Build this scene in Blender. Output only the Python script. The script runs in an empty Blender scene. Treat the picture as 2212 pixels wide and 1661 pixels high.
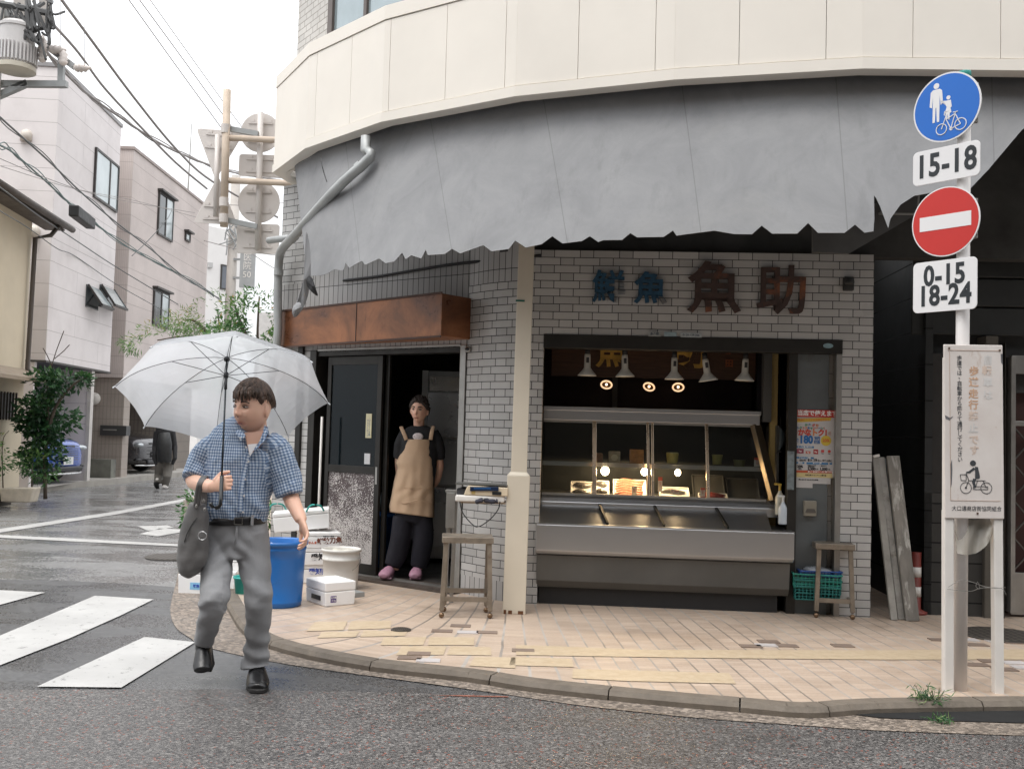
import bpy, math, random
import numpy as np
from mathutils import Vector, Matrix, noise
R = math.radians
random.seed(7); np.random.seed(7)
SC = bpy.context.scene; COL = SC.collection
EYE = 1.45; FPX = 2152.0; CX, CY = 1106.0, 830.5     # focal length and centre in photo units (2212 wide)
# ---------------- camera
cd = bpy.data.cameras.new('camera'); cam = bpy.data.objects.new('camera', cd); COL.objects.link(cam)
cd.sensor_width = 36; cd.lens = 36 * FPX / 2212.0; cd.clip_end = 500; cd.clip_start = .05
CM = Matrix.Rotation(R(90 + 2.75), 3, 'X') @ Matrix.Rotation(R(1.6), 3, 'Z')
cam.matrix_world = Matrix.Translation((0, 0, EYE)) @ CM.to_4x4(); SC.camera = cam
# ---------------- sky, sun, exposure
SUN_EL, SUN_AZ = 68, 215
w = bpy.data.worlds.new('World'); SC.world = w; w.use_nodes = True; nt = w.node_tree; nt.nodes.clear()
sky = nt.nodes.new('ShaderNodeTexSky'); sky.sky_type = 'NISHITA'; sky.sun_disc = False
sky.sun_elevation = R(SUN_EL); sky.sun_rotation = R(SUN_AZ); sky.dust_density = 4; sky.air_density = 1.2; sky.ozone_density = 1
hs = nt.nodes.new('ShaderNodeHueSaturation'); hs.inputs['Saturation'].default_value = .12
bg = nt.nodes.new('ShaderNodeBackground'); bg.inputs['Strength'].default_value = .15
mx = nt.nodes.new('ShaderNodeMix'); mx.data_type = 'RGBA'; mx.inputs[0].default_value = .75; mx.inputs[7].default_value = (8.6, 8.75, 9.0, 1)
out = nt.nodes.new('ShaderNodeOutputWorld')
nt.links.new(sky.outputs[0], hs.inputs['Color']); nt.links.new(hs.outputs[0], mx.inputs[6]); tcw = nt.nodes.new('ShaderNodeTexCoord'); sxw = nt.nodes.new('ShaderNodeSeparateXYZ'); nt.links.new(tcw.outputs['Generated'], sxw.inputs[0])
# overcast sky: three times brighter overhead than at the horizon
mrw = nt.nodes.new('ShaderNodeMapRange'); mrw.inputs[1].default_value = 0; mrw.inputs[2].default_value = 1; mrw.inputs[3].default_value = .62; mrw.inputs[4].default_value = 1.9; nt.links.new(sxw.outputs[2], mrw.inputs[0])
vmw = nt.nodes.new('ShaderNodeVectorMath'); vmw.operation = 'SCALE'; nt.links.new(mx.outputs[2], vmw.inputs[0]); nt.links.new(mrw.outputs[0], vmw.inputs['Scale']); nt.links.new(vmw.outputs[0], bg.inputs[0]); nt.links.new(bg.outputs[0], out.inputs[0])
sl = bpy.data.lights.new('sun', 'SUN'); sl.energy = 1.0; sl.angle = R(25); sl.color = (1, .96, .9)
so = bpy.data.objects.new('sun', sl); COL.objects.link(so)
az = R(SUN_AZ); sd = Vector((math.sin(az) * math.cos(R(SUN_EL)), math.cos(az) * math.cos(R(SUN_EL)), math.sin(R(SUN_EL))))
so.rotation_euler = (-sd).to_track_quat('-Z', 'Y').to_euler(); so.location = (0, -5, 20)
SC.view_settings.view_transform = 'Standard'; SC.view_settings.look = 'None'; SC.view_settings.gamma = 1
SC.view_settings.exposure = 0.42
SC.cycles.max_bounces = 8; SC.cycles.transparent_max_bounces = 12
# ---------------- photo ray -> place
CO = Vector((0, 0, EYE))
def ray(u, v): return CM @ Vector(((u - CX) / FPX, -(v - CY) / FPX, -1.0))
def G(u, v, z=0.0):
    d = ray(u, v); return CO + d * ((z - EYE) / d.z)
def atY(u, v, Y):
    d = ray(u, v); return CO + d * (Y / d.y)
class Frame:          # a vertical wall frame: x along, y inward, z up
    def __init__(s, A, B):
        s.o = Vector((A[0], A[1], 0)); ex = Vector((B[0] - A[0], B[1] - A[1], 0)); s.len = ex.length; s.ex = ex.normalized()
        s.ey = Vector((-s.ex.y, s.ex.x, 0)); s.M = Matrix(((s.ex.x, s.ey.x, 0, s.o.x), (s.ex.y, s.ey.y, 0, s.o.y), (0, 0, 1, 0), (0, 0, 0, 1)))
    def px(s, u, v, y=0.0):   # -> (x, z) in the plane local y
        d = ray(u, v); t = (y - (CO - s.o).dot(s.ey)) / d.dot(s.ey); p = CO + d * t
        return (p - s.o).dot(s.ex), p.z
    def w(s, x, y, z): return s.M @ Vector((x, y, z))
# ---------------- mesh builder
class MB:
    def __init__(s, T=None): s.v = []; s.f = []; s.mi = []; s.uv = []; s.T = T
    def add(s, vs, fs, mi=0, uvs=None):
        n = len(s.v)
        for p in vs:
            p = Vector(p); s.v.append(s.T @ p if s.T else p)
        for i, f in enumerate(fs):
            s.f.append([n + k for k in f]); s.mi.append(mi)
            s.uv.append(uvs[i] if uvs else None)
        return s
    def poly(s, pts, mi=0, uv=None): return s.add(pts, [list(range(len(pts)))], mi, [uv] if uv else None)
    def box(s, x0, x1, y0, y1, z0, z1, mi=0, M=None):
        vs = [Vector(p) for p in ((x0,y0,z0),(x1,y0,z0),(x1,y1,z0),(x0,y1,z0),(x0,y0,z1),(x1,y0,z1),(x1,y1,z1),(x0,y1,z1))]
        fs = [(0,1,5,4),(1,2,6,5),(2,3,7,6),(3,0,4,7),(4,5,6,7),(3,2,1,0)]
        uvs = []
        for k, f in enumerate(fs):
            if k in (0, 2): uvs.append([(vs[i].x, vs[i].z) for i in f])
            elif k in (1, 3): uvs.append([(vs[i].y + .05, vs[i].z) for i in f])
            else: uvs.append([(vs[i].x, vs[i].y) for i in f])
        if M: vs = [M @ p for p in vs]
        return s.add(vs, fs, mi, uvs)
    def bar(s, a, b, w, h=None, mi=0, up=(0,0,1)):     # rectangular bar from a to b
        a = Vector(a); b = Vector(b); h = h or w; d = (b - a); L = d.length; d.normalize(); up = Vector(up)
        if abs(d.dot(up)) > .98: up = Vector((0, 1, 0))
        sx = d.cross(up).normalized(); uz = sx.cross(d)
        M = Matrix((( sx.x, d.x, uz.x, a.x), (sx.y, d.y, uz.y, a.y), (sx.z, d.z, uz.z, a.z), (0,0,0,1)))
        return s.box(-w/2, w/2, 0, L, -h/2, h/2, mi, M)
    def tube(s, pts, rads, seg=12, mi=0, ref=(1,0,0), caps=True, closed=False):
        pts = [Vector(p) for p in pts]; n = len(pts); ref = Vector(ref)
        if not isinstance(rads, (list, tuple)): rads = [rads] * n
        vs = []; fs = []; uvs = []; L = 0; Ls = []; ex0 = None
        for i, p in enumerate(pts):
            d = (pts[min(i+1, n-1)] - pts[max(i-1, 0)])
            if closed: d = pts[(i+1) % n] - pts[(i-1) % n]
            d = d.normalized() if d.length > 1e-9 else Vector((0,0,1))
            e = ref - d * ref.dot(d)
            if e.length < .15: e = (ex0 if ex0 else Vector((0,1,0))); e = e - d * e.dot(d)
            e.normalize(); ex0 = e; g = d.cross(e)
            a, b = rads[i] if isinstance(rads[i], (list, tuple)) else (rads[i], rads[i])
            if i: L += (p - pts[i-1]).length
            Ls.append((L, (a + b) / 2))
            for k in range(seg):
                t = 2 * math.pi * k / seg; vs.append(p + e * (a * math.cos(t)) + g * (b * math.sin(t)))
        ra = sum(q[1] for q in Ls) / n
        m = n if closed else n - 1
        for i in range(m):
            j = (i + 1) % n
            for k in range(seg):
                k2 = (k + 1) % seg; fs.append((i*seg+k, i*seg+k2, j*seg+k2, j*seg+k))
                c = 2 * math.pi * ra / seg
                uvs.append([(k*c, Ls[i][0]), ((k+1)*c, Ls[i][0]), ((k+1)*c, Ls[j][0]), (k*c, Ls[j][0])])
        if caps and not closed:
            fs.append(tuple(range(seg))[::-1]); uvs.append([(0,0)] * seg)
            fs.append(tuple((n-1)*seg + k for k in range(seg))); uvs.append([(0,0)] * seg)
        return s.add(vs, fs, mi, uvs)
    def lathe(s, prof, c=(0,0,0), seg=24, mi=0, M=None, sx=1, sy=1):       # prof: (r, z)
        vs = []; fs = []
        for r, z in prof:
            for k in range(seg):
                t = 2*math.pi*k/seg; p = Vector((r*math.cos(t)*sx, r*math.sin(t)*sy, z))
                vs.append((M @ p if M else p) + Vector(c))
        for i in range(len(prof)-1):
            for k in range(seg):
                k2 = (k+1) % seg; fs.append((i*seg+k, i*seg+k2, (i+1)*seg+k2, (i+1)*seg+k))
        fs.append(tuple(range(seg))[::-1]); fs.append(tuple((len(prof)-1)*seg+k for k in range(seg)))
        return s.add(vs, fs, mi)
    def ell(s, c, r, seg=16, rings=10, mi=0, M=None):
        vs = []; fs = []; c = Vector(c)
        for i in range(rings+1):
            ph = math.pi * i / rings - math.pi/2
            ph = max(-1.5, min(1.5, ph)) if False else ph
            for k in range(seg):
                t = 2*math.pi*k/seg; cr = max(math.cos(ph), .02)
                p = Vector((r[0]*cr*math.cos(t), r[1]*cr*math.sin(t), r[2]*math.sin(ph)))
                vs.append((M @ p if M else p) + c)
        for i in range(rings):
            for k in range(seg):
                k2 = (k+1) % seg; fs.append((i*seg+k, i*seg+k2, (i+1)*seg+k2, (i+1)*seg+k))
        fs.append(tuple(range(seg))[::-1]); fs.append(tuple(rings*seg+k for k in range(seg)))
        return s.add(vs, fs, mi)
    def prism(s, pts2, y0, y1, mi=0, M=None):       # outline in x,z extruded in y
        n = len(pts2); vs = [Vector((x, y0, z)) for x, z in pts2] + [Vector((x, y1, z)) for x, z in pts2]
        if M: vs = [M @ p for p in vs]
        fs = [tuple(range(n)), tuple(range(n, 2*n))[::-1]] + [(i, i+n, (i+1) % n + n, (i+1) % n) for i in range(n)]
        return s.add(vs, fs, mi)
    def slab(s, pts, z0, z1, mi=0):                  # plan outline extruded in z
        n = len(pts); vs = [Vector((p[0], p[1], z0)) for p in pts] + [Vector((p[0], p[1], z1)) for p in pts]
        fs = [tuple(range(n))[::-1], tuple(range(n, 2*n))] + [(i, (i+1) % n, (i+1) % n + n, i+n) for i in range(n)]
        return s.add(vs, fs, mi, [[(vs[i].x, vs[i].y) for i in f] for f in fs])
    def build(s, name, mats, parent=None, smooth=False, bevel=0, local=False, subd=0, fixn=False, thick=0):
        me = bpy.data.meshes.new(name); me.from_pydata([tuple(p) for p in s.v], [], s.f)
        if not isinstance(mats, (list, tuple)): mats = [mats] if mats else []
        for m in mats: me.materials.append(m)
        me.polygons.foreach_set('material_index', s.mi)
        if any(u for u in s.uv):
            ul = me.uv_layers.new(name='UVMap'); k = 0; arr = []
            for f, u in zip(s.f, s.uv):
                for i in range(len(f)): arr += list(u[i]) if u else [0, 0]
            ul.data.foreach_set('uv', arr)
        if smooth: me.polygons.foreach_set('use_smooth', [True] * len(me.polygons))
        me.validate(); me.update()
        o = bpy.data.objects.new(name, me); COL.objects.link(o)
        if parent:
            o.parent = parent
            if not local:
                r = parent
                while r.parent: r = r.parent
                o.matrix_parent_inverse = (r.matrix_basis.inverted() if parent is r else Matrix())
        if fixn:
            import bmesh
            b = bmesh.new(); b.from_mesh(me); bmesh.ops.recalc_face_normals(b, faces=b.faces); b.to_mesh(me); b.free()
        if bevel:
            m = o.modifiers.new('b', 'BEVEL'); m.width = bevel; m.segments = 2; m.limit_method = 'ANGLE'; m.angle_limit = R(35)
        if subd:
            m = o.modifiers.new('s', 'SUBSURF'); m.levels = m.render_levels = subd
        if thick:
            m = o.modifiers.new('t', 'SOLIDIFY'); m.thickness = thick; m.offset = 0
        return o
def tag(o, label=None, cat=None, group=None, kind=None):
    if label: o['label'] = label
    if cat: o['category'] = cat
    if group: o['group'] = group
    if kind: o['kind'] = kind
    return o
def thing(name, label, cat, loc=(0,0,0), rz=0, group=None):
    o = bpy.data.objects.new(name, None); COL.objects.link(o); o.location = loc; o.empty_display_size = .1
    o.rotation_euler = (0, 0, rz); o.matrix_basis = Matrix.Translation(Vector(loc)) @ Matrix.Rotation(rz, 4, 'Z')
    return tag(o, label, cat, group)
def kids(o): return [c for c in COL.objects if c.parent == o]
def dup(o, loc=None, rz=None, label=None, parent=None):
    c = o.copy(); COL.objects.link(c)
    if parent: c.parent = parent; c.matrix_parent_inverse = o.matrix_parent_inverse.copy()
    for ch in kids(o): dup(ch, parent=c)
    if loc is not None:
        c.matrix_basis = Matrix.Translation(Vector(loc)) @ Matrix.Rotation(o.rotation_euler.z if rz is None else rz, 4, 'Z')
    if label: c['label'] = label
    return c
def struct(mb, name, mat, **k): return tag(mb.build(name, mat, **k), kind='structure')
def catm(pts, n=4):
    P = [Vector(p) for p in pts]; out = []
    for i in range(len(P)-1):
        p0 = P[max(i-1,0)]; p1 = P[i]; p2 = P[i+1]; p3 = P[min(i+2, len(P)-1)]
        for k in range(n):
            t = k/n; out.append(.5*((2*p1) + (p2-p0)*t + (2*p0-5*p1+4*p2-p3)*t*t + (3*p1-p0-3*p2+p3)*t**3))
    return out + [P[-1]]
def lerp(a, b, t): return a + (b - a) * t
def interp(xs, ys, x): return float(np.interp(x, xs, ys))
# text as mesh, lying in the x-z plane of a frame matrix T (x right, z up, front = -y)
def text(s, size, mat, parent, T, x, y, z, ext=.002, fat=0.0, align='CENTER', name='lettering', spacing=1.0, wx=1.0, line=1.0, local=False, rot=0):
    c = bpy.data.curves.new('t', 'FONT'); c.body = s; c.size = size; c.align_x = align; c.align_y = 'CENTER'
    c.extrude = ext; c.offset = fat; c.space_character = spacing; c.space_line = line; c.resolution_u = 3
    o = bpy.data.objects.new('t', c); COL.objects.link(o)
    dg = bpy.context.evaluated_depsgraph_get(); me = bpy.data.meshes.new_from_object(o.evaluated_get(dg)); bpy.data.objects.remove(o)
    me.name = name
    M = T @ Matrix.Translation((x, y, z)) @ Matrix.Rotation(R(90), 4, 'X') @ Matrix.Rotation(rot, 4, 'Z') @ Matrix.Diagonal((wx, 1, 1, 1))
    me.transform(M); me.materials.clear(); me.materials.append(mat)
    me.polygons.foreach_set('material_index', [0]*len(me.polygons))
    if len(me.vertices) == 0: print('EMPTY TEXT', s)
    ob = bpy.data.objects.new(name, me); COL.objects.link(ob)
    if parent:
        ob.parent = parent; r = parent
        while r.parent: r = r.parent
        if not local: ob.matrix_parent_inverse = (r.matrix_basis.inverted() if parent is r else Matrix())
    return ob
# ---------------- materials
class NT:
    def __init__(s, name):
        s.m = bpy.data.materials.new(name); s.m.use_nodes = True; s.t = s.m.node_tree; s.b = s.t.nodes['Principled BSDF']; s.tc = None
    def n(s, typ, ins=None, **kw):
        nd = s.t.nodes.new('ShaderNode' + typ)
        for k, v in kw.items(): setattr(nd, k, v)
        for k, v in (ins or {}).items():
            if hasattr(v, 'default_value') or hasattr(v, 'is_output'): s.t.links.new(v, nd.inputs[k])
            else: nd.inputs[k].default_value = v
        return nd
    def co(s, which='Object', scale=None, rot=None):
        if not s.tc: s.tc = s.n('TexCoord')
        c = s.tc.outputs[which]
        if scale or rot:
            mp = s.n('Mapping', {'Vector': c}); 
            if scale: mp.inputs['Scale'].default_value = scale
            if rot: mp.inputs['Rotation'].default_value = rot
            c = mp.outputs[0]
        return c
    def noise(s, scale, detail=4, co=None, rough=.6, dist=0): 
        return s.n('TexNoise', {'Vector': co or s.co(), 'Scale': scale, 'Detail': detail, 'Roughness': rough, 'Distortion': dist}).outputs['Fac']
    def math(s, op, a, b=0, c=0, clamp=False):
        nd = s.n('Math', {0: a, 1: b, 2: c}, operation=op); nd.use_clamp = clamp; return nd.outputs[0]
    def ramp(s, f, stops):
        nd = s.n('ValToRGB', {'Fac': f}); e = nd.color_ramp.elements
        for i, (p, c) in enumerate(stops):
            if i > 1: e.new(p)
            e[i].position = p; e[i].color = c if len(c) == 4 else (*c, 1)
        return nd.outputs[0]
    def fr(s, f, a, b, c=0., d=1.): return s.n('MapRange', {0: f, 1: a, 2: b, 3: c, 4: d}).outputs[0]
    def mix(s, f, a, b, mode='MIX'):
        nd = s.n('Mix', data_type='RGBA', blend_type=mode)
        for i, v in ((0, f), (6, a), (7, b)):
            if hasattr(v, 'is_output'): s.t.links.new(v, nd.inputs[i])
            else: nd.inputs[i].default_value = v if i == 0 else (*v[:3], 1)
        return nd.outputs[2]
    def set(s, **k):
        for a, v in k.items():
            a = {'col': 'Base Color', 'rough': 'Roughness', 'metal': 'Metallic', 'nor': 'Normal', 'alpha': 'Alpha', 'spec': 'Specular IOR Level', 'coat': 'Coat Weight', 'emi': 'Emission Color', 'emis': 'Emission Strength', 'trans': 'Transmission Weight', 'ior': 'IOR'}.get(a, a)
            if hasattr(v, 'is_output'): s.t.links.new(v, s.b.inputs[a])
            else: s.b.inputs[a].default_value = (*v, 1) if isinstance(v, tuple) and len(v) == 3 and a in ('Base Color', 'Emission Color') else v
        return s.m
    def bump(s, h, st=.3, dist=.01, nor=None):
        ins = {'Height': h, 'Strength': st, 'Distance': dist}
        if nor: ins['Normal'] = nor
        return s.n('Bump', ins).outputs[0]
def mul(c, k): return tuple(min(1, x * k) for x in c)
def M(name, col, rough=.6, metal=0., var=.12, scale=3., bump=0., bs=60., dirt=None, dk=.5, ds=2., coat=0., spec=.5, stretch=None):
    t = NT(name); co = t.co(scale=stretch) if stretch else t.co()
    f = t.noise(scale, 5, co); c = t.mix(t.fr(f, .3, .7), mul(col, 1-var), mul(col, 1+var))
    if dirt:
        d = t.noise(ds, 8, t.co(scale=stretch) if stretch else None, .7, .4); c = t.mix(t.fr(d, dk, dk+.18), c, dirt)
    k = dict(col=c, rough=t.fr(t.noise(scale*2.3, 3, co), .3, .7, max(0, rough-.08), min(1, rough+.08)), metal=metal, coat=coat, spec=spec)
    if bump: k['nor'] = t.bump(t.noise(bs, 4, co), bump, .004)
    return t.set(**k)
def emit(name, col, st):
    t = NT(name); return t.set(col=col, emi=col, emis=st)
def tiles(name, col, joint, per=.323, row=.0645, frac=.667, half=True, offs=.5, vert=False, var=.1, jw=.006, dirtc=None, uv='UV', bumpk=.5, rough=.35, wav=0):
    t = NT(name); sp = t.n('SeparateXYZ', {0: t.co(uv)}); x, z = sp.outputs[0], sp.outputs[1]
    zz = t.math('DIVIDE', z, row); r = t.math('FLOOR', zz); fz = t.math('FRACT', zz)
    par = t.math('MULTIPLY', t.math('MODULO', t.math('ABSOLUTE', r), 2.0), offs)
    xx = t.math('ADD', t.math('DIVIDE', x, per), par); fx = t.math('FRACT', xx); cx = t.math('FLOOR', xx)
    jx = jw / per; jz = jw / row
    mj = t.math('LESS_THAN', fz, jz); mj = t.math('MAXIMUM', mj, t.math('LESS_THAN', fx, jx))
    seg = cx
    if half:
        d = t.math('LESS_THAN', t.math('ABSOLUTE', t.math('SUBTRACT', fx, frac)), jx/2); mj = t.math('MAXIMUM', mj, d)
        seg = t.math('ADD', t.math('MULTIPLY', cx, 2.0), t.math('GREATER_THAN', fx, frac))
    wn = t.n('TexWhiteNoise', {'Vector': t.n('CombineXYZ', {0: seg, 1: r}).outputs[0]}, noise_dimensions='2D').outputs[0]
    c = t.mix(wn, mul(col, 1-var), mul(col, 1+var*.6))
    n1 = t.noise(1.3, 6, None, .65); c = t.mix(t.fr(n1, .45, .75, 0, .45), c, dirtc or mul(col, .6))
    c = t.mix(mj, c, joint)
    nor = t.bump(t.math('SUBTRACT', t.math('MULTIPLY', t.noise(90, 3), .12), mj), bumpk, .003)
    return t.set(col=c, rough=t.math('ADD', t.math('MULTIPLY', mj, .5), t.fr(n1, .3, .7, rough-.08, rough+.12)), nor=nor)
def glass(name, tint=(.8,.85,.85), a=.25, rough=.03, body=(.02,.03,.03)):
    t = NT(name); tr = t.n('BsdfTransparent', {0: (*tint, 1)}); t.set(col=body, rough=rough, spec=.8)
    ms = t.n('MixShader', {0: a, 1: tr.outputs[0], 2: t.b.outputs[0]}); t.t.links.new(ms.outputs[0], t.t.nodes['Material Output'].inputs[0]); return t.m
# ================= materials
tile_w = tiles('glazed_wall_tile', (.46,.45,.435), (.035,.035,.034), dirtc=(.30,.28,.26), var=.17)
tile_s = tiles('soldier_wall_tile', (.42,.41,.40), (.035,.035,.034), per=.0645, row=.235, half=False, offs=0, dirtc=(.33,.30,.27))
tile_up = tiles('upper_wall_tile', (.55,.52,.48), (.25,.23,.2), jw=.008)
cream = M('cream_paint', (.78,.73,.655), .55, var=.035, scale=1.5, bump=.05, bs=150, dirt=(.66,.58,.46), dk=.66, ds=1.2)
cream_post = M('cream_post_paint', (.60,.54,.44), .5, var=.05, scale=2, bump=.1, bs=80, dirt=(.25,.16,.09), dk=.76, ds=9)
dark_joint = M('dark_joint', (.16,.13,.09), .9)
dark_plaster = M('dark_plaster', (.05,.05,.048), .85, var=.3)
dark_metal = M('dark_bronze_metal', (.028,.026,.023), .4, .4, var=.3)
alu = M('worn_aluminium', (.34,.33,.31), .38, .7, var=.15, scale=5)
_s = NT('brushed_steel'); steel = _s.set(col=_s.mix(_s.noise(1.5,3), (.46,.465,.475), (.54,.54,.545)), rough=.28, metal=.92, nor=_s.bump(_s.noise(60,3,_s.co(scale=(.05,1,1))), .06, .002))
steel_dull = M('dull_steel', (.13,.13,.125), .45, .6, var=.12, scale=2, dirt=(.13,.085,.05), dk=.68, ds=1.5)
rust_steel = M('old_stool_steel', (.27,.23,.185), .45, .6, var=.25, scale=7, dirt=(.14,.07,.04), dk=.58, ds=6)
galv = M('galvanised_pipe', (.36,.37,.365), .5, .35, var=.12, scale=5, dirt=(.2,.18,.15), dk=.68)
bark0 = 0
white_paint = M('white_paint', (.74,.71,.67), .45, var=.05, scale=3, dirt=(.40,.30,.22), dk=.7, ds=5)
black_paint = M('black_paint', (.012,.013,.014), .4)
white_pl = M('white_plastic', (.70,.67,.63), .4, var=.05)
foam = M('white_styrofoam', (.82,.81,.80), .75, var=.03, bump=.3, bs=180)
black_rub = M('black_rubber', (.015,.015,.016), .55)
pale_w = M('pale_lettering', (.8,.8,.78), .5)
# ---- asphalt
def asphalt(name, base, lo, hi, cell, red=0., wet=.35, bst=.6, rough=(.22,.62)):
    t = NT(name); v = t.n('TexVoronoi', {'Vector': t.co(), 'Scale': cell}); col = v.outputs['Color']
    sp = t.n('SeparateColor', {0: col}); a = sp.outputs[0]; b = sp.outputs[1]
    c = t.ramp(a, [(0, lo), (.55, base), (.86, mul(base, 1.5)), (1, hi)])
    if red: c = t.mix(t.math('GREATER_THAN', b, 1-red), c, (.22,.07,.045))
    big = t.noise(.55, 6, None, .6, .8)
    c = t.mix(t.fr(big, .35, .65, 0, .45), c, mul(base, .55))
    r = t.fr(t.noise(.9, 5, t.co(scale=(1, 2.2, 1)), .6, .6), .42, .62, rough[0], rough[1])
    r = t.math('ADD', r, t.math('MULTIPLY', a, .15))
    nor = t.bump(v.outputs['Distance'], bst, .006)
    nor = t.bump(t.noise(40, 4), .12, .006, nor)
    return t.set(col=c, rough=r, nor=nor, spec=wet)
road_m = asphalt('wet_asphalt', (.19,.188,.187), (.13,.13,.13), (.28,.27,.26), 70, 0, 1., .12, (.06,.34))
patch_m = asphalt('dark_smooth_asphalt', (.078,.078,.08), (.05,.05,.052), (.13,.128,.12), 95, 0, .8, .2, (.16,.42))
coarse_m = asphalt('coarse_porous_asphalt', (.10,.094,.09), (.022,.022,.024), (.25,.235,.22), 105, .03, .6, .5, (.3,.5))
apron_m = asphalt('concrete_gutter_apron', (.20,.165,.135), (.09,.075,.065), (.36,.30,.25), 55, 0, .4, .5, (.42,.7))
conc = M('kerb_concrete', (.135,.112,.088), .75, var=.22, scale=9, bump=.5, bs=70, dirt=(.07,.06,.05), dk=.6, ds=3)
grey_conc = M('pale_concrete', (.36,.34,.31), .7, var=.15, scale=2, bump=.3, bs=60)
rp = NT('worn_road_paint'); n1 = rp.noise(14, 8, None, .78); c0 = rp.mix(rp.fr(rp.noise(2, 5), .3, .7), (.47,.465,.45), (.37,.365,.355))
rp.set(col=rp.mix(rp.math('GREATER_THAN', n1, .605), c0, (.2,.195,.19)), rough=.5, nor=rp.bump(rp.noise(120, 3), .3, .004)); road_paint = rp.m
# ---- pavement tiles: narrow blocks with wide joints across, thin ones along
def paving():
    t = NT('tan_paving_blocks'); co = t.co(); sp = t.n('SeparateXYZ', {0: co}); x, y = sp.outputs[0], sp.outputs[1]
    ang = t.n('MapRange', {0: x, 1: -2.6, 2: .6, 3: .62, 4: -.05}); ang.interpolation_type = 'SMOOTHSTEP'
    px, py = .35, 8.0
    dx = t.math('SUBTRACT', x, px); dy = t.math('SUBTRACT', y, py); ca = t.math('COSINE', ang.outputs[0]); sa = t.math('SINE', ang.outputs[0])
    X = t.math('SUBTRACT', t.math('MULTIPLY', dx, ca), t.math('MULTIPLY', dy, sa)); Y = t.math('ADD', t.math('MULTIPLY', dx, sa), t.math('MULTIPLY', dy, ca))
    X = t.math('ADD', X, t.math('MULTIPLY', t.math('SUBTRACT', t.noise(3, 2), .5), .012))
    bx = t.math('DIVIDE', X, .117); by = t.math('DIVIDE', Y, .058)
    fx, fy = t.math('FRACT', bx), t.math('FRACT', by); ix, iy = t.math('FLOOR', bx), t.math('FLOOR', by)
    j = t.math('MAXIMUM', t.math('LESS_THAN', fx, .10), t.math('MULTIPLY', t.math('LESS_THAN', fy, .09), .45))
    wn = t.n('TexWhiteNoise', {'Vector': t.n('CombineXYZ', {0: ix, 1: iy}).outputs[0]}, noise_dimensions='2D').outputs[0]
    c = t.mix(wn, (.37,.275,.205), (.47,.365,.28))
    c = t.mix(t.fr(t.noise(60, 4), .3, .7, 0, .35), c, (.55,.47,.40))
    c = t.mix(t.fr(t.noise(.8, 7, None, .65), .5, .72, 0, .55), c, (.33,.245,.18))
    jc = t.mix(t.fr(t.noise(1.1, 3), .42, .6), (.20,.17,.145), (.40,.37,.34)); c = t.mix(j, c, jc)
    gr = t.math('MULTIPLY', t.math('GREATER_THAN', Y, -.38), .35)
    r = t.fr(t.noise(1.5, 5), .35, .65, .3, .62)
    return t.set(col=c, rough=r, spec=.4, nor=t.bump(t.math('SUBTRACT', t.math('MULTIPLY', t.noise(70, 3), .2), j), .35, .004))
pave_m = paving()
tact = NT('yellow_tactile_block'); _c = tact.mix(tact.fr(tact.noise(20, 5), .3, .7), (.42,.325,.215), (.50,.405,.285)); tact_m = tact.set(col=_c, rough=.5, nor=tact.bump(tact.noise(60,3), .3, .004))
grey_block = M('grey_paving_block', (.45,.42,.41), .5, var=.1); dark_block = M('brown_paving_block', (.20,.15,.12), .5, var=.15)
# ================= GROUND
SZ = .06
g = MB(); g.poly([(-60,-12,0),(60,-12,0),(60,90,0),(-60,90,0)]); struct(g, 'road', road_m)
gp = lambda L, z: [G(u, v, z) for u, v in L]
kerb_px = [(402,1073),(412,1100),(430,1160),(455,1230),(478,1275),(500,1318),(535,1362),(620,1395),(800,1430),(1010,1453),(1150,1474),(1400,1500),(1600,1517),(1750,1529),(1900,1520),(2212,1515)]
K = catm(gp(kerb_px, SZ), 3); K.append(K[-1] + Vector((9, .35, 0)))
def off(P, d):
    out = []
    for i, p in enumerate(P):
        t = (P[min(i+1, len(P)-1)] - P[max(i-1, 0)]); t.z = 0; t.normalize(); out.append(p + Vector((-t.y, t.x, 0)) * d)
    return out
Kin = off(K, .115)
g = MB(); n = len(K)
for i in range(n-1):      # kerb stones: chamfered outer edge
    a, b = K[i], K[i+1]; ai, bi = Kin[i], Kin[i+1]; t = (b-a); t.z = 0; t.normalize(); nn = Vector((-t.y, t.x, 0))
    up = Vector((0,0,.001)); dn = Vector((0,0,-.025)); fl = Vector((0,0,-.12))
    A2, B2 = a + nn*.02, b + nn*.02
    if i % 4 == 3: b = b - t*.008; bi = bi - t*.008; B2 = B2 - t*.008
    g.poly([a+dn, b+dn, B2+up, A2+up]); g.poly([A2+up, B2+up, bi+up, ai+up]); g.poly([a+fl, b+fl, b+dn, a+dn])
    g.poly([b+dn, b+fl, bi+fl, bi+up, B2+up])
    if i % 4 == 0: g.poly([a+dn, A2+up, ai+up, ai+fl, a+fl])
struct(g, 'kerb', conc)
far = [Vector((14,5.9,SZ)), Vector((14,14,SZ)), Vector((-.5,14,SZ)), Vector((-1.6,20,SZ)), Vector((K[0].x+.9, 20, SZ))]
g = MB(); ins = off(K, .105); g.poly([Vector((p.x,p.y,SZ)) for p in ins] + far); struct(g, 'pavement', pave_m)
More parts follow.
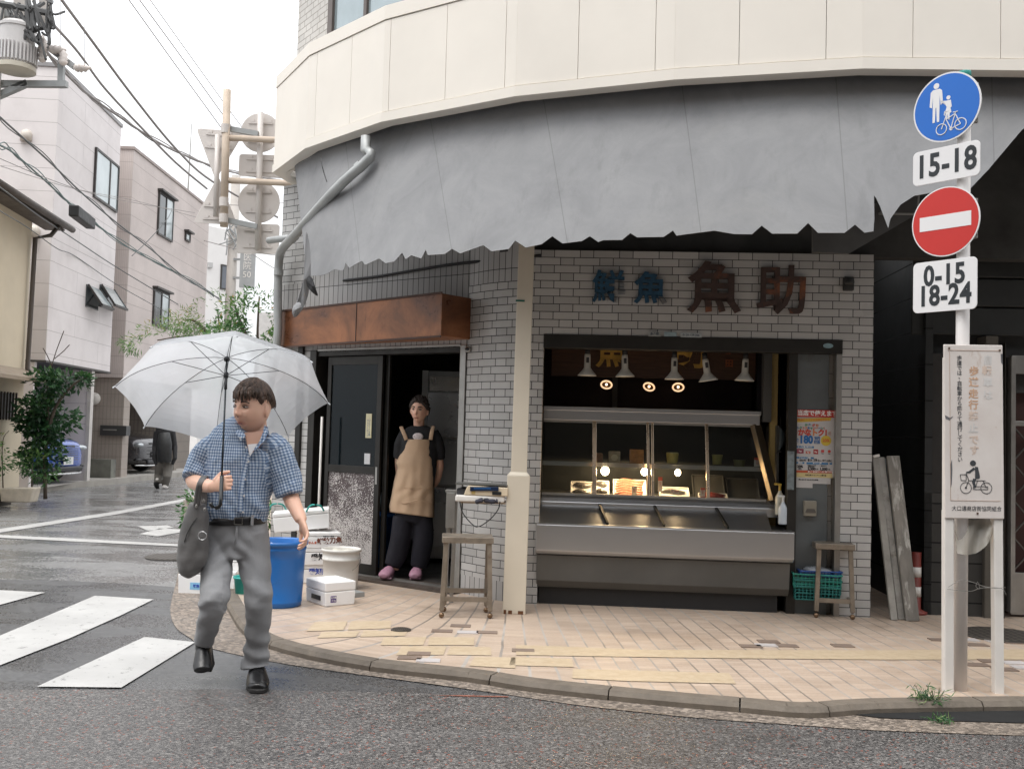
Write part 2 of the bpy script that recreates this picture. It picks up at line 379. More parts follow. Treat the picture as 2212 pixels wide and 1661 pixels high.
# apron strip between asphalt and kerb
ap_out = [(396,1080),(392,1180),(383,1245),(368,1310),(378,1352),(412,1378),(450,1398),(620,1434),(900,1472),(1100,1500),(1250,1522),(1400,1539),(1560,1554),(1750,1567),(1900,1577),(2212,1588)]
AO = catm(gp(ap_out, .008), 3); AO.append(AO[-1] + Vector((9,.3,0)))
g = MB(); AI = [Vector((p.x,p.y,.008)) for p in off(K, .01)]
m = min(len(AO), len(AI))
for i in range(m-1): g.poly([AO[i], AO[i+1], AI[i+1], AI[i]])
struct(g, 'gutter_apron', apron_m)
# dark smooth patch with the crossing on it
pt = [(-900,1247),(0,1251),(120,1253),(260,1259),(386,1268)]
P_ = gp(pt, .004); a0 = [Vector((p.x,p.y,.004)) for p in AO if p.y < G(386,1268).y and p.x < G(1100,1500).x+.02]
lin = gp([(1105,1501),(900,1497),(530,1488),(0,1489),(-900,1492)], .004)
g = MB(); g.poly(P_ + a0 + lin); struct(g, 'asphalt_patch', patch_m)
lin2 = gp([(-900,1492),(0,1489),(530,1488),(900,1497),(1105,1501)], .004)
a1 = [Vector((p.x,p.y,.004)) for p in AO if p.x > G(1105,1501).x]
g = MB(); g.poly([Vector((-14,-8,.004)), Vector((14,-8,.004)), Vector((14,5,.004))][::1] + a1[::-1] + lin2[::-1]); struct(g, 'coarse_road_surface', coarse_m)
for k, L in enumerate([[(-260,1268),(0,1274),(98,1279),(-60,1322),(-420,1420),(-700,1400)], [(205,1286),(332,1294),(262,1328),(150,1378),(0,1436),(-150,1500),(-420,1488),(-120,1406),(0,1372),(120,1322)], [(312,1375),(422,1386),(262,1484),(80,1482)]]):
    g = MB(); g.poly(gp(L, .012)); struct(g, 'crossing_stripe', road_paint)
for L in ([(-200,1174),(0,1142),(250,1104),(420,1073),(424,1078),(250,1111),(0,1150),(-200,1184)], [(-300,1150),(0,1155),(200,1165),(390,1175),(392,1180),(200,1171),(0,1161),(-300,1156)], [(300,1153),(345,1141),(392,1143),(392,1149),(340,1158)], [(296,1136),(360,1134),(376,1139),(320,1146)]):
    g = MB(); g.poly(gp(L, .006)); struct(g, 'road_line', road_paint)
# red line remains
g = MB(); g.poly(gp([(930,1500.5),(1000,1500.5),(1098,1503),(1098,1505),(1000,1503)], .008)); struct(g, 'road_line', M('faded_red_paint', (.20,.075,.05), .7, var=.4, scale=30))
# tactile strip and inset blocks in the pavement
g = MB(); zt = SZ + .004
def gq(mb, L, z, mi=0): mb.poly(gp(L, z), mi)
gq(g, [(1114,1392),(1400,1403),(1900,1404),(2300,1401),(2300,1424),(1900,1424),(1560,1421),(1115,1414)], zt)
gq(g, [(1105,1418),(1235,1422),(1240,1440),(1100,1436)], zt)
gq(g, [(1238,1444),(1350,1447),(1575,1453),(1590,1476),(1350,1470),(1236,1464)], zt)
for q in ([(1400,235),(1545,231),(1525,270),(1360,275)],[(1560,231),(1740,228),(1735,262),(1545,269)],[(1430,279),(1600,274),(1580,300),(1410,305)],[(1618,271),(1810,277),(1800,295),(1600,300)],[(1705,303),(1895,301),(1880,337),(1690,337)],[(1910,301),(2110,302),(2105,337),(1900,337)],[(1785,342),(1985,342),(1970,380),(1760,381)],[(2002,342),(2180,346),(2185,383),(1985,379)],[(2110,388),(2290,392),(2290,440),(2085,428)]): gq(g, [(x/2.057, 1228.9+y/2.057) for x, y in q][::-1], zt)
struct(g, 'tactile_paving', tact_m)
for j_, L in enumerate([(1236,1421,1240,1441),(1345,1446,1352,1470),(1460,1450,1472,1473)]): pass
g = MB()
for (u, v, dk) in [(1622,1396,1),(1655,1394,0),(1700,1395,1),(1660,1386,1),(955,1363,1),(1010,1366,0),(1052,1366,1),(995,1352,1),(1820,1395,1),(2065,1375,1),(2120,1375,0),(2030,1382,1),(2090,1382,0),(2150,1384,0),(2190,1388,1),(2110,1393,1),(2180,1366,1),(1130,1405,1),(2140,1428,1),(2190,1432,0),(2110,1436,1),(2212,1442,0),(2170,1446,1),(885,1421,1),(925,1427,0),(905,1412,1)]:
    p = G(u, v, SZ); g.box(-.072,.072,-.045,.045,0,.006 if v != 1405 else .005, dk, Matrix.Translation((p.x,p.y,SZ)))
struct(g, 'inlaid_paving_blocks', [grey_block, dark_block])
# gutter inlet hole at the right: dark slot under the kerb lip
a, b = G(1790,1541,0.03), G(2400,1535,0.03)
g = MB(); g.poly(gp([(1795,1536),(1900,1531),(2230,1529),(2230,1561),(2050,1556),(1900,1549)], .0125)); struct(g, 'gutter_slot', M('gutter_dark', (.006,.006,.006), .9))
# left far pavement and kerb
g = MB(); LK = catm(gp([(-250,1108),(0,1077),(129,1058),(205,1050),(244,1047),(330,1036),(403,1029),(440,1022)], 0), 2)
lk = [p + Vector((-.02,0,0)) for p in LK]
for i in range(len(lk)-1):
    a, b = lk[i], lk[i+1]; hz = Vector((0,0,.12)); wz = Vector((-.16,0,.12))
    g.poly([a,b,b+hz,a+hz]); g.poly([a+hz,b+hz,b+wz,a+wz])
struct(g, 'kerb', M('far_kerb', (.30,.28,.25), .7, var=.2))
g = MB(); g.poly([p + Vector((-.15,0,.116)) for p in lk] + [Vector((-30,40,.116)), Vector((-30,12,.116))]); struct(g, 'pavement', grey_conc)
# manhole in the road and small drain in the pavement
def cover(px, z, r, label, name='manhole_cover'):
    p = G(*px, z); t = thing(name, label, 'manhole cover', p)
    M2 = Matrix.Translation(p); g = MB(M2); g.lathe([(r,0),(r,.008),(r*.92,.009)], seg=32); g.build('rim', M('cast_iron', (.10,.09,.08), .5, .5, bump=.6, bs=60), t)
    ci = NT('cast_iron_grid'); sp_ = ci.n('SeparateXYZ', {0: ci.co()}); k_ = ci.math('MULTIPLY', ci.math('GREATER_THAN', ci.math('FRACT', ci.math('DIVIDE', sp_.outputs[0], r*.19)), .4), ci.math('GREATER_THAN', ci.math('FRACT', ci.math('DIVIDE', sp_.outputs[1], r*.19)), .4))
    ci.set(col=ci.mix(k_, (.05,.045,.04), (.16,.14,.12)), rough=.45, metal=.5, nor=ci.bump(k_, .8, .005)); g = MB(M2); g.lathe([(r*.90,.008),(r*.90,.011),(r*.88,.012)], seg=32); g.build('lid_plate', ci.m, t)
cover((376,1203), .004, .30, 'round iron manhole cover in the wet side street behind the crossing')
cover((866,1361), SZ+.001, .07, 'small round drain cover beside the yellow tactile blocks', 'drain_cover')
cover((2165,1372), SZ+.001, .30, 'large round cover inlaid in the pavement behind the notice board')
# ================= THE CORNER SHOP
W0 = atY(1880,1325,8.0); W1 = atY(1135,1300,8.2); W2 = G(980,1278,SZ); W4 = atY(590,1000,10.1)
F = Frame(W1, W0); D = Frame(W4, W2)
shop = thing('shop_building', 'corner fish shop with white tiled walls under a cream panelled upper floor', 'building', (W1.x, W1.y, SZ))
X = lambda u, v, y=0: F.px(u, v, y)[0]
xl, xr = X(1170,900), X(1818,900); xe = F.len
ZL = 2.27; ZT = F.px(1500,545)[1]
# front wall with the window opening
g = MB(F.M); T_ = .16
g.box(-.02, xl, 0, T_, SZ-.05, ZL); g.box(xr, xe, 0, T_+.3, SZ-.05, ZL); g.box(-.02, xe, 0, T_, ZL, ZT)
g.build('front_wall', tile_w, shop)
g = MB(F.M); g.box(-.3, xe+5, .10, .25, ZT+.001, 4.6); g.build('upper_lintel', dark_plaster, shop)
# curved wall between post and door
zs1 = SZ + .14
pw = []
Pa, Pb = Vector((W1.x,W1.y,0)), Vector((W2.x,W2.y,0))
jx = D.len
x_jr = D.px(1005,900)[0]; x_jl = D.px(668,900)[0]
c0_ = D.w(x_jr, 0, 0); c1_ = F.w(-.02, 0, 0)
mid = (c0_ + c1_) / 2 + (c1_ - c0_).cross(Vector((0,0,1))).normalized() * .05
arc = catm([c0_ + (c0_-c1_)*.15 , c0_, mid, c1_, F.w(.2,0,0)], 5)[5:-5]
g = MB(); L = 0
for i in range(len(arc)-1):
    a, b = arc[i], arc[i+1]; l = (b-a).length
    for z0, z1, mi in ((SZ-.05, SZ+.16, 1), (SZ+.16, ZL, 0), (ZL, ZT-.25, 0), (ZT-.25, 3.3, 1)):
        g.poly([(a.x,a.y,z0),(b.x,b.y,z0),(b.x,b.y,z1),(a.x,a.y,z1)], mi, [(L,z0),(L+l,z0),(L+l,z1),(L,z1)])
    L += l
g.build('curved_wall', [tile_w, tile_s], shop)
# door wall: left strip, band over the door
zdo = D.px(900,700)[1]; zdo = 2.18
g = MB(D.M); g.box(0, x_jl, 0, .16, SZ-.05, 2.62); g.box(0, x_jl, 0, .16, 2.88, 3.9)
g.build('side_wall', tile_w, shop)
g = MB(D.M); g.box(-.0, x_jl, .001, .16, 2.62, 2.88, 0); g.box(x_jl, x_jr+.001, 0, .16, zdo, 3.3, 0); g.build('tile_band', tile_s, shop)
# side of the building along the side street
s0, s1 = D.w(0,.02,0), D.w(0,0,0) + Vector((.9, 7, 0))
SF = Frame(s1, s0); g = MB(SF.M); g.box(0, SF.len, 0, .15, 0, 3.9); g.build('street_side_wall', tile_w, shop)
# pipe line across the tiles
pl = [D.w(x, -.02, z) for x, z in (D.px(745,607), D.px(820,598), D.px(900,585), D.px(1000,570))] + [F.w(.05,-.03,D.px(1090,562)[1])]
g = MB(); g.tube(catm(pl, 5), .013, 8); g.build('cable_pipe', black_rub, shop, smooth=True)
# rust-brown box canopy over the door
cop = NT('rusty_brown_canopy_paint'); nn_ = cop.noise(1.6, 7, None, .65, .5); cc = cop.ramp(nn_, [(.28, (.075,.03,.018)), (.44, (.20,.08,.035)), (.60, (.38,.155,.07)), (.78, (.23,.095,.045))])
n2 = cop.noise(9, 8, cop.co(scale=(1,1,.35)), .75); cc = cop.mix(cop.fr(n2, .60, .74), cc, (.06,.028,.018)); cop_m = cop.set(col=cc, rough=cop.fr(nn_, .3, .7, .25, .5), metal=.25)
cl = atY(600,747,10.05); cr = atY(953,723,8.36); zc0, zc1 = 2.245, 2.605
Cf = Frame(cl, cr); bk = D.w(D.px(1016,720,-.005)[0], -.005, 0); bl = D.w(-.03, -.005, 0)
g = MB(); pts = [Cf.w(0,0,0), Cf.w(Cf.len,0,0), bk, bl]; g.slab(pts, zc0, zc1)
g.build('door_canopy', cop_m, shop, bevel=.006)
g = MB(Cf.M); g.box(Cf.len*.52, Cf.len*.52+.008, -.004, 0, zc0, zc1); g.box(0, Cf.len, -.012, 0, zc1-.004, zc1+.012); g.box(0, Cf.len, -.008, 0, zc0-.012, zc0+.004); g.build('canopy_trim', M('canopy_edge', (.07,.035,.025), .6), shop)
# door frame
zj = 2.2
g = MB(D.M); g.box(x_jr-.07, x_jr-.005, -.012, .14, SZ, zj); g.build('door_jamb', alu, shop, bevel=.004)
g = MB(D.M); g.box(x_jl+.002, x_jl+.09, -.02, .14, SZ, zj); g.build('door_jamb', dark_metal, shop, bevel=.004)
g = MB(D.M); g.box(x_jl+.09, x_jr-.07, 0, .14, zj-.06, zj); g.box(x_jl+.09, x_jr-.07, -.01, -.002, zj-.01, zj+.012, 1); g.build('door_head', [dark_metal, alu], shop, bevel=.003)
g = MB(D.M); g.box(x_jl-.02, x_jr+.02, -.14, .2, SZ-.02, SZ+.018); g.build('threshold', M('dirty_threshold', (.07,.055,.045), .5, var=.3, scale=8, bump=.5, bs=40), shop)
g = MB(D.M); g.box(x_jl+.6, x_jr-.03, .02, .035, SZ+.018, SZ+.03); g.box(x_jl+.6, x_jr-.03, .06, .075, SZ+.018, SZ+.03); g.build('door_track', alu, shop)
# grey trim strip and dark gap at the left of the door
xs_ = D.px(690,1100)[0]
# sliding door leaf
xa, xb = D.px(694,1000)[0], D.px(812,1000)[0]
ls = thing('sliding_door', 'dark sliding door with glass pane and frosted lower panel left of the woman', 'door', D.w(xa,.05,SZ+.03))
gz = D.px(740,1005)[1]; yf = .045
g = MB(D.M); b0, b1 = SZ+.035, zj-.065
for x0, x1, z0, z1 in ((xa,xa+.05,b0,b1),(xb-.06,xb,b0,b1),(xa+.05,xb-.06,b0,b0+.09),(xa+.05,xb-.06,b1-.08,b1),(xa+.05,xb-.06,gz-.07,gz)): g.box(x0,x1,yf,yf+.03,z0,z1)
g.build('door_leaf_frame', dark_metal, ls, bevel=.002)
g = MB(D.M); g.box(xa+.05, xb-.06, yf+.012, yf+.018, gz, b1-.08); g.build('glass_pane', glass('door_glass', (.35,.45,.5), .35, .05, (.012,.02,.025)), ls)
fg = NT('frosted_patterned_glass'); vo = fg.n('TexVoronoi', {'Vector': fg.co(), 'Scale': 95}).outputs['Distance']; zz = fg.n('SeparateXYZ', {0: fg.co()}).outputs[2]
f_ = fg.math('GREATER_THAN', fg.math('ADD', vo, fg.fr(zz, .15, .95, .20, -.30)), fg.math('ADD', .42, fg.math('MULTIPLY', fg.math('SUBTRACT', fg.noise(7,5), .5), .9)))
fg.set(col=fg.mix(f_, (.075,.055,.055), (.55,.52,.50)), rough=.35, nor=fg.bump(vo, .4, .004))
g = MB(D.M); g.box(xa+.05, xb-.06, yf+.010, yf+.020, b0+.09, gz-.07); g.build('frosted_panel', fg.m, ls)
g = MB(D.M); g.box(xb-.045, xb-.02, yf-.004, yf+.001, gz-.16, gz+.0); g.build('finger_pull', alu, ls)
g = MB(D.M); xx0, zz0 = D.px(782,893); xx1, zz1 = D.px(795,946); g.box(xx0+.005, xx1-.01, yf+.005, yf+.0115, zz1, zz0); nt_ = g.build('paper_notice', M('cream_notice', (.60,.55,.36), .7), None); tag(nt_, 'narrow cream paper notice with vertical writing on the dark door glass', 'notice')
text('こ\nど\nも\n1\n1\n0\n番', .026, M('notice_green', (.10,.16,.22), .7), nt_, D.M, (xx0+xx1)/2+.010, yf+.004, (zz0+zz1)/2-.01, .0005, line=.95)
text('れ\nん\nら\nく\nば\nし\nょ', .022, M('notice_blue', (.10,.12,.25), .7), nt_, D.M, (xx0+xx1)/2-.012, yf+.004, (zz0+zz1)/2-.02, .0005, line=1.05)
g = MB(D.M); xx0, zz0 = D.px(779,979); xx1, zz1 = D.px(792,1003); g.box(xx0, xx1-.01, yf+.006, yf+.0115, zz1, zz0); nt_ = g.build('paper_notice', M('white_notice', (.55,.55,.56), .7), None); tag(nt_, 'small white paper sticker low on the dark door glass', 'notice')
for i, z_ in enumerate((.03,.05,.07)):
    pass
# second frame upright behind
g = MB(D.M); g.box(xb+.002, xb+.05, .09, .12, SZ+.03, zj-.06); g.build('door_upright', dark_metal, shop)
# dark strips and white pipe left of the door
g = MB(D.M); xq = D.px(646,900)[0]; g.box(xq-.02, xq+.05, -.03, 0, SZ, 2.24); g.build('wall_channel', dark_metal, shop, bevel=.003)
g = MB(); xq = D.px(690,1100,-.06)[0]; g.tube([D.w(xq,-.07,.95 if False else SZ), D.w(xq,-.07,1.55)], .012, 8); g.build('upright_pipe', white_paint, shop, smooth=True)
# ---------- interior room (one dark shell)
g = MB(); ya = 11.6
R0, R1, R2, R3 = D.w(.1,.17,0), F.w(xe-.05,.17,0), Vector((3.1, ya, 0)), Vector((-1.6, ya+1, 0))
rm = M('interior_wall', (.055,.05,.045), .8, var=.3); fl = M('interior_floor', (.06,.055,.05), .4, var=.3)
def vq(mb, a, b, z0, z1, mi=0): mb.poly([(a.x,a.y,z0),(b.x,b.y,z0),(b.x,b.y,z1),(a.x,a.y,z1)], mi)
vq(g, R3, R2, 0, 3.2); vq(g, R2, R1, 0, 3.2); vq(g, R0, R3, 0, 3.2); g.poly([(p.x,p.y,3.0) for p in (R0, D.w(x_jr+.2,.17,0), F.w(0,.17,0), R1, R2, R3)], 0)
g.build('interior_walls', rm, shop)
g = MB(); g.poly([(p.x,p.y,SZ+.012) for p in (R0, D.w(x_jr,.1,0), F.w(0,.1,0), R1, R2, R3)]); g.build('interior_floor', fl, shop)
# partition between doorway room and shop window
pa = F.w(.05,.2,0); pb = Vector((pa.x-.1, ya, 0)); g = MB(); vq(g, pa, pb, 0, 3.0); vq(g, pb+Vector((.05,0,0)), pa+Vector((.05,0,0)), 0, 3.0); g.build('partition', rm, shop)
# fascia -------------------------------------------------
ZJ = 4.07
fpx = [(591,357),(662,303),(826,244),(1114,187),(1457,150),(1863,125),(2212,129)]
FP = [G(u, v, ZJ) for u, v in fpx]; FP = [Vector((p.x,p.y,0)) for p in FP]
FP.append(FP[-1] + (FP[-1]-FP[-2]).normalized()*6); FP.insert(0, FP[0] + Vector((.55, 2.6, 0)))
jts = [(679,297),(755,270),(837,241),(960,217),(1090,192),(1247,172),(1415,155),(1596,141),(1784,130),(1973,125),(2162,128)]
JP = [G(u, v, ZJ) for u, v in jts]
def fpnt(P, d, z, i=None): return P
ZP = 4.85; ZC = 4.975; ZB = 3.99
def offs(P, d): return [Vector((p.x,p.y,0)) for p in off(P, d)]
# segments split at joints
pn = MB(); back = offs(FP, .04)
for i in range(len(FP)-1):
    a, b = FP[i], FP[i+1]; t = (b-a).normalized(); L = (b-a).length
    cuts = sorted([(Vector((p.x,p.y,0))-a).dot(t) for p in JP if .03 < (Vector((p.x,p.y,0))-a).dot(t) < L-.03 and abs((Vector((p.x,p.y,0))-a).cross(t).z) < .25])
    if i == len(FP)-2: cuts = [x for x in cuts if x < L] + [ (cuts[-1] if cuts else .3) + .95*k for k in range(1,6)]
    if i == 0: cuts = [1.0, 2.0]
    e = [0] + cuts + [L]
    for k in range(len(e)-1):
        x0 = e[k] + (.0018 if k else 0); x1 = e[k+1] - (.0018 if k < len(e)-2 else 0)
        A, B = a + t*x0, a + t*x1; nrm = Vector((-t.y, t.x, 0))*.035
        pn.slab([A, B, B+nrm, A+nrm], ZJ+.006, ZP)
pn.build('fascia_panels', cream, shop, bevel=.002)
def strip(mb, P, d0, d1, z0, z1, mi=0):
    A = offs(P, d0); B = offs(P, d1)
    for i in range(len(P)-1):
        a, b, c, d = A[i], A[i+1], B[i+1], B[i]
        mb.poly([(a.x,a.y,z0),(b.x,b.y,z0),(b.x,b.y,z1),(a.x,a.y,z1)], mi); mb.poly([(a.x,a.y,z1),(b.x,b.y,z1),(c.x,c.y,z1),(d.x,d.y,z1)], mi)
        mb.poly([(d.x,d.y,z0),(c.x,c.y,z0),(b.x,b.y,z0),(a.x,a.y,z0)], mi); mb.poly([(c.x,c.y,z0),(d.x,d.y,z0),(d.x,d.y,z1),(c.x,c.y,z1)], mi)
g = MB(); strip(g, FP, .036, .06, ZB+.01, ZC-.01); g.build('panel_backing', dark_joint, shop)
g = MB(); strip(g, FP, -.012, .12, ZB, ZJ-.002); g.build('lower_ledge', cream, shop, bevel=.003)
g = MB(); strip(g, FP, -.008, .14, ZP+.008, ZC); g.build('parapet_cap', cream, shop, bevel=.003)
# soffit at the left end, dark void box behind the lip
i0 = offs(FP, .12); g = MB(); so_pts = [i0[0], i0[1], i0[2], D.w(.2,-.3,0)+Vector((0,0,0)), D.w(0,.0,0)]
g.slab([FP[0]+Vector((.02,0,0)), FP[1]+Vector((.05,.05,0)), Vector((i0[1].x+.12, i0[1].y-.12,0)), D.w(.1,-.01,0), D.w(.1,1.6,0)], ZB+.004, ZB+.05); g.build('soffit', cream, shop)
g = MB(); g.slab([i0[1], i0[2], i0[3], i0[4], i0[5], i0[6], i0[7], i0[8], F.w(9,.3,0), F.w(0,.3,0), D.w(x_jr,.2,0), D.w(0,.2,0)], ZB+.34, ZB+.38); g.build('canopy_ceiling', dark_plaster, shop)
# sloping hanging edge pieces under the soffit at the corner
zk = lambda u, v, Y: atY(u, v, Y)
# upper storey
UP = offs(FP, .42); UPc = UP[1:]; _q = atY(643,80,FP[1].y+.38); UPc[0] = Vector((_q.x,_q.y,0))
g = MB(); L = 0
for i in range(len(UPc)-1):
    a, b = UPc[i], UPc[i+1]; l = (b-a).length; g.poly([(a.x,a.y,ZC-.1),(b.x,b.y,ZC-.1),(b.x,b.y,9.5),(a.x,a.y,9.5)], 0, [(L,0),(L+l,0),(L+l,4.6),(L,4.6)]); L += l
a = UPc[0]; b = a + Vector((.6,8,0)); g.poly([(b.x,b.y,0),(a.x,a.y,ZC-.1),(a.x,a.y,9.5),(b.x,b.y,9.5)], 0, [(0,0),(8,0),(8,5),(0,5)])
g.build('upper_wall', tile_up, shop)
g = MB(); strip(g, FP, .13, .43, ZC-.06, ZC-.02); g.build('ledge_top', cream, shop)
UF = Frame(UPc[1], UPc[2]); 
u0 = UF.px(722,60,0)[0]; u1 = UF.len + .3
g = MB(UF.M); wz0 = UF.px(722,55,-.03)[1]
g.box(u0-.05, UF.len+.1, -.05, -.0, ZC+.02, ZC+.1, 0); g.box(u0-.05, u0+.03, -.05, 0, ZC+.1, ZC+1.3, 0); g.box(u0+.55, u0+.60, -.045, 0, ZC+.1, ZC+1.3, 0); g.box(u0-.05, UF.len+.1, -.05, 0, ZC+1.3, ZC+1.38, 0); g.build('window_frame', M('brown_window_frame', (.11,.09,.08), .4, .3), shop, bevel=.003)
g = MB(UF.M); g.box(u0+.03, UF.len+.08, -.02, -.012, ZC+.1, ZC+1.3); g.build('window_pane', M('upper_window_glass', (.30,.36,.38), .06, .3, spec=.9), shop)
# ---- downpipe from the ledge
hop = G(812,283,ZB); t = (FP[3]-FP[2]).normalized(); nrm = Vector((-t.y,t.x,0)); hp = Vector((hop.x, hop.y, ZB-.05)) - nrm*.10
dp = thing('downpipe', 'grey drainpipe with rain hopper slanting across the torn awning to the corner', 'drainpipe', hp)
hf = Frame(hp, hp + t); g = MB(hf.M); g.prism([(-.10,0.0),(.10,0.0),(.10,.10),(-.10,.10)], -.07, .08); g.box(-.06,.06,-.05,.08,-.04,0); g.build('hopper', galv, dp, bevel=.004)
P1 = hp + Vector((0,.0,-.02)); pth = [P1, P1 + Vector((0,0,-.12)), atY(800,340,hp.y-.05), atY(740,395,8.42), atY(690,448,8.78), atY(640,505,9.25), atY(612,535,9.7), atY(603,560,9.93), atY(600,640,9.95), atY(597,760,9.95), D.w(-.12,-.1,1.2), D.w(-.12,-.1,SZ)]
g = MB(); g.tube([pth[0]] + catm(pth[1:], 3), .043, 14); g.build('pipe', galv, dp, smooth=True)
for a_, b_ in ((2,3),(5,6),(7,8)):
    p = pth[a_].lerp(pth[b_], .3); q = p + (pth[b_]-pth[a_]).normalized()*.05; g = MB(); g.tube([p,q], .049, 14); g.build('pipe_collar', galv, dp, smooth=False)
g = MB(); a_ = atY(640,505,9.6); g.tube([atY(580,520,10.0), atY(640,512,9.75)], .035, 12); g.build('branch_pipe', galv, dp, smooth=True)
# ---- support post
pb_ = G(1110,1326,SZ); post = thing('support_post', 'cream steel support post with a wider boxed foot in front of the tiled corner', 'post', pb_)
Mp = Matrix.Translation((pb_.x, pb_.y+.08, 0)) @ Matrix.Rotation(R(.4), 4, 'Y'); g = MB(Mp); g.box(-.062,.062,-.062,.062,1.0,4.1); g.build('shaft', cream_post, post, bevel=.004)
g = MB(Mp); g.box(-.088,.088,-.085,.085,SZ-.0,1.12); g.build('boxed_foot', cream_post, post, bevel=.006)
g = MB(Mp); g.lathe([(.088,1.12),(.066,1.145)], seg=4, M=Matrix.Rotation(R(45),3,'Z'), sx=1.35, sy=1.35); g.build('collar', cream_post, post)
g = MB(Mp); 
for x_, w_ in ((-.03,.03),(.05,.04),(-.07,.02)): g.box(x_-w_/2, x_+w_/2, -.0875, -.084, SZ, SZ+.025+.01*random.random())
g.build('rust_patch', M('rust', (.12,.05,.02), .9, var=.4), post)
g = MB(Mp); g.box(-.07,.0,-.069,-.058,2.47,2.483); g.build('tie_band', M('green_tie', (.02,.12,.09), .5), post)
# doorbell on curved wall
p = D.w(x_jr+.03,-.03, D.px(1021,755)[1]); bell = thing('wall_badge', 'small oval metal badge on the white tiles beside the door', 'badge', p)
g = MB(Matrix.Translation(p) @ Matrix.Rotation(math.atan2(D.ex.y, D.ex.x)+.1, 4, 'Z')); g.ell((0,0,0), (.034,.012,.026)); g.build('plate', alu, bell, smooth=True)
g = MB(Matrix.Translation(p) @ Matrix.Rotation(math.atan2(D.ex.y, D.ex.x)+.1, 4, 'Z')); g.ell((0,-.006,0), (.024,.010,.016)); g.box(-.018,.018,-.019,-.014,-.003,.003); g.build('dark_centre', black_paint, bell)
# ================= AWNING
def hit(u, v, P):
    d = ray(u, v); best = None; S = 0
    for i in range(len(P)-1):
        a, b = P[i], P[i+1]; e = b - a; L = e.length; den = d.x*e.y - d.y*e.x
        if abs(den) > 1e-9:
            t = (a.x*e.y - a.y*e.x)/den; q = (a.x*d.y - a.y*d.x)/den
            lo = -1e9 if i == 0 else -1e-6; hi = 1e9 if i == len(P)-2 else 1+1e-6
            if t > 0 and lo <= q <= hi and best is None: best = (S + q*L, EYE + d.z*t)
        S += L
    return best
def along(P, s):
    S = 0
    for i in range(len(P)-1):
        L = (P[i+1]-P[i]).length
        if s <= S+L or i == len(P)-2: return P[i].lerp(P[i+1], (s-S)/L)
        S += L
FPs = [Vector(p) for p in catm(FP[1:-1] + [FP[-2] + (FP[-1]-FP[-2])*.4], 8)]
AT = [a.lerp(b, min(1, max(0, (i-3)/10))) for i, (a, b) in enumerate(zip(offs(FPs, .14), offs(FPs, .30)))]; AB = [a.lerp(b, min(1, max(0, (i-2)/14))) for i, (a, b) in enumerate(zip(offs(FPs, .06), offs(FPs, -.24)))]; ST0 = hit(629,380,AT)[0]; ST1 = hit(2300,172,AT)[0]
bpx = [(664,585),(671,596),(692,596),(707,591),(723,582),(742,585),(749,567),(755,580),(783,562),(788,572),(820,557),(833,569),(852,565),(872,544),(877,560),(891,551),(911,559),(924,538),(926,551),(962,549),(980,536),(995,547),(1048,528),(1063,543),(1101,538),(1118,518),(1138,535),(1173,527),(1199,508),(1218,525),(1260,519),(1279,508),(1295,522),(1306,518),(1347,518),(1367,502),(1380,512),(1437,511),(1459,496),(1465,508),(1547,496),(1588,504),(1627,505),(1650,485),(1670,504),(1724,504),(1750,479),(1769,502),(1826,502),(1850,483),(1869,502),(1888,499),(1892,470),(1895,414),(1899,420),(1906,440),(1920,492),(1926,470),(1950,436),(1981,414),(2040,402),(2094,404),(2140,350),(2180,295),(2212,250),(2300,170)]
BS = [hit(u, v, AB) for u, v in bpx]; BS = [b for b in BS if b]
for i in range(1, len(BS)):
    if BS[i][0] <= BS[i-1][0]: BS[i] = (BS[i-1][0] + .004, BS[i][1])
LB = sum((AB[i+1]-AB[i]).length for i in range(len(AB)-1)); LT = sum((AT[i+1]-AT[i]).length for i in range(len(AT)-1))
s0_, s1_ = BS[0][0], BS[-1][0]; NS, NR = 620, 18
ss = sorted(set([round(s0_ + (s1_-s0_)*i/NS, 4) for i in range(NS+1)] + [round(b[0],4) for b in BS]))
bz = [interp([b[0] for b in BS], [b[1] for b in BS], s) for s in ss]
g = MB(); vs = []; fs = []; uv = []
smz = [interp([s0_, s0_+.6, s0_+2, s1_-1.2, s1_], [2.78, 2.76, 2.80, 2.75, 2.9], s) for s in ss]
for k, s in enumerate(ss):
    pb = along(AB, s); pt_ = along(AT, lerp(ST0, ST1, (s-s0_)/(s1_-s0_)))
    for r in range(NR+1):
        t = r/NR; ztop = ZB + .24; z = lerp(ztop, bz[k], t)
        # fabric line: goes out and down, hanging skirt below; depth follows real height
        h = (ztop - z) / (ztop - 2.75); hh = min(1, max(0, h))
        f = hh**.95; p = pt_.lerp(pb, f)
        nz = noise.noise(Vector((s*2.2, z*1.2, 3.1)))*.022*hh + noise.noise(Vector((s*7, z*3, 8)))*.003*hh + math.sin(s*9 + 3*noise.noise(Vector((s*.7,0,0))))*.003*hh*hh
        nr_ = Vector((0,-1,0)); vs.append((p.x + nz*.2, p.y + nz, z))
for k in range(len(ss)-1):
    for r in range(NR):
        a = k*(NR+1)+r; fs.append((a, a+1, a+NR+2, a+NR+1)); uv.append([(ss[k], r/NR), (ss[k], (r+1)/NR), (ss[k+1], (r+1)/NR), (ss[k+1], r/NR)])
g.add(vs, fs, 0, uv)
awn = thing('awning', 'torn grey canvas awning with ragged lower edge hanging under the cream ledge', 'awning', (AB[20].x, AB[20].y, 2.8))
t = NT('grey_canvas'); co = t.co(); c = t.mix(t.fr(t.noise(2.2, 7, None, .7, .6), .3, .7), (.20,.202,.208), (.265,.266,.27))
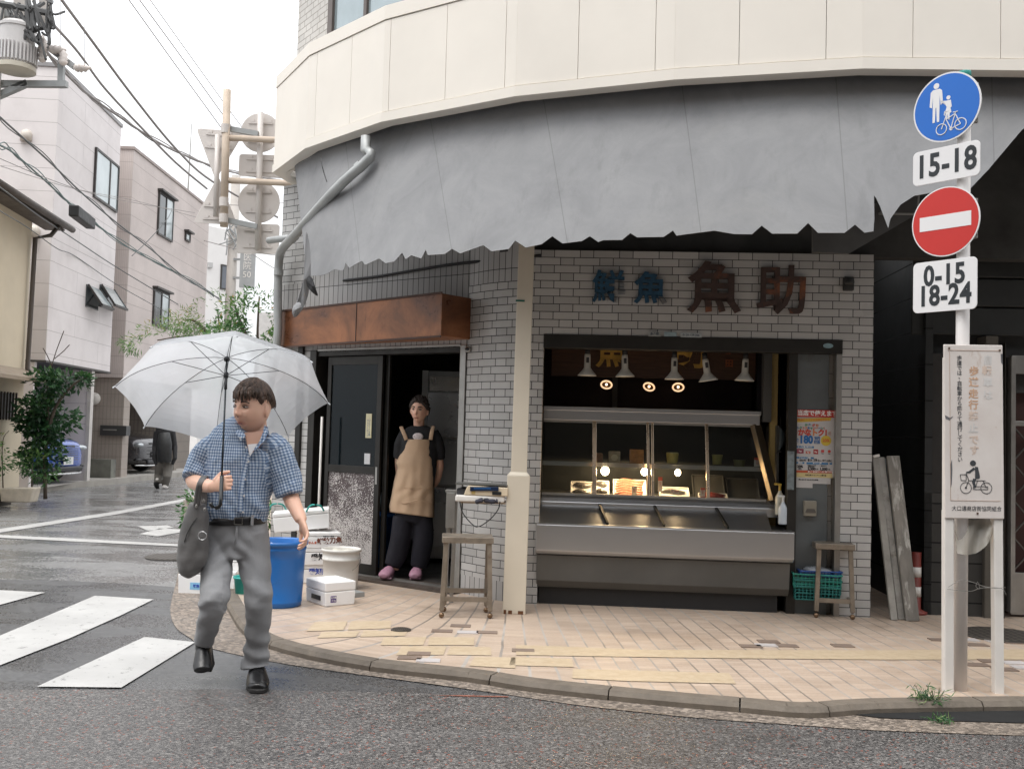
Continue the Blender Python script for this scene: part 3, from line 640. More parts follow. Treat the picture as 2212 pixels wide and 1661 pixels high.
c = t.mix(t.fr(t.noise(7, 8, t.co(scale=(1,1,.16)), .7), .55, .8, 0, .4), c, (.11,.11,.112)); c = t.mix(t.fr(t.noise(1.1, 6, None, .7, 1.), .55, .7, 0, .4), c, (.27,.268,.26))
us = t.n('SeparateXYZ', {0: t.co('UV')}).outputs[0]
seam = t.math('LESS_THAN', t.math('ABSOLUTE', t.math('SUBTRACT', t.math('FRACT', t.math('DIVIDE', us, .94)), .5)), .0035)
c = t.mix(t.math('MULTIPLY', seam, .5), c, (.12,.12,.12)); hgt = t.math('ADD', t.noise(5, 6, t.co(scale=(1,1,.7)), .6, 1.0), t.math('MULTIPLY', seam, -.15))
hgt = t.math('ADD', hgt, t.math('MULTIPLY', t.noise(160, 2), .03))
t.set(col=c, rough=.85, nor=t.bump(hgt, .16, .02)); canvas = t.m
cv_ = g.build('canvas', canvas, awn, smooth=True, thick=.003); es = cv_.modifiers.new('e', 'EDGE_SPLIT'); es.split_angle = R(45)
vt = bpx and [atY(*p, 7.0) for p in [(1756,482),(1756,545),(1834,548),(1981,463),(1986,412),(1940,424)]]
g = MB(); a_ = [Vector((p.x, p.y, p.z)) for p in vt]; b_ = [p + Vector((0,.03,0)) for p in a_]
g.add(a_+b_, [tuple(range(6)), tuple(range(6,12))[::-1]] + [(i,i+6,(i+1)%6+6,(i+1)%6) for i in range(6)]); g.build('bracket_board', M('grey_bracket', (.10,.10,.098), .7, var=.2), awn)
g = MB(); q = [(1898,462),(1982,463),(1985,414)]; a_ = [atY(u,v,6.97) for u,v in q]; b_ = [p+Vector((0,.02,0)) for p in a_]
for i in range(3): g.bar(a_[i], a_[(i+1)%3], .012)
g.build('bracket_frame', M('bracket_edge', (.3,.3,.29), .6), awn)
# roller bar behind
g = MB(); BR = offs(FPs, .5); g.tube([(p.x,p.y,4.02) for p in BR[6:]], .04, 8); g.build('roller_bar', dark_metal, awn, smooth=True)
# torn flaps at the left corner
def flap(pts, Y, name, mat, amp=.05):
    P = [atY(u, v, Y + amp*math.sin(i*2.3)) for i, (u, v) in enumerate(pts)]; c = sum(P, Vector())/len(P) + Vector((.01,-.06,0))
    g = MB(); n = len(P); g.add(P + [c], [(i, (i+1) % n, n) for i in range(n)]); g.build(name, mat, awn, smooth=False, subd=1, thick=.003)
flap([(659,500),(663,545),(664,600),(648,640),(637,662),(632,683),(640,688),(650,672),(662,655),(668,625),(672,598),(672,540),(664,500)], 8.35, 'torn_flap', canvas)
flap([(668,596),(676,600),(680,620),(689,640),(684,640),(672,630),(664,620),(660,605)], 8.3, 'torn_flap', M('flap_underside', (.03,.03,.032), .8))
flap([(632,660),(648,648),(654,664),(643,678),(636,690),(630,676)], 8.3, 'torn_flap', canvas, .03)
# crack lines in the canvas: hanging thread
g = MB(); g.tube([atY(692,342,8.6), atY(696,360,8.55), atY(701,378,8.53), atY(706,393,8.5)], .004, 6); g.build('loose_thread', black_rub, awn)

# ================= SHOP WINDOW
fp = F.px
def FW(u, v, y): x, z = fp(u, v, y); return F.w(x, y, z)
# frame of the opening
g = MB(F.M); zl0 = ZL-.115
g.box(xl, xr, -.01, .12, zl0, ZL-.002); g.build('window_header', dark_metal, shop, bevel=.003)
for (u, v, wd, lab, col, tx) in [(1414,722,.10,'pale worn sticker at the left end of the row above the fish window',(.33,.34,.33),'魚介類'),(1448,722,.10,'light blue sticker in the middle of the row above the fish window',(.28,.37,.40),''),(1493,724,.17,'white phone number sticker at the right end of the row above the fish window',(.42,.45,.46),'0120-129-366'),(1789,747,.06,'oval pale blue sticker on the header above the poster door',(.22,.33,.36),'')]:
    x, z = fp(u, v, -.012); g = MB(F.M)
    if wd == .06: g.prism([(x+.04*math.cos(a*math.pi/8), z+.02*math.sin(a*math.pi/8)) for a in range(16)], -.0135, -.0105)
    else: g.box(x-wd/2, x+wd/2, -.0135, -.0105, z-.018, z+.018)
    o = g.build('sticker', M('sticker_paint', col, .5, var=.15, scale=30), None); tag(o, lab, 'sticker')
    if tx: text(tx, .024, M('sticker_ink', (.03,.05,.08), .6), o, F.M, x, -.0138, z, .0004, fat=.0005, wx=1.0)
# right door part: posts, wall, door
xp = X(1705,900,.1); xd = X(1716,1000,.05); xd2 = X(1790,1000,.05)
g = MB(F.M); g.box(xp-.02, xp+.05, .03, .13, SZ, zl0); g.build('window_post', dark_metal, shop, bevel=.003)
g = MB(F.M); g.box(xr-.045, xr, .0, .1, SZ, zl0); g.build('window_post', alu, shop, bevel=.003)
g = MB(F.M); g.box(X(1787,1200,.12), xr-.04, .13, .14, SZ, zl0); g.build('inner_tile_strip', tiles('inner_white_tile', (.42,.41,.39), (.15,.15,.14), per=.2, row=.2, half=False, offs=0), shop)
g = MB(F.M); g.box(xp+.05, X(1788,1000,.07), .06, .09, SZ, zl0); g.build('grey_side_panel', M('grey_panel', (.105,.115,.118), .45, var=.25, scale=2, dirt=(.06,.06,.055), dk=.6), shop, bevel=.003)
yel = M('yellow_wall', (.42,.31,.12), .7, var=.12, scale=3, dirt=(.25,.17,.07), dk=.65)
g = MB(F.M); xw = X(1662,900,.55); g.box(xw, xp-.02, .50, .56, .3, zl0+.2); g.build('yellow_wall_strip', yel, shop)
g = MB(F.M); g.box(xw-.07, xw, .46, .56, 1.6, zl0+.2); g.build('inner_post', M('inner_post_grey', (.10,.10,.095), .6), shop)
# interior back surfaces seen over the case
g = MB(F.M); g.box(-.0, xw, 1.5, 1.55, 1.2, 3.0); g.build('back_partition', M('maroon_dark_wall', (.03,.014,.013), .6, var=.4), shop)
for u in (1328, 1640):
    g = MB(F.M); x, _ = fp(u, 860, 1.45); g.box(x-.025, x+.025, 1.44, 1.49, 1.3, 2.4); g.build('wall_batten', M('batten', (.09,.09,.09), .5), shop)
# signboard inside
xa_, za_ = fp(1192,742,.9); xb_, zb_ = fp(1632,822,.9)
sb = thing('shop_signboard', 'brown wooden signboard with golden characters hanging behind the window lamps', 'signboard', F.w((xa_+xb_)/2,.9,zb_))
wd = M('dark_brown_board', (.085,.038,.018), .5, var=.35, scale=6, stretch=(1,1,12)); g = MB(F.M); g.box(xa_, xb_, .9, .93, zb_, za_+.08); g.build('board', wd, sb, bevel=.004)
gold = M('gold_characters', (.62,.36,.07), .5, .1, var=.25, scale=12)
tx_, tz = fp(1322,772,.89); text('魚', .30, gold, sb, F.M, tx_, .888, tz+.03, .006, fat=.006, name='character')
tx_, tz = fp(1489,772,.89); text('助', .32, gold, sb, F.M, tx_, .888, tz+.03, .006, fat=.007, name='character')
redg = M('red_stamp', (.32,.09,.03), .6)
for v_, ch in ((758,'鮮'),(786,'田')): tx_, tz = fp(1575,v_,.89); text(ch, .075, redg, sb, F.M, tx_, .888, tz, .003, fat=.002, name='character')
# four big characters on the tiles over the window
blue_m = M('blue_sign_paint', (.014,.062,.115), .5, var=.35, scale=20, dirt=(.05,.035,.03), dk=.62, ds=12); rust_m = M('rust_sign_paint', (.055,.032,.026), .6, var=.3, scale=16, dirt=(.30,.10,.035), dk=.5, ds=4)
for u, v, ch, sz, m_, ft in ((1315,624,'鮮',.28,blue_m,.004),(1405,627,'魚',.27,blue_m,.006),(1543,629,'魚',.44,rust_m,.008),(1690,634,'助',.42,rust_m,.006)):
    x, z = fp(u, v, -.03); o = text(ch, sz, m_, shop, F.M, x, -.022, z, .014, fat=ft, name='sign_character')
    tag(o, 'blue sign character' if m_ is blue_m else 'rusty red sign character')
x, z = fp(1833,612,-.03); g = MB(F.M); g.box(x-.04,x+.04,-.05,0,z-.06,z+.05); g.lathe([(.03,0),(.04,.02),(.03,.06)], c=(x,-.06,z-.02), seg=14); g.build('wall_lamp', M('dark_lamp', (.03,.03,.028), .6), shop, bevel=.006)
# ---- hanging lamps
lampw = M('lamp_enamel', (.62,.60,.54), .35, var=.06); cord_m = black_rub
def lamp_at(u, v, y): x, z = fp(u, v, y); return F.w(x, y, z)
lroot = thing('hanging_lamp', 'white cone lamp over the fish case, furthest left of the five', 'lamp', lamp_at(1268,812,.25), group='white cone lamps hanging over the fish case')
lo = lroot.location
MT = Matrix.Translation(lo)
g = MB(MT); g.lathe([(.080,0),(.081,.004),(.066,.022),(.045,.046),(.028,.07),(.0265,.16),(.024,.185),(.012,.19)], seg=28); o = g.build('lamp_shade', lampw, lroot, smooth=True)
g = MB(MT); g.tube([(0,0,.185),(0,0,.24)], .022, 12); g.build('socket', black_rub, lroot, smooth=True)
g = MB(MT); g.tube([(0,0,.24),(.004,.0,.34),(0,.01,.5)], .004, 6); g.build('cord', cord_m, lroot)
g = MB(MT); g.box(-.012,.012,-.029,-.0265,.11,.155); g.build('rating_label', M('label_black', (.03,.03,.03), .5), lroot)
labs = ['white cone lamp over the fish case, second from the left', 'white cone lamp over the fish case, the middle one of the five', 'white cone lamp over the fish case tilted to the left, second from the right', 'white cone lamp over the fish case, nearest the yellow wall']
for (u, v, tl), lb in zip(((1350,814,.03),(1456,820,0),(1530,823,.16),(1608,823,-.04)), labs):
    c = dup(lroot, lamp_at(u, v, .25), 0, lb); c.matrix_basis = Matrix.Translation(lamp_at(u, v, .25)) @ Matrix.Rotation(-tl, 4, 'Y')
# ---- glowing rings added to imitate round lamp reflections in the dark glass
reflection_rim_m = M('ring_reflection_rim', (.75,.52,.35), .25, .9)
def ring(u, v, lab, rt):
    x, z = fp(u, v, 1.2); p = F.w(x, 1.2, z); t = thing('ring_reflection', lab, 'lamp', p, group='round glowing rings imitating reflections behind the hanging lamps')
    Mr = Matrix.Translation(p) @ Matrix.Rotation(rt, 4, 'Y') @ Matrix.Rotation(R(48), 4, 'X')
    g = MB(Mr); g.tube([(.050*math.cos(a*math.pi/14), .050*math.sin(a*math.pi/14), 0) for a in range(28)], .0075, 8, closed=True, ref=(0,0,1)); g.build('rim', emit('ring_reflection_glow', (.95,.62,.36), .9), t, smooth=True)
    g = MB(Mr); g.lathe([(.046,-.004),(.03,-.012),(.0,-.013)], seg=20); g.build('ring_centre', M('dim_ring_centre', (.2,.12,.06), .3, .6), t)
    g = MB(Mr); g.ell((0,0,.004), (.012,.012,.012), 10, 6); g.build('orb', emit('ring_orb_glow', (1,.75,.5), 2.5), t)
ring(1310,831,'glowing ring imitating a lamp reflection below the left pair of hanging lamps',0); ring(1402,835.5,'glowing ring imitating a lamp reflection between the second and third hanging lamps',.15); ring(1465,836.5,'glowing ring imitating a lamp reflection, tilted under the middle hanging lamp',-.2)
# ---- refrigerated display counter (F frame, y inward)
dc = thing('display_counter', 'stainless steel fish display counter with sloping glass case', 'display case', F.w(1.0,-.1,SZ))
cx0 = X(1157,1160,-.1); cx1 = X(1716,1190,-.1)
def zz_(u, v, y): return fp(u, v, y)[1]
zt0 = zz_(1430,1141,-.1); zb0 = zz_(1430,1206,-.1)
g = MB(F.M); g.prism([(-.10,zt0),(-.10,zb0+.03),(-.075,zb0-.0),(.0,zb0-.015),(.0,zt0)], cx0, cx1, 0, Matrix(((0,1,0,0),(1,0,0,0),(0,0,1,0),(0,0,0,1))))
g.build('front_bumper', steel, dc, bevel=.006, fixn=True)
g = MB(F.M); g.prism([(-.045,zb0-.01),(-.03,.26),(.02,.20),(.7,.20),(.7,zb0-.01)], cx0+.01, cx1-.02, 0, Matrix(((0,1,0,0),(1,0,0,0),(0,0,1,0),(0,0,0,1))))
g.build('lower_body', steel_dull, dc, bevel=.004, fixn=True)
g = MB(F.M); g.box(cx0+.03,cx1-.1,.05,.6,SZ,.2); g.build('plinth', black_rub, dc)
# well with pans
g = MB(F.M); wy0, wy1 = .0, .26; gz0 = zz_(1400,1073,.30); zwb = gz0-.085; g.prism([(-.0,zt0-.005),(-.0,zt0-.02),(.27,zwb-.02),(.27,zwb)], cx0, cx1-.16, 0, Matrix(((0,1,0,0),(1,0,0,0),(0,0,1,0),(0,0,0,1)))); 
g.box(cx0,cx1,-.098,-.0,zt0,zt0+.006); g.box(cx0,cx0+.03,0,wy1,zt0-.06,zt0+.004); g.box(cx1-.16,cx1,.002,wy1+.25,zt0-.06,zt0+.006)
g.build('ice_well', steel, dc, fixn=True)
for u in (1303, 1424, 1560):
    x = X(u,1115,.1); g = MB(F.M); g.bar((x-.03,.25,zwb+.012),(x+.035,.005,zt0+.012), .018, .02); g.build('pan_divider', dark_metal, dc)
# sill, slanted glass frame
gz0 = zz_(1400,1073,.30); gz1 = zz_(1400,908,.50); cxr0 = X(1655,1078,.3); cxr1 = X(1625,908,.5)
g = MB(F.M); g.prism([(.26,zwb-.05),(.26,zwb+.02),(.285,gz0-.03),(.32,gz0),(.5,gz0),(.5,zwb-.05)], cx0, cxr0+.09, 0, Matrix(((0,1,0,0),(1,0,0,0),(0,0,1,0),(0,0,0,1)))); g.build('sill', steel, dc, bevel=.004, fixn=True)
rz0 = zz_(1400,912,.5); rz1 = zz_(1400,884,.5)
g = MB(F.M); g.box(cx0-.05, cxr1+.06, .47, .95, rz0, rz1); g.box(cx0-.05, cxr1+.07, .46, .50, rz1-.03, rz1+.006); g.build('top_rail', steel, dc, bevel=.004)
P0 = lambda x: Vector((x,.31,gz0)); P1_ = lambda x: Vector((x,.50,rz0))
for (ub, ut, w_) in ((1283.7,1284,.035),(1401,1399,.022),(1410,1409,.022),(1530,1526,.028)):
    g = MB(F.M); g.bar(P0(X(ub,1073,.31)), P1_(X(ut,908,.5)), w_, .02); g.build('mullion', M('case_mullion', (.38,.30,.22), .25, .9), dc, bevel=.003)
g = MB(F.M); g.bar(P0(cx0), P0(cxr0), .02, .02); g.bar(P1_(cx0)+Vector((0,0,-.01)), P1_(cxr1)+Vector((0,0,-.01)), .02, .02); g.build('glass_rails', alu, dc)
xR0 = X(1690,1085,.3); xR1 = X(1650,905,.5); g = MB(F.M); g.bar(P0(xR0-.06), P1_(xR1-.07), .085, .05); g.build('case_end_frame', M('brass_tinted_steel', (.20,.165,.12), .4, .8), dc, bevel=.004)
g = MB(F.M); q = [P0(cx0), P0(xR0-.12), P1_(xR1-.1), P1_(cx0)]; g.poly(q); g.build('case_glass', glass('case_glass', (.78,.83,.81), .20, .02, (.02,.02,.02)), dc)
g = MB(F.M); zsh = zz_(1400,1003,.55); g.box(cx0, xR1, .50, .8, zsh-.012, zsh); g.box(cx0, xR1, .485, .50, zsh-.03, zsh+.006); g.build('shelf', steel, dc)
g = MB(F.M); g.box(cx0, xR0-.05, .5, .95, gz0-.02, gz0-.0); g.build('case_floor', steel_dull, dc)
g = MB(F.M); g.box(cx0, xR0-.05, .93, .95, gz0, rz0); g.build('case_back', M('case_back', (.022,.024,.022), .4, .3), dc)
g = MB(F.M); g.box(cx0-.01, cx0, .3, .95, gz0, rz0); g.build('case_side', M('case_side', (.06,.06,.055), .5), dc); g = MB(F.M); g.box(xR0-.03, xR0-.01, .42, .95, gz0, rz0); g.build('case_side', M('case_side', (.06,.06,.055), .5), dc)
# glowing orbs and point lights added for lamp reflections in the case glass
for (u, v, r_, e_, lab) in ((1307,1017,.036,8.,'brightest bare bulb imitating a lamp reflection in the second bay of the fish case'),(1392,1019,.030,5,'glowing bulb imitating a lamp reflection beside the middle mullion of the fish case'),(1464,1021,.026,3.5,'smaller glowing bulb imitating a lamp reflection in the third bay of the fish case')):
    x, z = fp(u, v, .56); p = F.w(x, .56, z); t = thing('reflection_orb', lab, 'orb', p, group='warm glows imitating lamp reflections in the fish case')
    g = MB(Matrix.Translation(p)); g.ell((0,0,0), (r_,r_,r_*1.1), 20, 12); g.build('orb_ball', emit('reflection_glow', (1,.74,.45), 30), t, smooth=True)
    g = MB(Matrix.Translation(p)); g.tube([(0,0,r_*.8),(0,0,r_+.035)], .012, 10); g.build('orb_cap', white_pl, t)
    l = bpy.data.lights.new('reflection_light', 'POINT'); l.energy = e_; l.color = (1,.66,.36); l.shadow_soft_size = r_; lo_ = bpy.data.objects.new('reflection_light', l); COL.objects.link(lo_); lo_.location = F.w(x, .56, z); lo_.parent = t; lo_.matrix_parent_inverse = t.matrix_basis.inverted()
    for o in kids(t):
        if o.name.startswith('orb_ball'): o.visible_shadow = True
    lo_.location = F.w(x, .50, z-.0)
# goods
def item(name, lab, cat, u, v, y, group=None): x, z = fp(u, v, y); p = F.w(x, y, z); return thing(name, lab, cat, p, math.atan2(F.ex.y, F.ex.x), group), p
paper_w = M('tray_white', (.72,.70,.66), .45)
def tray(u, v, y, w_, d_, mat, lab, fill=None, cat='tray', tilt=.35, group='fish trays in the case', name='fish_tray'):
    t, p = item(name, lab, cat, u, v, y, group); T = Matrix.Rotation(tilt, 4, 'X')
    g = MB(T); h = .022
    g.box(-w_/2,w_/2,-d_/2,d_/2,0,.004); g.bar((-w_/2,-d_/2,h/2),(w_/2,-d_/2,h/2),.008,h); g.bar((-w_/2,d_/2,h/2),(w_/2,d_/2,h/2),.008,h); g.bar((-w_/2,-d_/2,h/2),(-w_/2,d_/2,h/2),.008,h); g.bar((w_/2,-d_/2,h/2),(w_/2,d_/2,h/2),.008,h)
    g.build('tray', mat, t, local=True, bevel=.002)
    if fill: fill(t, T, w_, d_)
    return t
salmon = M('salmon_flesh', (.50,.20,.13), .35, var=.35, scale=40, dirt=(.62,.42,.34), dk=.55, ds=30); silver = M('silver_fish', (.16,.15,.14), .25, .4, var=.6, scale=25); dkred = M('dark_red_fish', (.25,.05,.04), .3, var=.4, scale=30)
def fish_fill(mat, rows, vert=False, big=1.):
    def f(t, T, w_, d_):
        for i in range(rows):
            g = MB(T); y = -d_/2 + d_*(i+.5)/rows; x = random.uniform(-.01,.01)
            pts = [(-w_*.42+x, y, .014),(-w_*.2, y+.01, .02),(w_*.1, y-.006, .022),(w_*.42+x, y, .014)]
            g.tube(catm(pts,4), [(.003+.012*big*math.sin(math.pi*(k+.6)/13.5)) for k in range(13)], 8, ref=(0,0,1)); g.build('fish', mat, t, local=True, smooth=True)
    return f
yt = .60
tray(1257,1059,yt,.19,.17,paper_w,'white tray with a dark silver fish in the left bay of the case',fish_fill(silver,2,big=1.8),tilt=.75)
tray(1300,1057,yt,.12,.17,paper_w,'half hidden white tray with dark fish behind the first mullion',fish_fill(silver,2,big=1.5),tilt=.75)
tray(1360,1058,yt,.28,.20,paper_w,'large tray of pink salmon slices in the second bay of the case',fish_fill(salmon,7,big=1.2),tilt=.8)
tray(1456,1066,yt-.06,.25,.14,paper_w,'white tray with small shellfish pack and price card in the third bay',fish_fill(silver,1,big=1.4),tilt=.5)
tray(1540,1075,yt-.1,.24,.09,paper_w,'low white tray of red fish fillets by the third mullion',fish_fill(dkred,2,big=1.3),tilt=.4)
gt = M('grey_tray', (.10,.10,.095), .35, .3)
tray(1530,1055,yt+.08,.27,.28,gt,'empty dark tray leaning in the right bay next to the red fillets',tilt=.8); tray(1605,1062,yt+.08,.27,.28,gt,'empty dark tray at the right end of the fish case',tilt=.8)
def card(u, v, y, w_, h_, col, lab, tx='', topc=None):
    t, p = item('price_card', lab, 'price card', u, v, y, 'price cards in the fish case'); g = MB(); g.box(-w_/2,w_/2,-.001,.001,-h_/2,h_/2); g.build('card', M('card', col, .6), t, local=True)
    if topc: g = MB(); g.box(-w_/2,w_/2,-.002,-.001,h_/2-h_*.25,h_/2); g.build('card_heading', M('card_top', topc, .6), t, local=True)
    if tx: text(tx, w_*.45, M('card_ink', (.35,.03,.03), .6), t, Matrix(), 0, -.0013, -.0, .0003, local=True, name='card_writing', line=.9)
card(1370,1060,.48,.045,.08,(.62,.55,.45),'small cream price card on the salmon slices','鮭\n切')
card(1426,1046,.46,.036,.125,(.62,.55,.5),'tall narrow price card with red top left of the shellfish tray','本\nま\nぐ',(.55,.10,.07))
card(1458,1062,.44,.075,.035,(.6,.58,.52),'wide white price card on the shellfish tray','¥280')
card(1518,1063,.42,.04,.075,(.62,.55,.5),'price card with red top beside the red fillets','刺\n身',(.55,.10,.07))
card(1636,998,.52,.055,.075,(.52,.5,.48),'white price card with red heading on the shelf at the right','特\n価',(.5,.08,.06))
# packs and tubs on the shelf
def tub(u, v, r, h, mat, lab, lid=None):
    t, p = item('tub', lab, 'tub', u, v, .60, 'tubs on the case shelf'); g = MB(); g.lathe([(r*.85,0),(r,h*.85),(r*1.05,h*.86),(r*1.05,h)], seg=20); g.build('tub_body', mat, t, local=True, smooth=False, bevel=.003)
    if lid: g = MB(); g.lathe([(r*1.0,h),(r*.98,h+.006),(r*.9,h+.008)], seg=20); g.build('lid', lid, t, local=True)
ytub = M('yellow_tub', (.50,.43,.14), .45); tub(1452,1000,.052,.085,ytub,'yellow tub standing on the shelf in the third bay',M('yellow_lid', (.55,.50,.25), .4)); 
text('みそ', .035, M('tub_ink', (.06,.05,.02), .6), [o for o in COL.objects if o.name.startswith('tub_body')][-1], Matrix.Translation(lamp_at(1452,985,.545)), 0, 0, 0, .0005, name='tub_writing')
tub(1549,1003,.045,.085,M('olive_tub', (.25,.24,.08), .5),'dim olive tub on the shelf right of the third mullion'); tub(1597,1008,.05,.06,M('dark_olive_tub', (.13,.13,.05), .5),'low dark tub next to the red headed price card')
def pack(u, v, w_, h_, col, lab, disc=None):
    t, p = item('food_pack', lab, 'pack', u, v, .60, 'food packs on the case shelf'); g = MB(Matrix.Rotation(-.25,4,'X')); n = 8
    g.box(-w_/2,w_/2,-.012,.012,0,h_); g.build('pack_film', M('pack_film', col, .2, var=.3, scale=25, coat=.6), t, local=True, bevel=.008)
    if disc: g = MB(Matrix.Rotation(-.25,4,'X')); g.lathe([(.03,-.015),(.034,-.013),(.033,-.012)], c=(0,0,h_*.45), M=Matrix.Rotation(R(90),3,'X'), seg=18); g.ell((.0,-.014,h_*.45),(.03,.006,.03)); g.build('round_label', M('pack_label', disc, .5), t, local=True)
pack(1293,1000,.07,.09,(.25,.13,.07),'brown food pack at the left end of the lit shelf'); pack(1327,1001,.105,.11,(.42,.36,.26),'pale food pack with round cream label on the shelf',(.62,.56,.42)); pack(1375,1002,.125,.13,(.42,.20,.06),'large orange food pack on the shelf right of the cream one')
# soap bottles
def bottle(u, v, y, h, col, cap, lab):
    x, z = fp(u, v, y); t = thing('spray_bottle', lab, 'bottle', F.w(x, y, z), 0)
    g = MB(); g.lathe([(.034,0),(.037,.01),(.037,h*.55),(.02,h*.68),(.014,h*.72),(.014,h*.76)], seg=20); g.build('bottle_body', M('bottle_body', col, .25, var=.05), t, local=True, smooth=True)
    g = MB(); g.tube([(0,0,h*.74),(0,0,h*.95)], .011, 10); g.bar((.012,0,h*.95),(-.045,0,h*.97), .018, .016); g.build('pump', M('pump', cap, .4), t, local=True, bevel=.002)
bottle(1691,1132,.06,.235,(.50,.55,.60),(.62,.62,.60),'translucent pump bottle standing on the right end of the counter'); bottle(1684,1112,.16,.26,(.52,.5,.42),(.5,.33,.05),'spray bottle with yellow trigger behind the pump bottle')
# fish ornament hanging on the yellow wall
x, z = fp(1686,950,.35); t = thing('fish_ornament', 'dark hanging fish ornament in front of the yellow wall', 'ornament', F.w(x,.35,z)); g = MB(); g.tube(catm([(0,0,.10),(.012,0,.05),(.01,0,-.03),(-.01,0,-.085)],5), [(.004+.02*math.sin(math.pi*min(1,(k+1)/16)), .010) for k in range(16)], 10); g.build('fish_body', M('ornament_dark', (.02,.03,.035), .5), t, local=True, smooth=True)
g = MB(); g.prism([(-.01,-.075),(.012,-.105),(.004,-.11),(-.012,-.10),(-.035,-.118),(-.03,-.10)], -.004, .004); g.prism([(.028,.02),(.045,-.01),(.024,-.01)], -.003,.003); g.build('fins', black_paint, t, local=True)
g = MB(); g.tube([(0,0,.10),(0,0,.20)], .0015, 5); g.build('string', black_rub, t, local=True)
# hand dispenser
x, z = fp(1748,1098,.05); t = thing('wall_dispenser', 'beige plastic dispenser box on the grey panel under the poster', 'dispenser', F.w(x,.04,z-.06)); g = MB(); g.box(-.05,.05,-.03,.02,.0,.125); g.build('case', M('beige_dispenser', (.22,.20,.16), .5), t, local=True, bevel=.008); g = MB(); g.prism([(-.045,0.03),(.045,.03),(.03,.06),(-.03,.06)], -.036,-.028); g.build('tray_lip', M('dispenser_dark', (.09,.08,.07), .5), t, local=True)
# ---- poster
x0, z0 = fp(1714,884,.045); x1, z1 = fp(1806,884,.045); _, zb1 = fp(1714,1030,.045); W_ = x1-x0
po = thing('poster', 'white campaign poster with red banner heading taped on the grey panel', 'poster', F.w((x0+x1)/2,.04,z0-.3))
pc = M('poster_paper', (.47,.455,.445), .5, var=.03); yb = .056
def pr(xa, xb, za, zb, col, y=.0545, name='printed_area'):
    g = MB(F.M); g.box(x0+xa*W_, x0+xb*W_, y, y+.0007, z0-zb, z0-za); return g.build(name, M('print', col, .5, var=.05), po)
HH = z0 - zb1
g = MB(F.M); g.box(x0, x0+W_*.97, yb, yb+.002, z0-HH, z0-.03); g.build('sheet', pc, po)
pr(0,1.0,0,.06*1.0,(.42,.045,.035),.050,'red_banner'); pr(0,.94,HH-.035,HH,(.55,.45,.22)); pr(0,.035,HH*.62,HH,(.55,.45,.22)); pr(.03,.93,HH-.055,HH-.037,(.45,.08,.03),.0538)
g = MB(F.M); g.box(x0-.005, x0+W_*.48, yb, yb+.001, z0-HH-.085, z0-HH); g.box(x0+W_*.48, x0+W_*.9, yb, yb+.001, z0-HH-.05, z0-HH); g.build('lower_sheet', pc, po)
ink = lambda n, c: M('ink_'+n, c, .6, var=.02)
iw, ir, ib, ik, io_, iy = ink('white',(.75,.75,.72)), ink('red',(.48,.06,.04)), ink('blue',(.02,.12,.32)), ink('black',(.02,.02,.025)), ink('orange',(.55,.16,.04)), ink('yellow',(.55,.40,.05))
def pt_(s, sz, m, xx, zz, fat=.001, wx=1., rot=0, al='CENTER', y=.0535): return text(s, sz, m, po, F.M, x0+xx*W_, y, z0-zz, .0003, fat=fat, wx=wx, rot=rot, align=al, name='printed_text')
pt_('当店で使えます', .047, iw, .57, .030, .0014, wx=.98, y=.0495)
g = MB(F.M); g.prism([(x0+.05*W_, z0-.105),(x0+.88*W_, z0-.085),(x0+.90*W_, z0-.060),(x0+.05*W_, z0-.075)], .0538, .0545); g.build('yellow_ribbon', iy, po)
pt_('対象店舗でスマホ決済を使おう', .021, io_, .46, .083, .0006, rot=R(1.5), wx=.92, y=.0532)
gr = ink('green',(.04,.22,.10)); pt_('か', .022, gr, .31, .125, .0012); pt_('な', .022, ib, .395, .125, .0012); pt_('が', .022, ir, .485, .125, .0012); pt_('わ', .022, io_, .57, .126, .0012)
for i, ch in enumerate('トクトクキャンペーン！'): pt_(ch, .022, (ib, gr, ir, io_)[i % 4], .12+.063*i, .150, .0012)
for i, ch in enumerate('かなトク！'): pt_(ch, .058, (ir, ir, io_, ir, ir)[i], .20+.155*i, .188, .0030, wx=.95)
for sgn, xc in ((-1,.09),(1,.86)):
    g = MB(F.M)
    for a in (-40,-20,0,20,40):
        ca, sa = math.cos(R(a))*sgn, math.sin(R(a)); g.bar((x0+xc*W_+ca*-.01, .0535, z0-.188+sa*.012), (x0+xc*W_+ca*.014, .0535, z0-.188+sa*.026), .0015, .0015)
    g.build('burst_lines', io_, po)
pt_('180', .085, ib, .31, .245, .0045, wx=.86); pt_('最大', .018, ib, .09, .242, .0008); pt_('総額', .018, ib, .09, .262, .0008); pt_('億円', .030, ib, .57, .232, .0012, wx=.8); pt_('相当', .030, ib, .57, .262, .0012, wx=.8)
g = MB(F.M); g.prism([(x0+.78*W_+.042*math.cos(a*math.pi/12), z0-.247+.042*math.sin(a*math.pi/12)) for a in range(24)], .0537, .0545); g.build('yellow_disc', iy, po); pt_('20%', .034, io_, .78, .247, .0014, y=.0530)
pr(.09,.50,.295,.310,(.04,.16,.33)); pr(.09,.50,.383,.398,(.04,.16,.33)); pr(.09,.28,.425,.439,(.04,.16,.33)); pr(.33,.84,.425,.441,(.04,.16,.33)); pr(.87,.93,.425,.439,(.04,.16,.33))
for s_, xx, zz in (('おトクに買い物しよう',.29,.3025),('キャンペーン期間',.29,.3905),('還元率',.185,.432),('ポイント上限',.58,.433)): pt_(s_, .0115, iw, xx, zz, .0004, y=.0530)
pr(.10,.26,.318,.356,(.25,.05,.08)); pr(.31,.42,.336,.356,(.48,.10,.06)); pr(.49,.60,.320,.358,(.33,.04,.04)); pr(.67,.74,.322,.343,(.48,.07,.07)); 
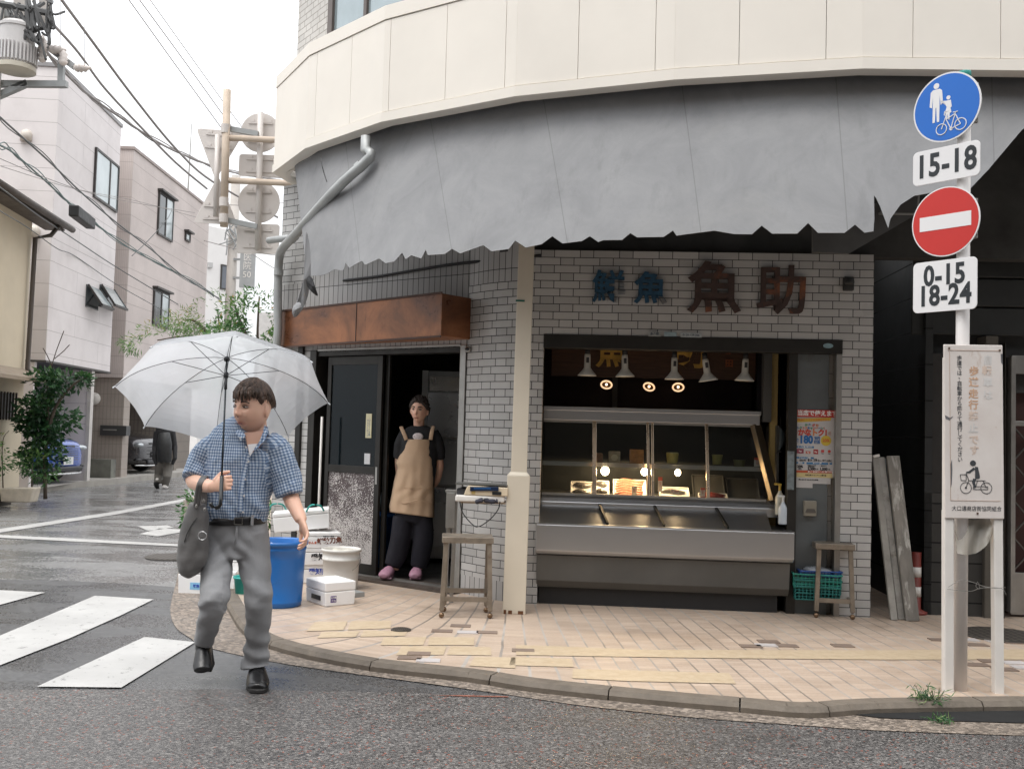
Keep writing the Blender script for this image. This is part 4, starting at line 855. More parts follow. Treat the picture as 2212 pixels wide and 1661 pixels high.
g = MB(F.M); g.prism([(x0+.86*W_+.012*math.cos(a*math.pi/8), z0-.333+.012*math.sin(a*math.pi/8)) for a in range(16)], .0537, .0545); g.build('round_mark', ir, po)
pt_('Pay', .016, iw, .18, .338, .0005, y=.0530); pt_('Pay', .014, iw, .365, .346, .0005, y=.0530); pt_('Pay', .015, iw, .545, .340, .0005, y=.0530); pt_('Pay', .013, ik, .705, .352, .0003); pt_('Pay', .013, ik, .86, .353, .0003)
pt_('2026年', .018, ik, .24, .412, .0006); pt_('6', .030, ik, .38, .408, .0014); pt_('月', .018, ik, .44, .411, .0006); pt_('19', .030, ik, .53, .408, .0014); pt_('日〜 予算上限に', .018, ik, .76, .411, .0006, wx=.9)
pt_('20%', .028, ik, .18, .462, .0012); pt_('還元', .012, ik, .18, .481, .0005); pt_('2,500', .030, ik, .45, .478, .0014, wx=.95); pt_('円', .014, ik, .585, .480, .0005); pt_('1,500', .030, ik, .73, .478, .0014, wx=.95); pt_('円', .014, ik, .865, .480, .0005)
for zz, s_, xx in ((.452,'期間中の合計',.46),(.463,'付与上限',.44),(.452,'一回あたり',.72)): pt_(s_, .0115, ik, xx, zz, .0004)
pt_('詳しくは公式サイトをご覧ください', .0125, iw, .66, HH-.046, .0004, y=.0530); pt_('神奈川県 キャンペーン事務局', .0125, ik, .55, HH-.018, .0004); pt_('問い合わせ 045-000 受付時間', .012, ik, .38, HH+.02, .0003, y=.0535)
# blue side strip and small paper at the right
g = MB(F.M); g.box(x0+W_*.90, x0+W_*1.0, yb+.004, yb+.006, z0-.22, z0-.06); o = g.build('blue_leaflet', M('blue_leaflet', (.05,.15,.25), .5, var=.3, scale=20), None); tag(o, 'narrow blue leaflet behind the right edge of the poster', 'leaflet')
xx, z_ = fp(1706,1020,.02); g = MB(F.M); g.box(xx-.02, xx+.035, .022, .026, z_-.14, z_+.17); o = g.build('paper_leaflet', M('grey_leaflet', (.16,.19,.20), .5, var=.4, scale=25), None); tag(o, 'narrow grey blue leaflet on the dark post left of the poster', 'leaflet')
# ================= PAVEMENT OBJECTS
def stool(name, lab, ftl, u1, w_, d_, h_, yaw):
    t = thing(name, lab, 'stool', ftl, yaw, group='old steel stools on ball feet')
    g = MB(); g.box(-w_/2,w_/2,0,d_,h_-.045,h_); g.build('seat', rust_steel, t, local=True, bevel=.004)
    for sx in (-1, 1):
        for k, y in ((0,.03),(1,d_-.03)):
            xt = sx*(w_/2-.03); xb = sx*(w_/2-.012 if k == 0 else w_/2-.03)
            g = MB(); g.bar((xt,y,h_-.045),(xb,y+(-.012 if k==0 else .012),.055), .034, .034, up=(0,1,0)); l = g.build('leg', rust_steel, t, local=True, bevel=.003)
            g = MB(); g.tube([(xb,y+(-.012 if k==0 else .012),.05),(xb,y+(-.012 if k==0 else .012),.065)], .012, 8); g.ell((xb,y+(-.012 if k==0 else .012),.022), (.021,.021,.021), 14, 8); g.build('ball_foot', M('worn_brass_ball', (.20,.13,.08), .3, .8), l, local=True, smooth=True)
    g = MB(); g.bar((-w_/2+.02,.02,.14),(w_/2-.02,.02,.14), .02, .034); g.bar((-w_/2+.02,.0,.14),(-w_/2+.02,d_,.14), .02, .034); g.bar((w_/2-.02,.0,.14),(w_/2-.02,d_,.14), .02, .034); g.bar((-w_/2+.02,d_-.04,.17),(w_/2-.02,d_-.04,.17), .02, .034); g.build('stretcher', rust_steel, t, local=True)
    return t
p = G(1006,1336,SZ); stool('steel_stool', 'worn steel stool on ball feet beside the cream post', (p.x,p.y,SZ), 0, .385, .28, .60, R(4))
p = G(1802,1338,SZ); stool('steel_stool', 'worn steel stool with teal crates under it at the right tiled pier', (p.x+.01,p.y+.02,SZ), 0, .30, .34, .585, R(-8))
# crates on the stretcher / floor
teal = M('teal_crate', (.012,.13,.12), .45, var=.15); blue_c = M('blue_basket', (.02,.07,.26), .4)
def crate(name, lab, c, w_, d_, h_, m_, yaw=0, group='plastic crates under the right stool'):
    t = thing(name, lab, 'crate', c, yaw, group); g = MB()
    g.box(-w_/2,w_/2,-d_/2,d_/2,0,.006); tp = .0
    n = max(2, int(h_/.022))
    for s in (-1,1):
        for i in range(n+1):
            z = h_*i/n; th = .010 if i in (0,n) else .005
            g.box(-w_/2,w_/2,s*d_/2-.003,s*d_/2+.003,z,z+th); g.box(s*w_/2-.003,s*w_/2+.003,-d_/2,d_/2,z,z+th)
        k = 12
        for i in range(k+1):
            x = -w_/2+w_*i/k; g.box(x-.003,x+.003,s*d_/2-.0025,s*d_/2+.0025,0,h_); y = -d_/2+d_*i/k; g.box(s*w_/2-.0025,s*w_/2+.0025,y-.003,y+.003,0,h_)
    g.build('basket', m_, t, local=True); g = MB(); r = .012
    g.box(-w_/2-r,w_/2+r,-d_/2-r,-d_/2,h_,h_+.012); g.box(-w_/2-r,w_/2+r,d_/2,d_/2+r,h_,h_+.012); g.box(-w_/2-r,-w_/2,-d_/2,d_/2,h_,h_+.012); g.box(w_/2,w_/2+r,-d_/2,d_/2,h_,h_+.012); g.build('rim', m_, t, local=True, bevel=.003); return t
cp = FW(1772,1290,-.02); cp.z = 0
crate('plastic_crate', 'deep teal plastic crate at the bottom of the stack under the right stool', (cp.x-.02,cp.y+.08,.19), .34, .27, .10, teal, R(-8))
crate('plastic_crate', 'second teal crate nested above the deep one under the stool', (cp.x-.02,cp.y+.085,.24), .35, .275, .10, teal, R(-6))
crate('plastic_crate', 'upper teal crate with its rim just under the blue basket', (cp.x-.02,cp.y+.08,.285), .36, .28, .10, M('teal_crate_light', (.02,.20,.15), .45), R(-9))
crate('plastic_basket', 'blue plastic basket topmost of the stack under the right stool', (cp.x-.0,cp.y+.08,.375), .31, .25, .035, blue_c, R(-4))
t = thing('plastic_bag', 'crumpled clear white bag lying on the blue basket', 'bag', (cp.x,cp.y+.08,.41)); g = MB(); g.ell((0,0,.0), (.12,.1,.035), 20, 8); 
for i, v in enumerate(g.v): g.v[i] = v*(1+.25*noise.noise(v*18))
g.build('bag_body', M('bag_white', (.35,.37,.40), .3), t, local=True, smooth=True)
# ---- scale group on the stand by the tiled corner
sp_ = atY(1037,1078,7.78); zsh2 = sp_.z
st = thing('scale_stand', 'narrow steel stand with small shelf holding the shop scale', 'stand', (atY(975,1280,8.15).x, 8.0, SZ))
g = MB(); a_ = atY(968,1068,8.05); b_ = G(968,1276,SZ); g.bar((a_.x,8.05,SZ),(a_.x+.015,8.05,zsh2+.03), .03, .03); g.bar((a_.x+.045,8.15,SZ),(a_.x+.06,8.15,zsh2), .03, .03); g.build('leg', alu, st, bevel=.003)
g = MB(); g.box(a_.x-.02, a_.x+.09, 8.02, 8.12, zsh2+.03, zsh2+.05); g.box(a_.x-.01,a_.x+.06,8.0,8.03,zsh2-.25,zsh2+.03); g.build('side_plate', alu, st, bevel=.002)
g = MB(); g.box(sp_.x-.16, sp_.x+.20, 7.72, 7.98, zsh2-.03, zsh2-.018); g.build('shelf_board', M('shelf_wood', (.35,.27,.19), .7), st)
tr = thing('foam_tray', 'shallow white foam tray under the shop scale', 'tray', (sp_.x,7.82,zsh2-.018)); g = MB(); g.box(-.19,.19,-.12,.12,0,.05); g.build('tray_body', white_pl, tr, local=True, bevel=.012)
sc_ = thing('shop_scale', 'beige electronic shop scale with dark blue display on a foam tray', 'scale', (sp_.x+.0,7.80,zsh2+.033), R(-3))
bei = M('beige_plastic', (.60,.50,.36), .45, var=.08, dirt=(.35,.27,.18), dk=.66, ds=6); g = MB(); g.prism([(-.12,.0),(-.10,.055),(-.085,.075),(.22,.065),(.22,0)], -.10, .13); g.build('housing', bei, sc_, local=True, bevel=.006)
g = MB(Matrix.Rotation(R(-1.8),4,'Y')); g.box(-.07,.15,-.112,-.10,.035,.068); g.build('display_window', M('display_blue', (.01,.02,.05), .15), sc_, local=True, bevel=.003)
g = MB(Matrix.Rotation(R(-1.8),4,'Y')); g.box(-.04,.09,-.114,-.1125,.052,.058); g.build('display_digits', M('display_line', (.03,.12,.32), .3), sc_, local=True)
g = MB(); g.box(.10,.17,-.106,-.099,.008,.034); g.build('keypad', black_paint, sc_, local=True, bevel=.002); g = MB(); g.box(-.06,-.03,-.104,-.099,.012,.034); g.build('seal', M('gold_seal', (.42,.30,.10), .4), sc_, local=True)
g = MB(); g.box(-.18,-.08,-.05,.09,.0,.045); g.lathe([(.03,.045),(.03,.055)], c=(-.13,0,0), seg=12); g.build('side_mechanism', M('mechanism', (.05,.05,.055), .5), sc_, local=True, bevel=.004)
g = MB(); g.box(-.19,.215,-.09,.14,.078,.088); g.build('weighing_plate', M('scale_plate', (.11,.11,.10), .35, .6), sc_, local=True, bevel=.003)
t = thing('cloth', 'dark folded cloth tucked under the shop scale', 'cloth', (sp_.x+.05,7.70,zsh2-.02)); g = MB(); g.tube(catm([(-.08,0,.0),(-.03,-.01,.02),(.04,0,.01),(.09,.0,.015)],4), [(.01+.012*abs(math.sin(i*1.3)),.018) for i in range(13)], 8); g.build('cloth_body', M('dark_cloth', (.045,.045,.06), .9), t, local=True, smooth=True)
g = MB(); g.tube(catm([atY(u,v,7.68) for u, v in ((993,1083),(1000,1108),(1020,1132),(1035,1137),(1060,1120),(1076,1100),(1080,1083))],5), .004, 6); o = g.build('cable', black_rub, None, smooth=True); tag(o, 'thin black cable looping down below the shop scale', 'cable')
# ---- blue bin
bl = M('blue_plastic', (.012,.125,.40), .35, var=.1, scale=2, dirt=(.02,.08,.22), dk=.6, ds=8, coat=.1)
p = G(590,1312,SZ); p.y += .0; bn = thing('blue_bin', 'large round blue plastic bin on the pavement corner behind the walking man', 'bin', (p.x,p.y+.12,SZ))
Hh = .50; g = MB(); g.lathe([(.175,0),(.185,.004),(.187,.03),(.190,.035),(.190,.045),(.188,.05),(.196,.18),(.202,.36),(.207,.43),(.212,.435),(.212,.45),(.209,.455),(.211,Hh-.03),(.222,Hh-.028),(.224,Hh),(.214,Hh+.002),(.205,Hh-.01),(.198,.3),(.18,.02),(.0,.02)], seg=56); g.build('bin_body', bl, bn, local=True, smooth=True)
g = MB(); g.ell((-.02,0,.40),(.16,.16,.06),20,8)
for i, v in enumerate(g.v): g.v[i] = v + Vector((0,0,.05*noise.noise(v*16)))
bgw = M('crumpled_white_bag', (.66,.66,.68), .35); o = g.build('bag_lump', bgw, None, smooth=True); o.location = bn.location; tag(o, 'crumpled white bag inside the big blue bin', 'bag')
# white bucket
p = atY(736,1238,8.68); p.y -= .1; wb = thing('white_bucket', 'dirty white plastic bucket with chipped rim in front of the sliding door', 'bucket', (p.x,p.y+.1,SZ))
wp = M('dirty_white_plastic', (.66,.64,.60), .45, var=.06, dirt=(.42,.38,.32), dk=.6, ds=7); g = MB(); g.lathe([(.140,0),(.146,.01),(.150,.12),(.155,.25),(.163,.252),(.164,.27),(.158,.272),(.161,.325),(.172,.327),(.173,.345),(.162,.35),(.155,.33),(.14,.03),(0,.03)], seg=48); g.build('bucket_body', wp, wb, local=True, smooth=True)
g = MB(); g.ell((0,0,.29),(.15,.15,.05),24,8)
for i, v in enumerate(g.v): g.v[i] = v + Vector((0,0,.03*noise.noise(v*22)))
g.build('ice_contents', M('ice_grit', (.62,.60,.52), .6, bump=.8, bs=60), wb, local=True, smooth=True)
g = MB(); g.tube([(.168*math.cos(a*math.pi/12), .168*math.sin(a*math.pi/12), .262-.12*abs(math.sin(a*math.pi/12))) for a in range(-3,4)], .003, 6); g.build('wire_handle', alu, wb, local=True)
# foam boxes
def foambox(lab, c, yaw, w_, d_, h_, lid=.035, tilt=0, name='foam_box', group='white foam boxes by the bins', m_=None):
    t = thing(name, lab, 'box', c, 0, group); t.matrix_basis = Matrix.Translation(Vector(c)) @ Matrix.Rotation(yaw, 4, 'Z') @ Matrix.Rotation(tilt, 4, 'Y')
    g = MB(); g.prism([(-w_/2+.008,0),(w_/2-.008,0),(w_/2,h_-lid-.003),(-w_/2,h_-lid-.003)], -d_/2, d_/2); g.build('box_body', m_ or foam, t, local=True, bevel=.008)
    g = MB(); g.box(-w_/2,w_/2,-d_/2,d_/2,h_-lid,h_); g.build('lid', m_ or foam, t, local=True, bevel=.008); return t
def onbox(t, s, sz, m_, x, z, d_, rot=0, fat=.001, wx=1.): return text(s, sz, m_, t, Matrix(), x, -d_/2-.0015, z, .0004, fat=fat, local=True, rot=rot, wx=wx)
c = G(701,1311,SZ); yw = R(38)
ex = Vector((math.cos(yw), math.sin(yw), 0)); ey = Vector((-ex.y, ex.x, 0))
W__, D__ = .27, .33
t = foambox('low white foam box with purple label standing alone on the pavement', c + ex*W__/2 + ey*D__/2, yw, W__, D__, .185, .07)
g = MB(); g.box(-.085,-.035,-D__/2-.0015,-D__/2,.03,.08); o = g.build('purple_label', M('purple_label', (.10,.05,.22), .5), t, local=True); onbox(t, '太刀魚', .016, iw, -.06, .066, D__+.003, fat=.0004); onbox(t, '大 3kg', .014, iw, -.06, .044, D__+.003, fat=.0004)
g = MB(); g.box(-W__/2-.0015,-W__/2+.003,-.09,.06,.04,.075); g.build('black_label', black_paint, t, local=True)
# stack of boxes right of the bin, seen end on with writing
c = G(672,1262,SZ); c.y += .12
ob = M('orange_ink', (.55,.10,.03), .6); bk_ = M('black_ink', (.02,.02,.025), .6); bb_ = M('blue_ink', (.04,.08,.40), .6)
t = foambox('bottom foam box of the stack by the blue bin with blue writing', (c.x-.01,c.y+.1,SZ), R(18), .36, .3, .16); onbox(t, '愛知県産', .058, bb_, .04, .10, .3, fat=.002)
t = foambox('foam box with black four character writing in the stack by the blue bin', (c.x-.0,c.y+.09,SZ+.16), R(18), .36, .3, .15); onbox(t, '愛知県産', .064, bk_, .06, .075, .3, rot=R(4), fat=.0025)
t = foambox('foam box with orange fish writing on top of the stack by the blue bin', (c.x+.01,c.y+.09,SZ+.31), R(18), .36, .3, .14); onbox(t, '鮮秋刀魚', .056, M('brown_ink', (.16,.05,.03), .6), .08, .065, .3, rot=R(4), fat=.0025); onbox(t, 'さんま', .026, ob, -.07, .05, .3, fat=.001); onbox(t, '根室港より直送', .014, bk_, .07, .105, .3, fat=.0004)
t = foambox('big white foam box tilted on the stack behind the blue bin', (c.x-.15,c.y+.16,SZ+.46), R(10), .50, .34, .17, tilt=R(-6))
g = MB(); gpl = M('green_plastic', (.02,.32,.28), .4)
for s in (-.2, .14):
    g = MB(); g.tube(catm([(c.x-.15+s-.08,c.y+.0,SZ+.63),(c.x-.15+s-.03,c.y-.06,SZ+.69),(c.x-.15+s+.05,c.y-.05,SZ+.69),(c.x-.15+s+.07,c.y+.03,SZ+.64)],5), .008, 8)
    o = g.build('green_strap', gpl, None, smooth=True); tag(o, 'left teal plastic band looped over the big tilted foam box' if s < 0 else 'right teal plastic band looped over the big tilted foam box', 'strap')
# boxes on the kerb left
c = G(448,1284,0); c.y += .15
t = foambox('low white foam box with light blue label on the kerb left of the man', (c.x,c.y,.0), R(-4), .50, .32, .20, .03); g = MB(); g.box(-.14,-.05,-.1615,-.16,.04,.10); g.build('blue_label', M('light_blue_label', (.25,.50,.72), .5), t, local=True); onbox(t, '鮮魚', .028, bb_, -.085, .07, .323, fat=.001)
t = foambox('upper white foam box stacked behind the hanging bag', (c.x+.02,c.y+.03,.20), R(3), .46, .30, .10, .03)
p = G(520,1285,SZ); t = thing('green_bucket', 'small teal plastic tub beside the kerb behind the man', 'tub', (p.x,p.y+.1,SZ)); g = MB(); g.lathe([(.07,0),(.085,.12),(.092,.122),(.092,.14),(.08,.13),(.065,.01)], seg=24); g.build('tub_body', gpl, t, local=True, smooth=True)
# ---- leaning boards
pb1 = M('peeling_board', (.17,.155,.135), .8, var=.5, scale=6, stretch=(1,1,.12), dirt=(.62,.60,.55), dk=.52, ds=14, bump=.5, bs=30); pb2 = M('worn_channel', (.26,.245,.22), .7, var=.25, scale=8, dirt=(.12,.09,.07), dk=.6, ds=9)
def board(lab, ub, vb, ut, vt, yb, yt, w_, th, m_, nm='leaning_board', cat='board'):
    a = G(ub, vb, SZ); a = Vector((atY(ub,vb,yb).x, yb, SZ)); b = atY(ut, vt, yt); t = thing(nm, lab, cat, a, group='old boards leaning by the right pier'); g = MB(); g.bar(a, b, w_, th, up=(0,-1,0)); g.build('plank', m_, t, bevel=.003)
    return t, a, b
board('first narrow pale channel leaning beside the right tiled pier', 1931,1328,1890,984,7.92,8.2,.052,.03,pb2); board('second narrow channel leaning just right of the first', 1946,1328,1903,988,7.95,8.22,.05,.03,M('worn_channel_b', (.30,.285,.26), .7, var=.3, scale=8, dirt=(.1,.07,.05), dk=.55, ds=9))
board('dark board standing between the pale channels and the peeling board', 1955,1330,1912,990,8.05,8.3,.08,.02,M('grey_board', (.10,.11,.11), .7)); board('wide board with peeling white paint leaning rightmost', 1971,1332,1928,985,7.9,8.2,.105,.03,pb1)
g = MB(); a = atY(1886,986,8.18); g.bar(a, a+Vector((.05,0,.012)), .02,.02); o = g.build('bracket', white_paint, None); tag(o, 'small pale metal bracket on the top of the leaning channels', 'bracket')
# red white bollard
p = atY(1978,1330,8.25); t = thing('marker_post', 'red and white marker post behind the leaning boards', 'bollard', (p.x,8.25,SZ)); g = MB(); g.lathe([(.09,0),(.09,.02),(.04,.04),(.04,.5)], seg=20); g.build('post_body', M('red_plastic', (.18,.03,.02), .5), t, local=True, smooth=True)
for z in (.14,.30):
    g = MB(); g.lathe([(.041,z),(.041,z+.08)], seg=20); g.build('white_band', white_pl, t, local=True, smooth=True)
# ---- right neighbour: dark passage and shopfront with folding gate
nb = thing('neighbour_shopfront', 'dark shopfront with red brown folding gate right of the fish shop', 'building', F.w(xe+1.2,.3,SZ))
NX = lambda u, v, y=.25: F.px(u, v, y)[0]
xn0 = NX(1996,1200); xn1 = NX(2085,1200); xn2 = NX(2122,1200); xn3 = NX(2150,1200); xn4 = NX(2168,1200); 
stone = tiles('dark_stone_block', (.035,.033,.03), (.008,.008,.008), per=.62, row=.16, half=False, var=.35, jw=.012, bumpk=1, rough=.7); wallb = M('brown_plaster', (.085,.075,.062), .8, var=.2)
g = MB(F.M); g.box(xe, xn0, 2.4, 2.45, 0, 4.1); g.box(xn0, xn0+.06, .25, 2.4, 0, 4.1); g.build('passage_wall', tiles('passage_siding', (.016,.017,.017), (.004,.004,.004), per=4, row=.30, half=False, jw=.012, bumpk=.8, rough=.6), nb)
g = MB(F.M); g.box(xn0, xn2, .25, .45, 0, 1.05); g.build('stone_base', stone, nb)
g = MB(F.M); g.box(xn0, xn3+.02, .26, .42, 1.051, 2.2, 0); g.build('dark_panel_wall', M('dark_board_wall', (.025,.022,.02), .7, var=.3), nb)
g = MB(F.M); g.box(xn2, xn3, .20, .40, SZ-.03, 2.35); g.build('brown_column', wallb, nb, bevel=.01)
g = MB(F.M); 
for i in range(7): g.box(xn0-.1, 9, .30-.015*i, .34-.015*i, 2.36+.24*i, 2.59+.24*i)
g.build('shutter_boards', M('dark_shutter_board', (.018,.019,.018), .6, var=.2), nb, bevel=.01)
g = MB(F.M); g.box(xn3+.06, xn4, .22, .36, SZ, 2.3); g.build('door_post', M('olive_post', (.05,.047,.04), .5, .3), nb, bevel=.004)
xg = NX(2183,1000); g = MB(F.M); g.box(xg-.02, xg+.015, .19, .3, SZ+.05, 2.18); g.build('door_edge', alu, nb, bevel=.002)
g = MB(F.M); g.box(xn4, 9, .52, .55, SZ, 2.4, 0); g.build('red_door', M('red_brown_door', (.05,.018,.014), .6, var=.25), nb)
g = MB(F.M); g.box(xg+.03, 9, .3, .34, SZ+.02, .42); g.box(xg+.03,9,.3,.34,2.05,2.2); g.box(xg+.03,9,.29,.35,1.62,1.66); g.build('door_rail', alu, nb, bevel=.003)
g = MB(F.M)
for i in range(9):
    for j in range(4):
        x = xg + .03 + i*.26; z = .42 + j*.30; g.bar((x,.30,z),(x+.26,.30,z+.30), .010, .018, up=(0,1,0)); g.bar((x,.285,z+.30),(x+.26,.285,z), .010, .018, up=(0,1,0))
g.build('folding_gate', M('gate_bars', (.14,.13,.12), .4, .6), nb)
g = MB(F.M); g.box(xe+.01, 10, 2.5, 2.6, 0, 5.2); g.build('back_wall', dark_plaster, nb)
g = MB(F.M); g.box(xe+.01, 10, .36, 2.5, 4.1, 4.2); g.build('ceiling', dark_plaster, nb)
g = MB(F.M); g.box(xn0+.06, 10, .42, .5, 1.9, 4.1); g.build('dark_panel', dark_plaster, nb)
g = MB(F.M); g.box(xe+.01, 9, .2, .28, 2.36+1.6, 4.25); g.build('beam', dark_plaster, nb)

# ================= SIGN POST (right)
pp = G(2074,1490,SZ); Z0 = SZ
sp0 = thing('sign_pole', 'white round pole with blue path sign, red no entry sign and two time plates', 'road sign', (pp.x,pp.y,SZ))
ztop = atY(2085,168,pp.y).z
lean = (atY(2083,200,pp.y).x - pp.x) / (ztop-SZ)
tp = Vector((pp.x + lean*(ztop-SZ), pp.y, ztop)); base = Vector((pp.x,pp.y,SZ-.02))
g = MB(); g.tube([base, tp], .037, 24); g.build('pole', M('pole_white', (.72,.69,.67), .45, var=.04, dirt=(.5,.42,.36), dk=.68), sp0, smooth=True)
g = MB(); g.tube([tp, tp+Vector((0,0,.035))], .038, 20); g.build('pole_cap', M('green_cap', (.02,.26,.22), .5), sp0, smooth=True, bevel=.006)
th = R(51); SX = Vector((math.cos(th), -math.sin(th), 0)); 
SFm = Frame((pp.x+lean*2, pp.y), (pp.x+lean*2+SX.x, pp.y+SX.y))
alu_b = M('sign_back', (.5,.5,.49), .4, .6)
def disc(mb, cx, cz, r, y0, y1, seg=48): mb.prism([(cx+r*math.cos(2*math.pi*a/seg), cz+r*math.sin(2*math.pi*a/seg)) for a in range(seg)], y0, y1)
def rrect(cx, cz, w_, h_, r, n=5):
    out = []
    for (sx, sz, a0) in ((1,1,0),(-1,1,90),(-1,-1,180),(1,-1,270)):
        for k in range(n+1): a = R(a0+90*k/n); out.append((cx+sx*(w_/2-r)+r*math.cos(a), cz+sz*(h_/2-r)+r*math.sin(a)))
    return out
signw = M('sign_white', (.74,.73,.73), .35, var=.03, spec=.5); signb = M('sign_blue', (.0,.125,.52), .35, var=.04); signr = M('sign_red', (.52,.018,.012), .35, var=.06); signk = M('sign_ink', (.012,.016,.02), .4)
bx, bz_ = SFm.px(2045,232,-.06); r = .205
def sg(name, lab=None): pass
g = MB(SFm.M); disc(g, bx, bz_, r, -.058, -.054); g.build('round_sign_back', alu_b, sp0)
g = MB(SFm.M); disc(g, bx, bz_, r, -.062, -.058); rs = tag(g.build('round_sign', signw, sp0), 'blue round sign with adult, child and bicycle')
g = MB(SFm.M); disc(g, bx, bz_, r-.009, -.063, -.062); g.build('blue_field', signb, rs)
# pictograms
g = MB(SFm.M); Y0, Y1 = -.0645, -.063
def pb(pts): g.prism([(bx+x*r, bz_+z*r) for x, z in pts], Y0, Y1)
ox = -.30
pb([(ox-.17,.52),(ox-.10,.58),(ox+.10,.58),(ox+.17,.52),(ox+.20,.15),(ox+.13,.10),(ox+.10,.40),(ox+.09,-.38),(ox+.02,-.38),(ox,.05),(ox-.02,.05),(ox-.04,-.38),(ox-.11,-.38),(ox-.10,.40),(ox-.13,.06),(ox-.20,.10)])
disc(g, bx+ox*r, bz_+.68*r, .085*r, Y0, Y1, 16)
ox2 = .06; pb([(ox2-.07,.18),(ox2+.07,.18),(ox2+.10,-.02),(ox2+.06,-.05),(ox2+.09,-.18),(ox2+.04,-.2),(ox2+.035,-.38),(ox2-.0,-.38),(ox2-.02,-.2),(ox2-.035,-.38),(ox2-.07,-.38),(ox2-.07,-.2),(ox2-.10,-.18),(ox2-.05,0),(ox2-.12,.12),(ox2-.22,.22),(ox2-.24,.18)])
disc(g, bx+ox2*r, bz_+.26*r, .06*r, Y0, Y1, 14)
def wheel(mb, cx, cz, rr, w_, y): 
    n = 24; 
    for a in range(n):
        p0 = (cx+rr*math.cos(2*math.pi*a/n), y, cz+rr*math.sin(2*math.pi*a/n)); p1 = (cx+rr*math.cos(2*math.pi*(a+1)/n), y, cz+rr*math.sin(2*math.pi*(a+1)/n)); mb.bar(p0, p1, .0012, w_, up=(0,1,0)) if False else mb.bar(p0, p1, w_, w_, up=(0,1,0))
wl = .006; B = lambda x, z: (bx+x*r, (Y0+Y1)/2, bz_+z*r)
wheel(g, bx-.14*r, bz_-.62*r, .155*r, .0045, Y1-.001); wheel(g, bx+.42*r, bz_-.58*r, .165*r, .0045, Y1-.001)
for p0, p1 in (((-.14,-.62),(.0,-.25)),((.0,-.36),(.26,-.25)),((.0,-.36),(.14,-.66)),((.14,-.66),(.26,-.25)),((.14,-.66),(.42,-.58)),((.26,-.25),(.42,-.58)),((.0,-.25),(-.06,-.22)),((-.06,-.22),(-.04,-.12)),((-.04,-.12),(.06,-.12)),((.2,-.2),(.34,-.2)),((.26,-.25),(.27,-.19))): g.bar((bx+p0[0]*r,Y1-.001,bz_+p0[1]*r),(bx+p1[0]*r,Y1-.001,bz_+p1[1]*r), .0045, .0045, up=(0,1,0))
disc(g, bx+.14*r, bz_-.66*r, .05*r, Y0, Y1, 12)
g.build('pictograms', signw, rs)
def plate(u, v, w_, h_, lines, lab, sz=.125):
    cx, cz = SFm.px(u, v, -.06); g = MB(SFm.M); g.prism(rrect(cx,cz,w_,h_,.03), -.062, -.055); o = tag(g.build('time_plate', signw, sp0, bevel=.0015), lab)
    for i, s in enumerate(lines):
        z = cz + (len(lines)-1)*.5*.118 - i*.118; text(s, sz, signk, o, SFm.M, cx, -.063, z, .0008, fat=.0050, wx=.80, spacing=1.06, name='numerals')
    return o
plate(2043,354,.405,.205,['15-18'],'time plate reading 15-18', .19)
rx_, rz_ = SFm.px(2042,479,-.06); g = MB(SFm.M); disc(g, rx_, rz_, r, -.062, -.055); ne = tag(g.build('round_sign', signw, sp0), 'red no entry sign with white bar'); g = MB(SFm.M); disc(g, rx_, rz_, r-.007, -.063, -.062); g.build('red_field', signr, ne); g = MB(SFm.M); g.box(rx_-.155, rx_+.155, -.0645, -.063, rz_-.042, rz_+.042); g.build('white_bar', signw, ne)
plate(2040,617,.385,.30,['0-15','18-24'],'lower time plate reading 0-15 and 18-24', .165)
for v in (189,262,350,437,510,583,645):
    cx, cz = SFm.px(2080,v,0); cc = Vector((pp.x + lean*(cz-SZ), pp.y, cz)); g = MB(); g.tube([cc-Vector((0,0,.01)), cc+Vector((0,0,.01))], .0405, 18); q = cc + Vector((.052,-.02,0)); g.box(q.x-.018,q.x+.018,q.y-.012,q.y+.012,cz-.017,cz+.017); g.build('clamp', alu, sp0, bevel=.002)
    g = MB(); g.tube([q+Vector((0,-.012,0)), q+Vector((0,-.024,0))], .008, 8, ref=(1,0,0)); g.build('bolt', steel_dull, sp0)
# ================= NOTICE BOARD STAND
nbp = G(2105,1497,SZ); BF = Frame((nbp.x-.5, nbp.y), (nbp.x+.5, nbp.y-.0)); bpx_ = BF.px
ns = thing('notice_board', 'narrow white notice board on two posts with vertical Japanese writing and cyclist symbol', 'notice board', (nbp.x,nbp.y,SZ))
wleg = M('leg_white_paint', (.70,.67,.63), .5, var=.05, scale=4, dirt=(.45,.36,.28), dk=.66, ds=8)
for (ut, ub) in ((2052,2052),(2158,2161)):
    xa2, _ = bpx_(ut,1120); xb2, _ = bpx_(ub,1490); g = MB(BF.M); g.bar((xb2,.03,SZ-.01),(xa2,.03,1.08), .053, .05, up=(0,1,0)); g.bar((xa2,.03,1.0),(xa2+(xa2-xb2)*.6,.03,1.95), .05, .045, up=(0,1,0)); g.build('leg', wleg, ns, bevel=.006)
x0b, z0b = bpx_(2102,745); x1b, z1b = bpx_(2105,1120)
cxb = (x0b+x1b)/2; Wb = .335; zb_t, zb_b = z0b, z1b; sh = (x0b - x1b)/(zb_t-zb_b)
Bm = BF.M @ Matrix.Translation((cxb,0,(zb_t+zb_b)/2)) @ Matrix.Rotation(math.atan(sh), 4, 'Y'); Hb = zb_t - zb_b
boardm = NT('faded_white_board'); n_ = boardm.noise(3.5, 7, None, .65); c = boardm.mix(boardm.fr(n_, .35, .7), (.70,.655,.62), (.62,.56,.52)); n3 = boardm.noise(11, 8, boardm.co(scale=(1,1,.5)), .75, .8); c = boardm.mix(boardm.fr(n3, .62, .76, 0, .8), c, (.40,.26,.17)); boardm.set(col=c, rough=.5)
